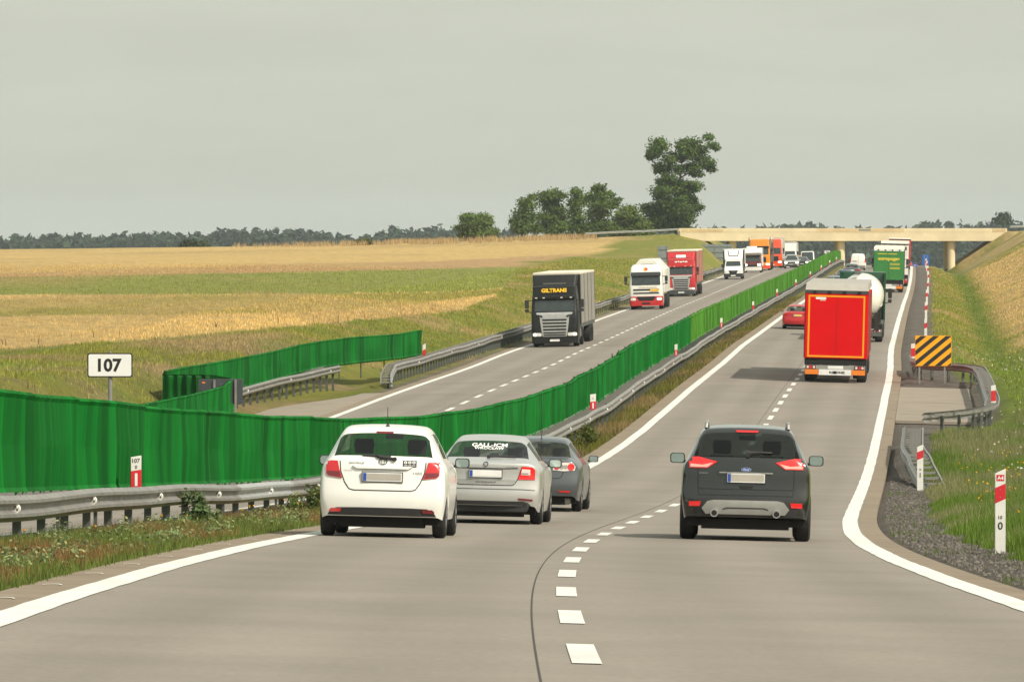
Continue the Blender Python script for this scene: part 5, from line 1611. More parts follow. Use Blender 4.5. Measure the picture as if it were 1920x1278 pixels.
# black lorry with yellow name
root = thing('articulated_lorry', 'black articulated lorry with yellow lettering above its windscreen', 'lorry', frame(284, -2.0, True))
bv = scania(root, 'paint_black', 'steel_new')
m = MB(); m.loft([plan_ring(1.17, 0.28, 2.2, 2.60, 0.12), plan_ring(1.15, 0.34, 2.2, 3.20, 0.14), plan_ring(1.0, 0.50, 2.2, 3.28, 0.14)]); o = m.build('name_board', 'paint_black', root, 40); bb = bvh_of(o)
text('GILTRANS', 0.0, 0, 3.01, 'letter_yellow', root, 'lettering', bb, 0.02, size_w=1.36, size_h=0.22, bold=0.05)
m = MB(); m.loft([plan_ring(1.12, 0.75, 2.2, 3.24, 0.12), plan_ring(1.20, 1.2, 2.25, 3.80, 0.12)]); m.build('roof_spoiler', 'paint_black', root, 40)
bx(root, 'roof_bar', 'steel_dark', -0.62, 0.62, 0.6, 0.66, 3.31, 3.40, 0.02)
box_trailer(root, 2.75, 13.6, 1.27, 1.15, 3.80, 'curtain_grey', 'roof_pale', 'paint_black', 4)
lorry_wheels(root, (11.8, 13.1, 14.4), 0.5, 1.24, 0.36)

# white and red lorry with a hopper trailer
root = thing('articulated_lorry', 'white and red lorry pulling a pale trailer with a chamfered roof', 'lorry', frame(400, -2.2, True))
lv = [(0.30, 1.20, 0.10), (0.5, 1.24, 0.0), (1.85, 1.24, 0.05), (2.55, 1.20, 0.22), (2.75, 1.19, 0.24), (3.15, 1.12, 0.42), (3.35, 0.98, 0.75)]
o, bv = cab(root, 'paint_white', lv)
quadpatch(bv, -1.08, 1.08, 1.82, 2.55, 'dark_glass', 'windscreen', root, 0.012, 0.98)
bx(root, 'sun_visor', 'sign_back', -1.12, 1.12, 0.0, 0.2, 2.50, 2.80, 0.04)
patch(bv, [(0.15 * math.cos(R(a)) - 0.02, 3.02 + 0.15 * math.sin(R(a))) for a in range(0, 360, 24)], 'trim_yellow', 'emblem', root, 0.02, 3)
patch(bv, [(-0.06, 3.09), (0.10, 3.10), (0.16, 3.02), (0.08, 2.94), (-0.02, 2.98)], 'post_red', 'emblem_core', root, 0.03, 2)
for z0, z1 in ((1.42, 1.54), (1.18, 1.28)): quadpatch(bv, -0.98, 0.98, z0, z1, 'under', 'grille_slot', root, 0.02)
quadpatch(bv, 0.30, 0.95, 1.36, 1.52, 'plate_yellow', 'hazard_plate', root, 0.04)
quadpatch(bv, -0.55, 0.85, 1.62, 1.74, 'roof_pale', 'name_strip', root, 0.02)
m = MB(); m.loft([plan_ring(1.245, -0.04, 1.1, z, 0.2) for z in (0.28, 0.6)] + [plan_ring(1.24, -0.02, 1.1, 0.98, 0.2)]); o = m.build('bumper', 'paint_red', root, 40); b2 = bvh_of(o)
quadpatch(b2, -0.72, 0.72, 0.66, 0.97, 'under', 'lower_grille', root, 0.015, 1.0, 0.75)
quadpatch(b2, -0.35, 0.30, 0.40, 0.52, 'under', 'number_plate', root, 0.012)
for s in (-1, 1):
    hl = quadpatch(b2, min(s * 0.78, s * 1.18), max(s * 0.78, s * 1.18), 0.68, 0.88, 'headlight', 'headlight', root, 0.02)
    if s > 0: quadpatch(b2, 0.85, 1.1, 0.71, 0.85, 'headlight_lit', 'bulb', hl, 0.03)
truck_mirrors(root, 1.52, 1.88, 2.50)
oct_ = [(-1.27, 1.2), (1.27, 1.2), (1.27, 2.95), (0.55, 3.75), (-0.55, 3.75), (-1.27, 2.95)]
m = MB(); m.loft([[(x, y, z) for x, z in oct_] for y in (2.6, 12.6)]); m.build('trailer_body', 'tank_white', root, bevel=0.04)
bx(root, 'chassis', 'under', -0.5, 0.5, 2.4, 12.6, 0.7, 1.19)
for k in range(4):
    y = 4 + k * 2.4
    m = MB(); m.loft([[(x * 1.012, yy, 1.2 + (z - 1.2) * 1.006) for x, z in oct_] for yy in (y, y + 0.08)]); m.build('body_rib', 'steel_new', root)
bx(root, 'roof_hatch', 'steel_dark', -0.45, 0.45, 2.55, 2.6, 3.3, 3.38)
lorry_wheels(root, (1.4, 5.0, 9.3, 10.6, 11.9), 0.5, 1.23, 0.33)

# red oncoming lorry
root = thing('articulated_lorry', 'red oncoming articulated lorry with a silver grille and red curtain trailer', 'lorry', frame(463, -2.25, True))
bv = scania(root, 'paint_red', 'steel_new')
m = MB(); m.loft([plan_ring(1.18, 0.28, 2.2, 2.60, 0.12), plan_ring(1.14, 0.34, 2.2, 3.20, 0.14), plan_ring(1.0, 0.50, 2.2, 3.28, 0.14)]); o = m.build('name_board', 'paint_red', root, 40); bb = bvh_of(o)
for k, (a, b, dz) in enumerate(((-0.52, -0.30, 0.0), (-0.27, -0.12, 0.03), (-0.09, 0.12, -0.01), (0.15, 0.30, 0.02), (0.33, 0.60, 0.0))):
    quadpatch(bb, a, b, 2.95 + dz, 3.06 + dz, 'letter_white', 'name_stroke', root, 0.02)
m = MB(); m.loft([plan_ring(1.14, 0.8, 2.2, 3.24, 0.12), plan_ring(1.22, 1.3, 2.25, 3.84, 0.12)]); o = m.build('roof_spoiler', 'paint_red', root, 40); bb = bvh_of(o)
quadpatch(bb, -0.42, 0.42, 3.36, 3.60, 'letter_white', 'light_box', root, 0.03)
bx(root, 'roof_bar', 'sign_back', -0.9, 0.9, 0.6, 0.64, 3.33, 3.37)
box_trailer(root, 2.75, 13.6, 1.27, 1.15, 3.86, 'curtain_red_pale', 'roof_pale', 'paint_red', 4)
lorry_wheels(root, (11.8, 13.1, 14.4), 0.5, 1.24, 0.36)

def plain_front(name, label, M, col, top, hw=1.23, wsz=(1.9, 2.6), trailer=None, low=None, grille=(0.9, 1.5), cat='lorry', lit=True, roofcol='roof_pale', tz=3.9, flat=True):
    """a distant oncoming lorry: cab with windscreen, grille, lamps, bumper, mirrors, trailer"""
    root = thing(name, label, cat, M)
    lv = [(0.30, hw - 0.03, 0.1), (0.5, hw, 0.0), (wsz[0] - 0.05, hw, 0.05), (wsz[1], hw - 0.03, 0.2), (top - 0.15, hw - 0.06, 0.32), (top, hw - 0.2, 0.6)]
    o, bv = cab(root, col, lv)
    quadpatch(bv, -hw + 0.15, hw - 0.15, wsz[0], wsz[1], 'dark_glass', 'windscreen', root, 0.015)
    quadpatch(bv, -hw * 0.62, hw * 0.62, grille[0], grille[1], 'under', 'grille', root, 0.02)
    m = MB(); m.loft([plan_ring(hw + 0.01, -0.05, 1.0, z, 0.2) for z in (0.25, 0.62)]); o2 = m.build('bumper', low or col, root, 40); b2 = bvh_of(o2)
    for s in (-1, 1):
        quadpatch(bv, min(s * (hw - 0.5), s * (hw - 0.08)), max(s * (hw - 0.5), s * (hw - 0.08)), 0.66, 0.86, 'headlight_lit' if lit else 'headlight', 'headlight', root, 0.03)
    quadpatch(b2, -0.26, 0.26, 0.36, 0.48, 'plate_white', 'number_plate', root, 0.02)
    truck_mirrors(root, hw + 0.22, wsz[0], wsz[1] - 0.05)
    if trailer: box_trailer(root, 2.6, 13.0, 1.27, 1.15, tz, trailer, roofcol, None, 3)
    lorry_wheels(root, (1.4, 5.0) + ((11.5, 12.8, 14.1) if trailer else ()), 0.5, hw, 0.33)
    return root, bv
r_, bv = plain_front('articulated_lorry', 'tall amber orange lorry beneath the bridge with a dark windscreen visor', frame(642, -1.2, True), 'paint_orange', 3.85, trailer='paint_maroon', low='paint_vermilion', wsz=(1.95, 2.75), grille=(1.0, 1.65), tz=3.7)
bx(r_, 'sun_visor', 'under', -1.15, 1.15, 0.05, 0.25, 2.72, 2.95, 0.03)
for s in (-1, 1):
    m = MB(); m.cyl((s * 1.28, 1.6, 2.4), (s * 1.28, 1.6, 4.0), 0.06, n=8); m.build('exhaust_stack', 'steel', r_)
r_, bv = plain_front('articulated_lorry', 'vermilion lorry with a white trailer following the amber one', frame(690, -0.9, True), 'paint_vermilion', 3.75, trailer='tank_white', low='paint_vermilion', wsz=(1.8, 2.6), tz=3.85)
r_, bv = plain_front('articulated_lorry', 'white lorry following the vermilion one under the bridge', frame(752, -0.3, True), 'paint_white', 3.7, trailer='tank_white', low='paint_black', tz=3.8)

# white box van, oncoming
root = thing('box_van', 'white box van with a high wind deflector and black bumper', 'van', frame(566, -1.6, True))
lv = [(0.35, 0.96, 0.10), (0.55, 0.99, 0.0), (0.95, 0.98, 0.06), (1.28, 0.95, 0.55), (1.38, 0.94, 0.65), (1.95, 0.86, 1.15), (2.08, 0.80, 1.4)]
o, bv = cab(root, 'paint_white', lv, 2.6)
quadpatch(bv, -0.80, 0.80, 1.40, 1.92, 'dark_glass', 'windscreen', root, 0.015, 0.93)
patch(bv, [(-0.50, 0.95), (0.50, 0.95), (0.36, 0.62), (-0.36, 0.62)], 'under', 'grille', root, 0.02, 2)
for s in (-1, 1): quadpatch(bv, min(s * 0.55, s * 0.93), max(s * 0.55, s * 0.93), 0.78, 1.02, 'headlight', 'headlight', root, 0.02, 1.0, 0.7)
ring_mesh(bv, 0, 0.92, 0.09, 0.09, 0.4, 0.03).build('emblem', 'chrome', root)
m = MB(); m.loft([plan_ring(1.0, -0.05, 0.9, z, 0.2) for z in (0.25, 0.62)]); o = m.build('bumper', 'black_plastic', root, 40); b2 = bvh_of(o)
quadpatch(b2, -0.26, 0.26, 0.34, 0.46, 'plate_white', 'number_plate', root, 0.02)
m = MB(); m.loft([plan_ring(0.93, 1.25, 2.6, 2.05, 0.15), plan_ring(0.98, 1.5, 2.6, 2.4, 0.15), plan_ring(1.02, 2.1, 2.6, 3.14, 0.15)]); o = m.build('wind_deflector', 'paint_white', root, 40); b2 = bvh_of(o)
for s in (-1, 1): patch(b2, [(s * 0.62, 3.05), (s * 0.54, 3.05), (s * 0.44, 2.52), (s * 0.50, 2.45)], 'under', 'deflector_edge', root, 0.02, 2)
patch(b2, [(-0.50, 2.52), (0.50, 2.52), (0.46, 2.45), (-0.46, 2.45)], 'under', 'deflector_edge', root, 0.02, 2)
bx(root, 'load_box', 'tank_white', -1.10, 1.10, 2.7, 6.8, 0.75, 3.1, 0.03)
bx(root, 'box_roof', 'paint_white', -1.12, 1.12, 2.68, 6.82, 3.103, 3.2, 0.02)
for s in (-1, 1): bx(root, 'corner_post', 'under', min(s * 1.0, s * 1.13), max(s * 1.0, s * 1.13), 2.64, 2.68, 0.8, 3.1)
truck_mirrors(root, 1.18, 1.25, 1.62, 1.0)
lorry_wheels(root, (1.0, 4.9), 0.34, 0.97, 0.24)

# camper
root = thing('camper_van', 'white and maroon camper van half hidden behind the white box van', 'camper', frame(622, -1.45, True))
lv = [(0.35, 1.0, 0.10), (0.55, 1.05, 0.0), (1.0, 1.05, 0.06), (1.25, 1.04, 0.5), (1.95, 0.98, 1.05), (2.1, 0.95, 1.3)]
o, bv = cab(root, 'paint_maroon', lv, 2.6)
quadpatch(bv, -0.85, 0.85, 1.32, 1.92, 'dark_glass', 'windscreen', root, 0.015, 0.95)
quadpatch(bv, -0.55, 0.55, 0.62, 0.9, 'under', 'grille', root, 0.02)
m = MB(); m.loft([plan_ring(1.06, -0.05, 0.9, z, 0.2) for z in (0.25, 0.66)]); m.build('bumper', 'paint_white', root, 40)
for s in (-1, 1): quadpatch(bv, min(s * 0.6, s * 1.0), max(s * 0.6, s * 1.0), 0.78, 1.02, 'headlight_lit', 'headlight', root, 0.02)
m = MB(); m.loft([plan_ring(1.1, 0.9, 6.0, 2.02, 0.2), plan_ring(1.15, 0.6, 6.0, 2.3, 0.3), plan_ring(1.12, 1.0, 6.0, 2.85, 0.3)]); m.build('sleeping_cabin', 'paint_white', root, 40)
bx(root, 'living_body', 'paint_white', -1.13, 1.13, 2.4, 6.0, 0.7, 2.75, 0.05)
bx(root, 'roof_box', 'letter_white', -0.7, 0.5, 2.0, 3.0, 2.86, 3.05, 0.05)
lorry_wheels(root, (1.0, 4.6), 0.34, 1.05, 0.24)

# ---- lorries driving away
def trailer_rear(root, hw, z0, z1, L, door, frame_col=None, roof='roof_grey', roof_h=0.29, side=None):
    bx(root, 'trailer_box', side or door, -hw, hw, 0.05, L, z0, z1)
    for s in (-1, 1):
        bx(root, 'rear_door', door, min(s * 0.008, s * (hw - 0.03)), max(s * 0.008, s * (hw - 0.03)), 0.0, 0.047, z0 + 0.02, z1 - 0.02, 0.008)
    bx(root, 'door_gap', 'seam', -0.006, 0.006, 0.004, 0.046, z0 + 0.02, z1 - 0.02)
    if frame_col:
        e = hw - 0.13
        for a in ((-e, e, z1 - 0.14, z1 - 0.07), (-e, e, z0 + 0.05, z0 + 0.12), (-e, -e + 0.07, z0 + 0.123, z1 - 0.143), (e - 0.07, e, z0 + 0.123, z1 - 0.143)):
            bx(root, 'door_border', frame_col, a[0], a[1], -0.006, -0.001, a[2], a[3])
    bx(root, 'roof_edge', 'sign_back', -hw - 0.01, hw + 0.01, -0.01, 0.2, z1 + 0.004, z1 + 0.13)
    for x in (-0.9, -0.3, 0.3, 0.9): bx(root, 'hinge', 'under', x - 0.07, x + 0.07, -0.03, -0.011, z1 + 0.0, z1 + 0.10)
    m = MB(); m.loft([[(-hw, 0.02, z1 + 0.133), (hw, 0.02, z1 + 0.133), (hw, L, z1 + 0.133), (-hw, L, z1 + 0.133)], [(-hw + 0.03, 0.35, z1 + 0.13 + roof_h), (hw - 0.03, 0.35, z1 + 0.13 + roof_h), (hw - 0.03, L, z1 + 0.13 + roof_h), (-hw + 0.03, L, z1 + 0.13 + roof_h)]]); m.build('roof', roof, root)
    for s in (-1, 1):
        for k in range(5): bx(root, 'side_post', 'steel_dark', min(s * (hw + 0.002), s * (hw + 0.02)), max(s * (hw + 0.002), s * (hw + 0.02)), 0.3 + k * 3.2, 0.4 + k * 3.2, z0, z1)

def rear_frame(root, hw, z0, name_txt=None, board='lamp_orange'):
    bx(root, 'chassis', 'under', -0.55, 0.55, 0.25, 12, 0.7, z0 - 0.02)
    bx(root, 'rear_beam', 'under', -hw + 0.03, hw - 0.03, 0.06, 0.3, 0.72, z0 - 0.01)
    bx(root, 'lamp_beam', 'silver_plastic', -hw + 0.06, hw - 0.06, 0.02, 0.16, 0.54, 0.70)
    bp = bx(root, 'bumper_plate', 'plate_white', -hw + 0.62, hw - 0.62, 0.0, 0.1, 0.31, 0.535)
    for s in (-1, 1):
        bx(root, 'reflective_board', board, min(s * (hw - 0.61), s * (hw - 0.06)), max(s * (hw - 0.61), s * (hw - 0.06)), -0.008, 0.05, 0.33, 0.53)
        lb = bx(root, 'tail_lamp', 'lamp_dark_red', min(s * (hw - 0.5), s * (hw - 0.1)), max(s * (hw - 0.5), s * (hw - 0.1)), 0.0, 0.019, 0.555, 0.69)
        for x, mt in ((hw - 0.17, 'lamp_clear'), (hw - 0.28, 'lamp_red_lit'), (hw - 0.42, 'lamp_clear')):
            m = MB(); m.cyl((s * x, -0.001, 0.62), (s * x, -0.015, 0.62), 0.05, n=12); m.build('round_lens', mt, lb)
        bx(root, 'mud_flap', 'under', min(s * 0.72, s * (hw - 0.04)), max(s * 0.72, s * (hw - 0.04)), 0.35, 0.37, 0.18, 0.7)
    bx(root, 'number_plate', 'plate_white', -0.30, 0.32, 0.0, 0.019, 0.56, 0.685)
    if name_txt:
        text(name_txt, 0.08, -0.004, 0.42, 'letter_black', bp, 'lettering', size_w=0.62, size_h=0.10, bold=0.04)
        m = MB(); m.prism(rrect(0.065, 0.365, 0.475, 0.01), -0.005, -0.001); m.build('logo_box', 'letter_black', bp)
    lorry_wheels(root, (1.6, 2.9, 4.2), 0.5, hw - 0.02, 0.40)

root = thing('articulated_lorry', 'bright red box lorry with a yellow bordered rear door', 'lorry', frame(215.5, 1.60))
trailer_rear(root, 1.275, 0.98, 3.60, 13.6, 'curtain_red', 'trim_yellow')
rear_frame(root, 1.275, 0.98, 'KRONE')
quadpatch(BVHTree.FromPolygons([Vector((-2, 0, 0)), Vector((2, 0, 0)), Vector((2, 0, 5)), Vector((-2, 0, 5))], [(0, 1, 2, 3)]), -0.86, -0.42, 3.36, 3.45, 'letter_white', 'name_mark', root, 0.004)
quadpatch(BVHTree.FromPolygons([Vector((-2, 0, 0)), Vector((2, 0, 0)), Vector((2, 0, 5)), Vector((-2, 0, 5))], [(0, 1, 2, 3)]), -0.66, -0.46, 3.31, 3.34, 'letter_white', 'name_mark', root, 0.004)
m = MB(); m.loft([plan_ring(1.24, 14.2, 16.4, z, 0.1) for z in (0.5, 3.5)]); m.build('tractor_cab', 'paint_red', root)
truck_mirrors(root, 1.5, 1.75, 2.55, 16.0)
lorry_wheels(root, (13.2, 15.8), 0.5, 1.23, 0.33)

# silo lorry
root = thing('tanker_lorry', 'white round-ended silo tanker with a dark green cab', 'lorry', frame(283, 1.95))
m = MB(); n = 36; prof = [(0.0, 0.05), (0.10, 0.55), (0.32, 0.92), (0.65, 1.13), (1.1, 1.2), (9.5, 1.2), (10.0, 1.0), (10.2, 0.3)]
m.loft([[(r_ * math.cos(2 * math.pi * i / n), y + 0.6, 2.36 + r_ * math.sin(2 * math.pi * i / n)) for i in range(n)] for y, r_ in prof]); m.build('tank', 'tank_white', root, 40)
for k, y in enumerate((1.25, 3.2, 5.2, 7.2, 9.2)):
    m = MB(); m.loft([[(1.215 * math.cos(2 * math.pi * i / n), y + dy, 2.36 + 1.215 * math.sin(2 * math.pi * i / n)) for i in range(n)] for dy in (0, 0.08)], True, False); m.build('tank_band', 'steel_dark' if k < 2 else 'steel', root, 40)
for k in range(3):
    y = 2.6 + k * 3
    m = MB(); m.loft([[(x * q, y + yy * q, z) for x, yy in ((-1.15, -1.3), (1.15, -1.3), (1.15, 1.3), (-1.15, 1.3))] for z, q in ((1.9, 1.0), (0.95, 0.35))]); m.build('hopper', 'tank_white', root)
for s in (-1, 1):
    m = MB(); m.box(min(s * 0.85, s * 1.22), max(s * 0.85, s * 1.22), 0.3, 9.5, 0.85, 1.02); m.build('side_frame', 'steel_dark', root)
    m = MB(); m.tube([(s * 1.1, 0.35, 1.0), (s * 1.1, 0.35, 1.7)], 0.04); m.tube([(s * 1.1, 0.5, 1.25), (s * 0.4, 0.4, 1.3)], 0.06); m.build('pipework', 'black_plastic', root)
m = MB(); m.cyl((0.95, 0.3, 1.25), (0.95, 0.1, 1.25), 0.10); m.build('valve', 'trim_yellow', root)
m = MB()
for k in range(14): m.box(-0.35, -0.05, 0.9 + k * 0.6, 1.1 + k * 0.6, 3.57, 3.60)
m.build('roof_walkway', 'steel_dark', root)
rear_frame(root, 1.25, 0.98, None, 'steel_dark')
m = MB(); m.loft([plan_ring(1.25, 11.4, 13.6, z, 0.1) for z in (0.5, 3.05)] + [plan_ring(1.2, 11.5, 13.6, 3.6, 0.1)]); pm('paint_bottle', (0.004, 0.055, 0.022), 0.4, coat=0.5); m.build('tractor_cab', 'paint_bottle', root, 40)
for s in (-1, 1): bx(root, 'air_deflector', 'paint_bottle', min(s * 1.17, s * 1.27), max(s * 1.17, s * 1.27), 10.9, 11.5, 1.0, 3.58)
truck_mirrors(root, 1.5, 1.9, 2.7, 13.2)
lorry_wheels(root, (11.4, 13.0), 0.5, 1.23, 0.33)

# green box lorry
root = thing('articulated_lorry', 'green box lorry with yellow lettering on its rear doors', 'lorry', frame(452, 2.1))
trailer_rear(root, 1.275, 1.05, 3.52, 13.6, 'curtain_green', None, 'roof_pale', 0.22)
bx(root, 'roof_band', 'letter_white', -1.27, 1.27, -0.02, -0.012, 3.50, 3.64)
text('europegas', 0, -0.004, 2.78, 'letter_gold', root, 'lettering', size_w=1.85, size_h=0.30, bold=0.06)
for (a, b, z, h_) in ((-0.95, -0.15, 3.22, 0.07), (-0.05, 0.7, 3.22, 0.07), (0.1, 0.95, 2.42, 0.05), (0.1, 0.95, 2.32, 0.05), (0.1, 0.95, 2.08, 0.05), (0.1, 0.95, 1.98, 0.05)):
    bx(root, 'small_print', 'letter_gold', a, b, -0.005, -0.001, z, z + h_)
rear_frame(root, 1.275, 1.05, None, 'lamp_orange')
m = MB(); m.loft([plan_ring(1.24, 14.2, 16.4, z, 0.1) for z in (0.5, 3.6)]); m.build('tractor_cab', 'paint_white', root)
truck_mirrors(root, 1.5, 1.9, 2.7, 16.0); lorry_wheels(root, (13.2, 15.8), 0.5, 1.23, 0.33)

# white lorry ahead of it
root = thing('articulated_lorry', 'tall white lorry just ahead of the green one, showing above its roof', 'lorry', frame(486, 2.35))
trailer_rear(root, 1.275, 1.05, 3.75, 13.6, 'tank_white', None, 'roof_pale', 0.18)
bx(root, 'rear_band', 'sign_back', -1.1, 1.1, -0.012, -0.006, 3.3, 3.6)
rear_frame(root, 1.275, 1.05, None, 'lamp_red')
m = MB(); m.loft([plan_ring(1.24, 14.2, 16.4, z, 0.1) for z in (0.5, 3.6)]); m.build('tractor_cab', 'paint_white', root); lorry_wheels(root, (13.2, 15.8), 0.5, 1.23, 0.33)
root = thing('articulated_lorry', 'small distant dark red lorry ahead of the white one', 'lorry', frame(625, 2.3))
trailer_rear(root, 1.275, 1.05, 3.4, 9.0, 'post_red', None, 'roof_pale', 0.1)
rear_frame(root, 1.275, 1.05, None, 'lamp_red')

# ------------------------------------------------------------------ the remaining cars
def small_rear_car(name, label, M, base, paint_, **kw):
    sp = dict(base); sp['paint'] = paint_; sp.pop('group', None); sp['mirror_paint'] = paint_
    sp.update(kw)
    root, bv = car(name, label, M, sp)
    W = sp['W']; z = sp['belt'] - 0.13
    for s in (-1, 1):
        quadpatch(bv, min(s * (W - 0.36), s * (W - 0.10)), max(s * (W - 0.36), s * (W - 0.10)), z - 0.07, z + 0.09, 'lamp_red', 'tail_lamp', root, 0.015)
    plate(bv, root, 0.0, z - 0.03, face=kw.get('plate_face', 'plate_white'))
    return root, bv
r_, bv = small_rear_car('saloon_car', 'bright red saloon passing the red lorry in the outer lane', frame(309, -1.95), sal, 'paint_red', plate_face='plate_yellow')
r_, bv = small_rear_car('estate_car', 'pale blue grey car with only its roof showing over the red lorry', frame(425, -1.9), suv, 'paint_teal', rear_glass='glass_green')
r_, bv = small_rear_car('saloon_car', 'dark blue car ahead of the pale blue grey one in the outer lane', frame(478, -2.0), hatch, 'paint_blue')
r_, bv = small_rear_car('estate_car', 'grey car below the white panel van in the outer lane', frame(528, -2.1), lift, 'paint_grey')
r_, bv = small_rear_car('hatchback_car', 'dark car half hidden between the white panel van and green lorry', frame(612, 0.9), suv, 'paint_dark')

# white panel van, driving away
vanr = dict(hatch, W=0.92, paint='paint_white', belt=1.05, top=[(0, 1.10), (0.06, 1.16), (0.14, 1.70), (0.2, 1.80), (0.6, 1.86), (2.2, 1.86), (2.5, 1.80), (3.2, 1.15), (3.8, 0.98), (4.3, 0.75), (4.4, 0.65)], L=4.4,
    wroof=[(0, 0.78), (0.14, 0.70), (2.5, 0.70), (3.2, 0.74), (4.4, 0.62)], wbelt=[(0, 0.86), (3.0, 0.86), (4.4, 0.66)], rear=[(0.2, 0.08), (0.3, 0.04), (0.45, 0.0), (0.6, 0.0), (0.7, 0.04), (1.2, 0.05)],
    ys=[0, 0.07, 0.13, 0.2, 0.4, 0.9, 1.5, 2.0, 2.1, 2.5, 2.6, 2.9, 3.15, 3.25, 3.6, 4.0, 4.3, 4.4], rw=(9, 9.1), ws=(2.55, 3.18), sw=((2.1, 3.0),), wheels=((0.7, 0.31), (3.45, 0.31)), mirror=(1.02, 2.8, 1.2, 0.2, 0.2), rcurve=0.06)
root, bv = car('panel_van', 'white windowless panel van driving away in the outer lane', frame(600, -2.3), vanr, 'van')
seam(bv, root, [(0.03, 1.75), (0.03, 0.6)], 0.02)
for s in (-1, 1): quadpatch(bv, min(s * 0.76, s * 0.88), max(s * 0.76, s * 0.88), 0.85, 1.35, 'lamp_red', 'tail_lamp', root, 0.02)
quadpatch(bv, -0.6, -0.1, 0.95, 1.03, 'sign_back', 'door_print', root, 0.015)
bx(root, 'rear_bumper', 'silver_plastic', -0.86, 0.86, -0.05, 0.12, 0.38, 0.58, 0.04)

# oncoming cars near the crest
def front_car(name, label, M, col, W=0.92, H=1.65, lit=True, van=False):
    root = thing(name, label, 'van' if van else 'car', M)
    zb = 0.95 if not van else 1.15
    lv = [(0.25, W - 0.04, 0.10), (0.5, W, 0.0), (0.78, W, 0.05), (zb, W - 0.02, 0.30 if not van else 0.2), (zb + 0.06, W - 0.05, 0.95 if not van else 0.5), (H - 0.12, W - 0.24 if not van else W - 0.1, 1.7 if not van else 1.1), (H, W - 0.36 if not van else W - 0.2, 2.0 if not van else 1.5)]
    o, bv = cab(root, col, lv, 4.3 if not van else 5.2)
    quadpatch(bv, -W + 0.16, W - 0.16, zb + 0.09, H - 0.13, 'dark_glass', 'windscreen', root, 0.02, 0.86 if not van else 0.94)
    quadpatch(bv, -0.45, 0.45, 0.56, 0.76, 'under', 'grille', root, 0.02)
    quadpatch(bv, -0.7, 0.7, 0.28, 0.45, 'under', 'air_intake', root, 0.02)
    for s in (-1, 1):
        quadpatch(bv, min(s * (W - 0.4), s * (W - 0.08)), max(s * (W - 0.4), s * (W - 0.08)), 0.62, 0.80, 'headlight_lit' if lit else 'headlight', 'headlight', root, 0.03)
        m = MB(); m.prism([(s * (W + 0.1) + a, zb + 0.1 + b) for a, b in rrect(0.1, -0.06, 0.08, 0.03)], 1.3, 1.42); m.build('side_mirror', col, root)
    quadpatch(bv, -0.26, 0.26, 0.47, 0.55, 'plate_white', 'number_plate', root, 0.03)
    lorry_wheels(root, (0.85, 3.5), 0.33, W, 0.22)
    return root
front_car('sports_utility_car', 'silver grey oncoming car with lit headlamps beside the green screen', frame(664, 2.1, True), 'paint_silver', 0.93, 1.72)
front_car('saloon_car', 'dark oncoming car behind the silver grey one at the crest', frame(716, 2.4, True), 'paint_dark', 0.9, 1.5)
front_car('panel_van', 'white oncoming van with its roof showing over the crest', frame(752, 2.5, True), 'paint_white', 1.0, 2.55, van=True)
front_car('panel_van', 'orange oncoming van between the white lorry and white van', frame(790, 0.9, True), 'paint_orange', 1.0, 2.6, van=True)
small_rear_car('hatchback_car', 'far blue car dipping beyond the crest near the blue sign', frame(1500, 2.2), hatch, 'plate_blue')
small_rear_car('hatchback_car', 'far red car beyond the crest near the blue sign', frame(1640, 0.0), hatch, 'post_red')

# ------------------------------------------------------------------ vegetation
def leaf_cloud(centers, radii, counts, size, rng, flat=0.55, base_col=(0.045, 0.085, 0.025), var=0.45):
    """small quads scattered through ellipsoids; returns verts, faces, colours"""
    C = np.repeat(centers, counts, 0); Rr = np.repeat(radii, counts, 0)
    n = len(C)
    d = rng.normal(size=(n, 3)); d /= np.linalg.norm(d, axis=1, keepdims=True)
    rad = rng.random(n) ** 0.5 * (0.75 + 0.55 * rng.random(n))
    P = C + d * rad[:, None] * Rr
    nrm = d + rng.normal(size=(n, 3)) * 0.6 + np.array([0, 0, 0.5]); nrm /= np.linalg.norm(nrm, axis=1, keepdims=True)
    t1 = np.cross(nrm, rng.normal(size=(n, 3))); t1 /= np.linalg.norm(t1, axis=1, keepdims=True)
    t2 = np.cross(nrm, t1)
    s = size * (0.6 + 0.8 * rng.random(n))[:, None]
    asp = (0.55 + 0.4 * rng.random(n))[:, None]
    V = np.stack([P - t1 * s - t2 * s * asp * 0.3, P + t2 * s * asp * -0.6 + t1 * s * 0.2, P + t1 * s, P + t2 * s * asp * 0.7 - t1 * s * 0.1], 1).reshape(-1, 3)
    Fq = np.arange(n * 4).reshape(n, 4)
    tone = 1 + var * (rng.random(n) - 0.5) * 2
    clump = np.repeat(0.75 + 0.55 * rng.random(len(centers)), counts)
    col = np.array(base_col)[None] * (tone * clump)[:, None]
    col[:, 0] *= 0.85 + 0.5 * rng.random(n)
    return V, Fq, np.repeat(col, 4, 0)

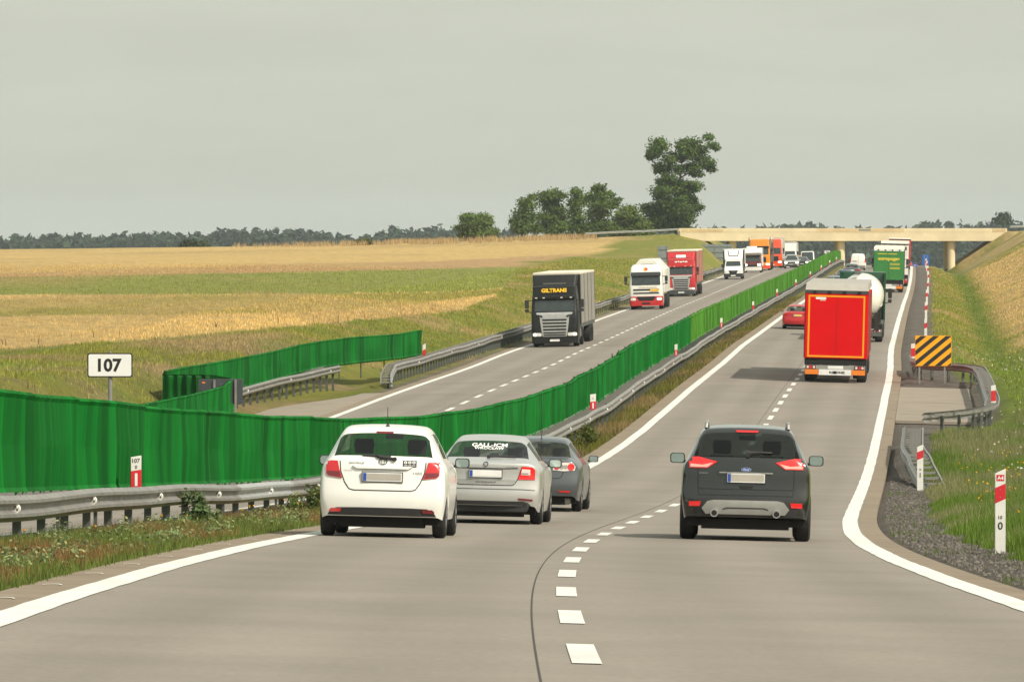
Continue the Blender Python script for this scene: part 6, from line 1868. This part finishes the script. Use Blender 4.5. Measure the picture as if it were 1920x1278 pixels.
def tree(label, Z, blobs, trunk, zoom, cat='tree', name='broadleaf_tree', dens=0.75, size=0.25, rk=1.4, col=(0.092, 0.158, 0.026), depth=0.9, seed=1, group=None, branches=()):
    """blobs in photo crops: (x, y, rx, ry) with zoom = (x0, y0, factor)"""
    rng = np.random.default_rng(seed)
    x0, y0, k = zoom
    f = Z / F / k
    cs = []; rs = []
    for (bx_, by_, rx_, ry_) in blobs:
        X = (x0 + bx_ / k - 960) * Z / F; zz = (450 - (y0 + by_ / k)) * Z / F + CZ
        ext = max(rx_, ry_) * f
        for j in range(3):
            cs.append((X + rng.normal() * ext * 0.28, Z + rng.normal() * ext * depth, zz + rng.normal() * ext * 0.16)); rs.append((rx_ * f * rk, ext * 0.9, ry_ * f * rk * 1.08))
    cs = np.array(cs); rs = np.array(rs)
    cnt = np.maximum(10, (dens * 9.0 * (rs[:, 0] * rs[:, 2]) / (size * size)).astype(int) + 10)
    tx = [((x0 + a / k - 960) * Z / F, Z, (450 - (y0 + b / k)) * Z / F + CZ) for a, b in trunk]
    base = Vector((tx[0][0], Z, g1(tx[0][0], Z)))
    root = thing(name, label, cat, Matrix.Translation(base), group)
    V, Fq, Cc = leaf_cloud(cs - np.array(base)[None], rs, cnt, size, rng, base_col=col)
    link('crown', np_mesh('crown', V, Fq, 'leaf', Cc), root)
    m = MB()
    H = max(0.5, tx[-1][2] - base.z)
    pts = [Vector((0, 0, -0.3))] + [Vector(t) - base for t in tx]
    nseg = len(pts) - 1
    r0 = 0.028 * H + 0.06
    for i in range(nseg):
        m.cyl(pts[i], pts[i + 1], r0 * (1 - 0.8 * i / nseg), r0 * (1 - 0.8 * (i + 1) / nseg), 8)
    m.build('trunk', 'bark', root, 60)
    mb = MB()
    for j in range(0, len(cs), 3):
        c = Vector(cs[j]) - base
        tz = max(0.15 * H, min(c.z - 0.25 * abs(c.x), pts[-1].z))
        # start on the trunk
        a = pts[-1]
        for p, q in zip(pts[:-1], pts[1:]):
            if p.z <= tz <= q.z: a = p.lerp(q, (tz - p.z) / max(1e-3, q.z - p.z)); break
        mid = a.lerp(c, 0.55) + Vector((0, 0, 0.12 * (c - a).length))
        rr = 0.25 * r0
        mb.cyl(a, mid, rr, rr * 0.6, 5); mb.cyl(mid, c, rr * 0.6, rr * 0.25, 5)
    mb.build('limbs', 'bark', root)
    return root

T1 = [(360, 200, 90, 80), (280, 280, 80, 60), (240, 330, 50, 50), (480, 350, 110, 60), (600, 200, 70, 50), (720, 190, 90, 60), (900, 110, 62, 28), (960, 200, 66, 32), (1005, 235, 34, 26), (800, 250, 100, 60),
      (640, 260, 90, 70), (780, 340, 80, 42), (860, 400, 90, 46), (930, 460, 55, 40), (700, 450, 100, 55), (760, 520, 76, 36), (420, 470, 110, 46), (330, 440, 60, 50), (560, 480, 50, 50), (430, 590, 112, 54), (360, 620, 66, 38),
      (640, 640, 90, 46), (740, 660, 76, 46), (590, 720, 150, 55), (420, 730, 130, 55), (320, 760, 66, 46), (480, 810, 130, 66), (640, 800, 100, 50), (740, 830, 66, 56), (800, 890, 58, 28), (380, 900, 140, 66), (560, 920, 140, 75),
      (700, 930, 86, 56), (230, 930, 86, 56), (300, 1000, 140, 66), (500, 1030, 160, 80), (660, 1020, 95, 66), (400, 1110, 180, 60), (580, 1130, 110, 60), (250, 1120, 130, 60)]
tree('tall ragged tree with a forked crown standing by the bridge end', 880, T1, [(540, 1190), (545, 900), (575, 640), (600, 380)], (1180, 240, 6.085), seed=2, rk=1.16, dens=0.85, col=(0.072, 0.132, 0.022))
TA = [(240, 320, 66, 36), (200, 450, 86, 46), (330, 270, 56, 28), (270, 390, 86, 40), (180, 560, 86, 56), (300, 560, 100, 50), (260, 650, 120, 60), (370, 660, 80, 46), (200, 680, 90, 50)]
TB = [(600, 230, 86, 38), (480, 270, 86, 46), (680, 250, 76, 38), (560, 340, 115, 55), (640, 420, 105, 46), (500, 510, 105, 50), (640, 520, 115, 50), (560, 620, 115, 66), (700, 620, 100, 56), (620, 690, 130, 46)]
TC = [(900, 200, 66, 36), (960, 280, 96, 56), (880, 340, 86, 46), (900, 450, 70, 46), (950, 540, 86, 46), (900, 640, 110, 60), (980, 690, 110, 55)]
TD = [(1180, 160, 76, 36), (1150, 260, 112, 66), (1270, 250, 76, 46), (1330, 240, 56, 26), (1420, 310, 56, 20), (1330, 360, 84, 34), (1390, 400, 46, 16), (1200, 380, 112, 55), (1130, 470, 90, 46), (1250, 480, 84, 46), (1180, 580, 120, 55), (1120, 660, 130, 60), (1250, 680, 120, 60)]
TE = [(1590, 420, 80, 46), (1520, 490, 100, 56), (1650, 500, 86, 56), (1480, 590, 105, 56), (1620, 620, 150, 66), (1750, 640, 100, 66), (1400, 690, 120, 50), (1560, 710, 180, 46), (1760, 720, 110, 50)]
ZG = (950, 330, 6.857)
tree('first tree of the field-edge row, low leafed beside the dry grass', 845, TA, [(240, 790), (250, 560), (270, 380)], ZG, seed=3, group=None)
tree('round topped tree of the field-edge row with sky gaps low down', 852, TB, [(600, 790), (600, 560), (590, 330)], ZG, seed=4)
tree('narrow tree of the field-edge row squeezed between two wider ones', 858, TC, [(930, 790), (930, 560), (930, 300)], ZG, seed=5)
tree('tallest tree of the field-edge row with twigs reaching over the rail', 850, TD, [(1170, 790), (1170, 560), (1170, 250)], ZG, seed=6)
tree('low bushy tree between the field-edge row and the tall forked tree', 866, TE, [(1580, 800), (1570, 640), (1580, 460)], ZG, seed=7, col=(0.105, 0.165, 0.028))
TS = [(1480, 100, 46, 18), (1550, 110, 56, 22), (1585, 140, 46, 18), (1500, 150, 66, 22), (1430, 168, 46, 12), (1520, 190, 86, 28), (1570, 205, 56, 26), (1480, 230, 56, 18), (1550, 235, 56, 18)]
tree('small lone tree on the crest of the grain field', 815, TS, [(1525, 275), (1522, 210), (1520, 130)], (480, 380, 3.692), seed=8, dens=1.3, size=0.2, col=(0.10, 0.165, 0.03))
tree('little bright green bush on the crest of the field', 800, [(745, 268, 34, 16), (720, 282, 26, 14), (770, 280, 26, 14)], [(745, 296), (745, 280)], (480, 380, 3.692), seed=9, name='field_bush', cat='bush', size=0.16, dens=1.4, col=(0.10, 0.12, 0.02))
tree('dark rounded bush at the far edge of the grain field', 830, [(345, 462, 6, 7), (360, 459, 10, 9), (377, 461, 11, 8), (365, 466, 18, 6)], [(363, 474), (363, 462)], (0, 0, 1.0), seed=10, name='field_bush', cat='bush', size=0.22, dens=1.3, col=(0.045, 0.07, 0.03))

# the far wood: one mass
WP = [(-300, 440), (0, 442), (90, 437), (180, 439), (260, 432), (330, 436), (470, 426), (540, 424), (600, 432), (655, 441), (700, 437), (735, 421), (760, 432), (820, 423), (860, 431), (905, 428), (950, 424), (1000, 436), (1310, 421), (1400, 426), (1500, 416), (1540, 419), (1600, 427), (1700, 420), (1745, 411), (1830, 419), (1885, 405), (1905, 418), (1950, 412), (2300, 415)]
wr_ = np.random.default_rng(21)
cs, rs, cn = [], [], []
x = -280.0
while x < 2280:
    for row in range(3):
        Z = 2250 + row * 130 + wr_.uniform(-50, 50)
        xx = x + wr_.uniform(-5, 5)
        ytop = np.interp(xx, *zip(*WP)) + abs(wr_.normal()) * 5 + (2 - row) * 7
        ztop = (450 - ytop) * Z / F + CZ; X = (xx - 960) * Z / F
        zb = float(np.interp(Z, [1600, 2200], [-9.5, -11.5])) + CZ - 1
        w = wr_.uniform(2.6, 5.0)
        nb = 5
        for q in range(nb):
            t = q / (nb - 1)
            ww = w * (1.0 - 0.55 * t ** 2)
            zz = zb + (ztop - zb) * (0.08 + 0.80 * t)
            cs.append((X + wr_.normal() * w * 0.35, Z + wr_.normal() * 2, zz)); rs.append((ww, ww, (ztop - zb) * 0.14)); cn.append(15)
    x += wr_.uniform(5, 9)
V, Fq, Cc = leaf_cloud(np.array(cs), np.array(rs), np.array(cn), 1.9, wr_, base_col=(0.034, 0.062, 0.032), var=0.35)
tag(link('far_woods', np_mesh('far_woods', V, Fq, 'leaf', Cc)), 'hazy blue green wood closing the horizon', 'woods', None, 'stuff')
LT = [(1395, 160, 25, 12), (1440, 175, 60, 30), (1480, 205, 40, 20), (1340, 215, 40, 14), (1420, 210, 60, 30), (1430, 260, 90, 30)]
tree('lone hazy tree rising above the wood beyond the bridge end', 1500, LT, [(1425, 330), (1420, 260), (1430, 190)], (1680, 380, 7.1), seed=11, size=0.55, col=(0.04, 0.07, 0.035))

# ------------------------------------------------------------------ grasses and weeds
def blades(name, label, X, Z, hh, ww, col, rng, lean=0.35, cat='grass', z_off=0.0, top=None):
    n = len(X)
    g = gz(X, Z)
    a = rng.random(n) * 2 * math.pi
    dx, dy = np.cos(a), np.sin(a)
    b = rng.random(n) * 2 * math.pi
    lx, ly = np.cos(b) * lean * hh * (0.3 + rng.random(n)), np.sin(b) * lean * hh * (0.3 + rng.random(n))
    P0 = np.stack([X - dx * ww / 2, Z - dy * ww / 2, g - 0.03 + z_off], 1); P1 = np.stack([X + dx * ww / 2, Z + dy * ww / 2, g - 0.03 + z_off], 1)
    P2 = np.stack([X + lx * 0.4 - dx * ww * 0.35, Z + ly * 0.4 - dy * ww * 0.35, g + hh * 0.6 + z_off], 1); P3 = np.stack([X + lx * 0.4 + dx * ww * 0.35, Z + ly * 0.4 + dy * ww * 0.35, g + hh * 0.6 + z_off], 1)
    P4 = np.stack([X + lx, Z + ly, g + hh + z_off], 1)
    V = np.stack([P0, P1, P2, P3, P4], 1).reshape(-1, 3)
    k = np.arange(n)[:, None] * 5
    Ft = np.concatenate([k + np.array([[0, 1, 3]]), k + np.array([[0, 3, 2]]), k + np.array([[2, 3, 4]])], 0)
    C5 = np.repeat(col, 5, 0)
    return tag(link(name, np_mesh(name, V, Ft, 'grass_blade', C5)), label, cat, None, 'stuff')

def scatter(n, u0, u1, z0, z1, rng, power=1.0, clump=0.0, seed=0):
    Z = z0 + (z1 - z0) * rng.random(n) ** power
    u = u0 + (u1 - u0) * rng.random(n)
    X = xc(Z) + u
    return X, Z
def tint(X, Z, rng, gain=1.0, var=0.3):
    h = gz(X, Z)
    c = ground_color(X, Z, h) * gain
    n = len(X)
    c = c * (1 + var * (rng.random(n) - 0.5) * 2)[:, None]
    return c
def is_gravel(X, Z):
    c = ground_color(X, Z, gz(X, Z))
    return (c[:, 1] / c[:, 0] < 0.93) & (c[:, 2] / c[:, 0] > 0.55)
rg = np.random.default_rng(5)
# median, close
X, Z = scatter(75000, -EDGE - 3.1, -EDGE - 0.56, 42, 125, rg, 1.25)
dens = fbm(X, Z, 1.2, 50); off_ = -(X - xc(Z)) - EDGE
keep = rg.random(len(X)) < np.clip(0.35 + off_ * 0.35, 0, 1) * smooth_step(0.2, 0.55, dens + 0.15)
X, Z = X[keep], Z[keep]; off_ = off_[keep]
brown = (fbm(X, Z, 3.0, 60) > 0.50) & (off_ > 0.8)
col = np.where(brown[:, None], np.array([0.30, 0.17, 0.07]), np.array([0.17, 0.22, 0.05])) * (0.65 + 0.7 * rg.random(len(X)))[:, None]
blades('median_grass', 'rough green and brown grass on the median beside the guardrail', X, Z, (0.06 + 0.18 * rg.random(len(X))) * (0.55 + 0.40 * np.clip(off_, 0, 2)), 0.008 + 0.010 * rg.random(len(X)), col, rg)
# leafy weeds at the foot of the rail
nw = 400
Z = 44 + 72 * rg.random(nw) ** 1.2; u = -EDGE - 0.9 - 1.9 * rg.random(nw)
k_ = fbm(xc(Z) + u, Z, 3.0, 70) > 0.42
Z, u = Z[k_], u[k_]; X = xc(Z) + u; g = gz(X, Z)
cs = np.stack([X, Z, g + 0.08 + 0.16 * rg.random(len(X))], 1); rs = np.stack([0.14 + 0.1 * rg.random(len(X))] * 2 + [0.08 + 0.12 * rg.random(len(X))], 1)
V, Fq, Cc = leaf_cloud(cs, rs, np.full(len(X), 46), 0.026, rg, base_col=(0.20, 0.26, 0.11), var=0.5)
tag(link('median_weeds', np_mesh('median_weeds', V, Fq, 'leaf', Cc)), 'pale leafy weeds crowding the foot of the median guardrail', 'weeds', None, 'stuff')
# yellow flower heads
def flowers(name, label, X, Z, zo, size, colr):
    g = gz(X, Z)
    cs = np.stack([X, Z, g + zo], 1); rs = np.full((len(X), 3), size * 0.6)
    V, Fq, Cc = leaf_cloud(cs, rs, np.full(len(X), 7), size, rg, base_col=colr, var=0.2)
    return tag(link(name, np_mesh(name, V, Fq, 'leaf', Cc)), label, 'flowers', None, 'stuff')
Z = 58 + 40 * rg.random(12); X = xc(Z) - EDGE - 2.2 - 0.4 * rg.random(12)
flowers('yellow_flowers', 'scattered yellow flowers under the median guardrail', X, Z, 0.30 + 0.12 * rg.random(12), 0.018, (0.75, 0.50, 0.03))
# median beyond
X, Z = scatter(30000, -EDGE - 2.2, -EDGE - 0.6, 120, 420, rg, 1.3)
col = tint(X, Z, rg, 1.0, 0.4); bw = fbm(X, Z, 5, 61) > 0.55
col = np.where(bw[:, None], np.array([0.30, 0.22, 0.09]) * (0.7 + 0.6 * rg.random(len(X)))[:, None], col)
blades('median_grass', 'grass strip climbing the median towards the bridge', X, Z, 0.08 + 0.22 * rg.random(len(X)), 0.012 + Z * 0.00008, col, rg)
# right verge, close
X, Z = scatter(120000, EDGE + 1.5, EDGE + 5.5, 50, 185, rg, 1.15)
gr = is_gravel(X, Z); v = X - xc(Z) - EDGE
inbay = (Z > 172) & (v < 4.6)
keep = (~gr | (rg.random(len(X)) < 0.02)) & (v > 1.5 + 0.3 * np.sin(Z)) & ~inbay
X, Z, v = X[keep], Z[keep], v[keep]
dryb = fbm(X, Z * 0.5, 2.0, 80) > 0.52
col = np.where(dryb[:, None], np.array([0.27, 0.27, 0.12]), np.array([0.15, 0.235, 0.035])) * (0.6 + 0.75 * rg.random(len(X)))[:, None]
blades('verge_grass', 'tall green and seeding grass behind the white marker posts', X, Z, (0.10 + 0.28 * rg.random(len(X)) ** 1.6) * smooth_step(1.2, 2.4, v) + 0.04, 0.008 + 0.010 * rg.random(len(X)), col, rg, 0.3)
Z = 60 + 90 * rg.random(160); X = xc(Z) + EDGE + 2.4 + 2.4 * rg.random(160)
flowers('yellow_flowers', 'yellow flowers dotted through the tall verge grass', X, Z, 0.30 + 0.25 * rg.random(160), 0.022, (0.70, 0.48, 0.02))
Z = 110 + 170 * rg.random(260); X = xc(Z) + EDGE + 3.0 + 5.0 * rg.random(260)
flowers('white_flowers', 'white flower heads scattered over the cutting grass', X, Z, 0.35 + 0.25 * rg.random(260), 0.028, (0.70, 0.70, 0.62))
# stray tufts in the gravel
X, Z = scatter(5000, EDGE + 0.62, EDGE + 1.9, 50, 130, rg)
k_ = fbm(X, Z, 1.5, 90) > 0.64; X, Z = X[k_], Z[k_]
blades('gravel_weeds', 'small weeds sprouting in the gravel edge', X, Z, 0.04 + 0.08 * rg.random(len(X)), np.full(len(X), 0.012), np.array([0.12, 0.19, 0.03])[None] * (0.7 + 0.6 * rg.random(len(X)))[:, None], rg, 0.6)
# gravel stones
n = 9000
Z = 46 + 95 * rg.random(n) ** 1.2; X = xc(Z) + EDGE + 0.66 + 1.5 * rg.random(n)
g = gz(X, Z)
sz = 0.012 + 0.03 * rg.random(n) ** 2
dirs = np.array([[1, 0, 0], [-0.5, 0.86, 0], [-0.5, -0.86, 0], [0, 0, 0.9]])
jit = rg.normal(size=(n, 4, 3)) * 0.25
V = (np.stack([X, Z, g], 1)[:, None] + (dirs[None] + jit) * sz[:, None, None]).reshape(-1, 3)
k = np.arange(n)[:, None] * 4
Ft = np.concatenate([k + np.array([[0, 1, 3]]), k + np.array([[1, 2, 3]]), k + np.array([[2, 0, 3]])], 0)
cc = (np.array([0.20, 0.18, 0.155])[None] * (0.5 + 1.1 * rg.random(n))[:, None])
tag(link('gravel', np_mesh('gravel', V, Ft, 'grass_blade', np.repeat(cc, 4, 0))), 'loose dark gravel beside the concrete edge', 'gravel', None, 'stuff')
# cutting on the right, further on
X, Z = scatter(90000, EDGE + 2.0, EDGE + 17, 170, 640, rg, 1.3)
keep = ~is_gravel(X, Z) & ~((Z < 232) & (X - xc(Z) - EDGE < 4.7)); X, Z = X[keep], Z[keep]
blades('cutting_grass', 'mixed green and straw coloured grass on the cutting slope', X, Z, 0.05 + 0.13 * rg.random(len(X)), 0.014 + Z * 0.00010, tint(X, Z, rg, 1.65, 0.4), rg, 0.5)
# left bank and verge
Z = 140 + 480 * rg.random(90000) ** 1.35; vl = 1.2 + 17 * rg.random(90000); X = xc(Z) - wl(Z) - EDGE - vl
keep = ~is_gravel(X, Z) & ~((Z < 250) & (vl < 5.4)); X, Z = X[keep], Z[keep]
blades('bank_grass', 'uncut grass on the bank between the oncoming carriageway and the fields', X, Z, 0.05 + 0.16 * rg.random(len(X)) ** 1.5, 0.014 + Z * 0.00010, tint(X, Z, rg, 1.65, 0.4), rg, 0.5)
# standing grain
Z = 215 + 300 * rg.random(70000) ** 1.3; X = -0.115 * Z + (0.115 * Z + 12) * rg.random(len(Z))
vl = -(X - xc(Z) + wl(Z)) - EDGE
k_ = vl > 5.5; X, Z = X[k_], Z[k_]
blades('standing_grain', 'ripe golden grain standing in the fields beyond the bank', X, Z, 0.06 + 0.10 * rg.random(len(X)), 0.016 + Z * 0.00010, tint(X, Z, rg, 1.4, 0.25), rg, 0.35, 'grain')
# dry stalks along the crest
n = 9000
px = 430 + 690 * rg.random(n); Z = 792 + 18 * rg.random(n); X = (px - 960) * Z / F
k_ = (fbm(X, Z * 0.3, 2.0, 95) > 0.46) & (rg.random(n) < 0.15 + 0.85 * smooth_step(430, 760, px)); X, Z = X[k_], Z[k_]
blades('crest_stalks', 'tall dry stalks fringing the crest of the field', X, Z, 0.35 + 0.65 * rg.random(len(X)), np.full(len(X), 0.07), np.array([0.55, 0.40, 0.20])[None] * (0.6 + 0.7 * rg.random(len(X)))[:, None], rg, 0.3)
# tall dark weeds at the field edge
n = 170
px = 0 + 900 * rg.random(n); py = np.interp(px, [0, 220, 450, 700, 860], [650, 637, 618, 595, 580]); Z = np.interp(px, [0, 450, 860], [252, 262, 346]) + 5 * rg.random(n); X = (px - 960) * Z / F
k_ = fbm(X * 3, Z, 2.0, 96) > 0.6; X, Z = X[k_], Z[k_]
blades('weed_stalks', 'rusty brown weed stalks at the lower edge of the grain', X, Z, 0.2 + 0.4 * rg.random(len(X)), np.full(len(X), 0.05), np.array([0.22, 0.12, 0.055])[None] * (0.6 + 0.7 * rg.random(len(X)))[:, None], rg, 0.3)

# a few plants that stand out on their own
def weed_bush(label, Z, u, h_, w_, col, seed):
    rng = np.random.default_rng(seed)
    X = float(xc(Z)) + u; base = Vector((X, Z, g1(X, Z)))
    root = thing('weed_bush', label, 'plant', Matrix.Translation(base))
    n = 9
    cs = np.stack([rng.normal(size=n) * w_ * 0.3, rng.normal(size=n) * w_ * 0.3, h_ * (0.25 + 0.6 * rng.random(n))], 1)
    V, Fq, Cc = leaf_cloud(cs, np.full((n, 3), w_ * 0.33), np.full(n, 70), 0.05, rng, base_col=col)
    link('leaves', np_mesh('leaves', V, Fq, 'leaf', Cc), root)
    m = MB()
    for c in cs: m.cyl((0, 0, -0.05), tuple(c), 0.012, 0.006, 5)
    m.build('stems', 'bark', root)
weed_bush('dark green weed bush at the bend of the median guardrail', 158, -EDGE - 1.05, 0.75, 0.7, (0.075, 0.105, 0.02), 31)
weed_bush('thistle-like weed clump with a yellow head by the median guardrail', 95, -EDGE - 2.1, 0.62, 0.55, (0.11, 0.16, 0.04), 32)
weed_bush('tall weed climbing past the new length of guardrail', 80, -EDGE - 2.4, 0.7, 0.4, (0.10, 0.16, 0.06), 33)

# ------------------------------------------------------------------ the air
m = MB(); m.box(-1900, 2300, -75, 4800, -14, 34)
hm = bpy.data.materials.new('haze_air'); hm.use_nodes = True
t = hm.node_tree
for n in list(t.nodes): t.nodes.remove(n)
o_ = t.nodes.new('ShaderNodeOutputMaterial'); vv = t.nodes.new('ShaderNodeVolumePrincipled')
vv.inputs['Color'].default_value = (0.86, 0.95, 1.0, 1)
vv.inputs['Density'].default_value = 0.00008
vv.inputs['Anisotropy'].default_value = 0.0
t.links.new(vv.outputs[0], o_.inputs['Volume'])
MATS['haze_air'] = hm
hz = m.build('haze', 'haze_air'); hz['kind'] = 'stuff'; hz['label'] = 'thin summer haze lying over the whole valley'
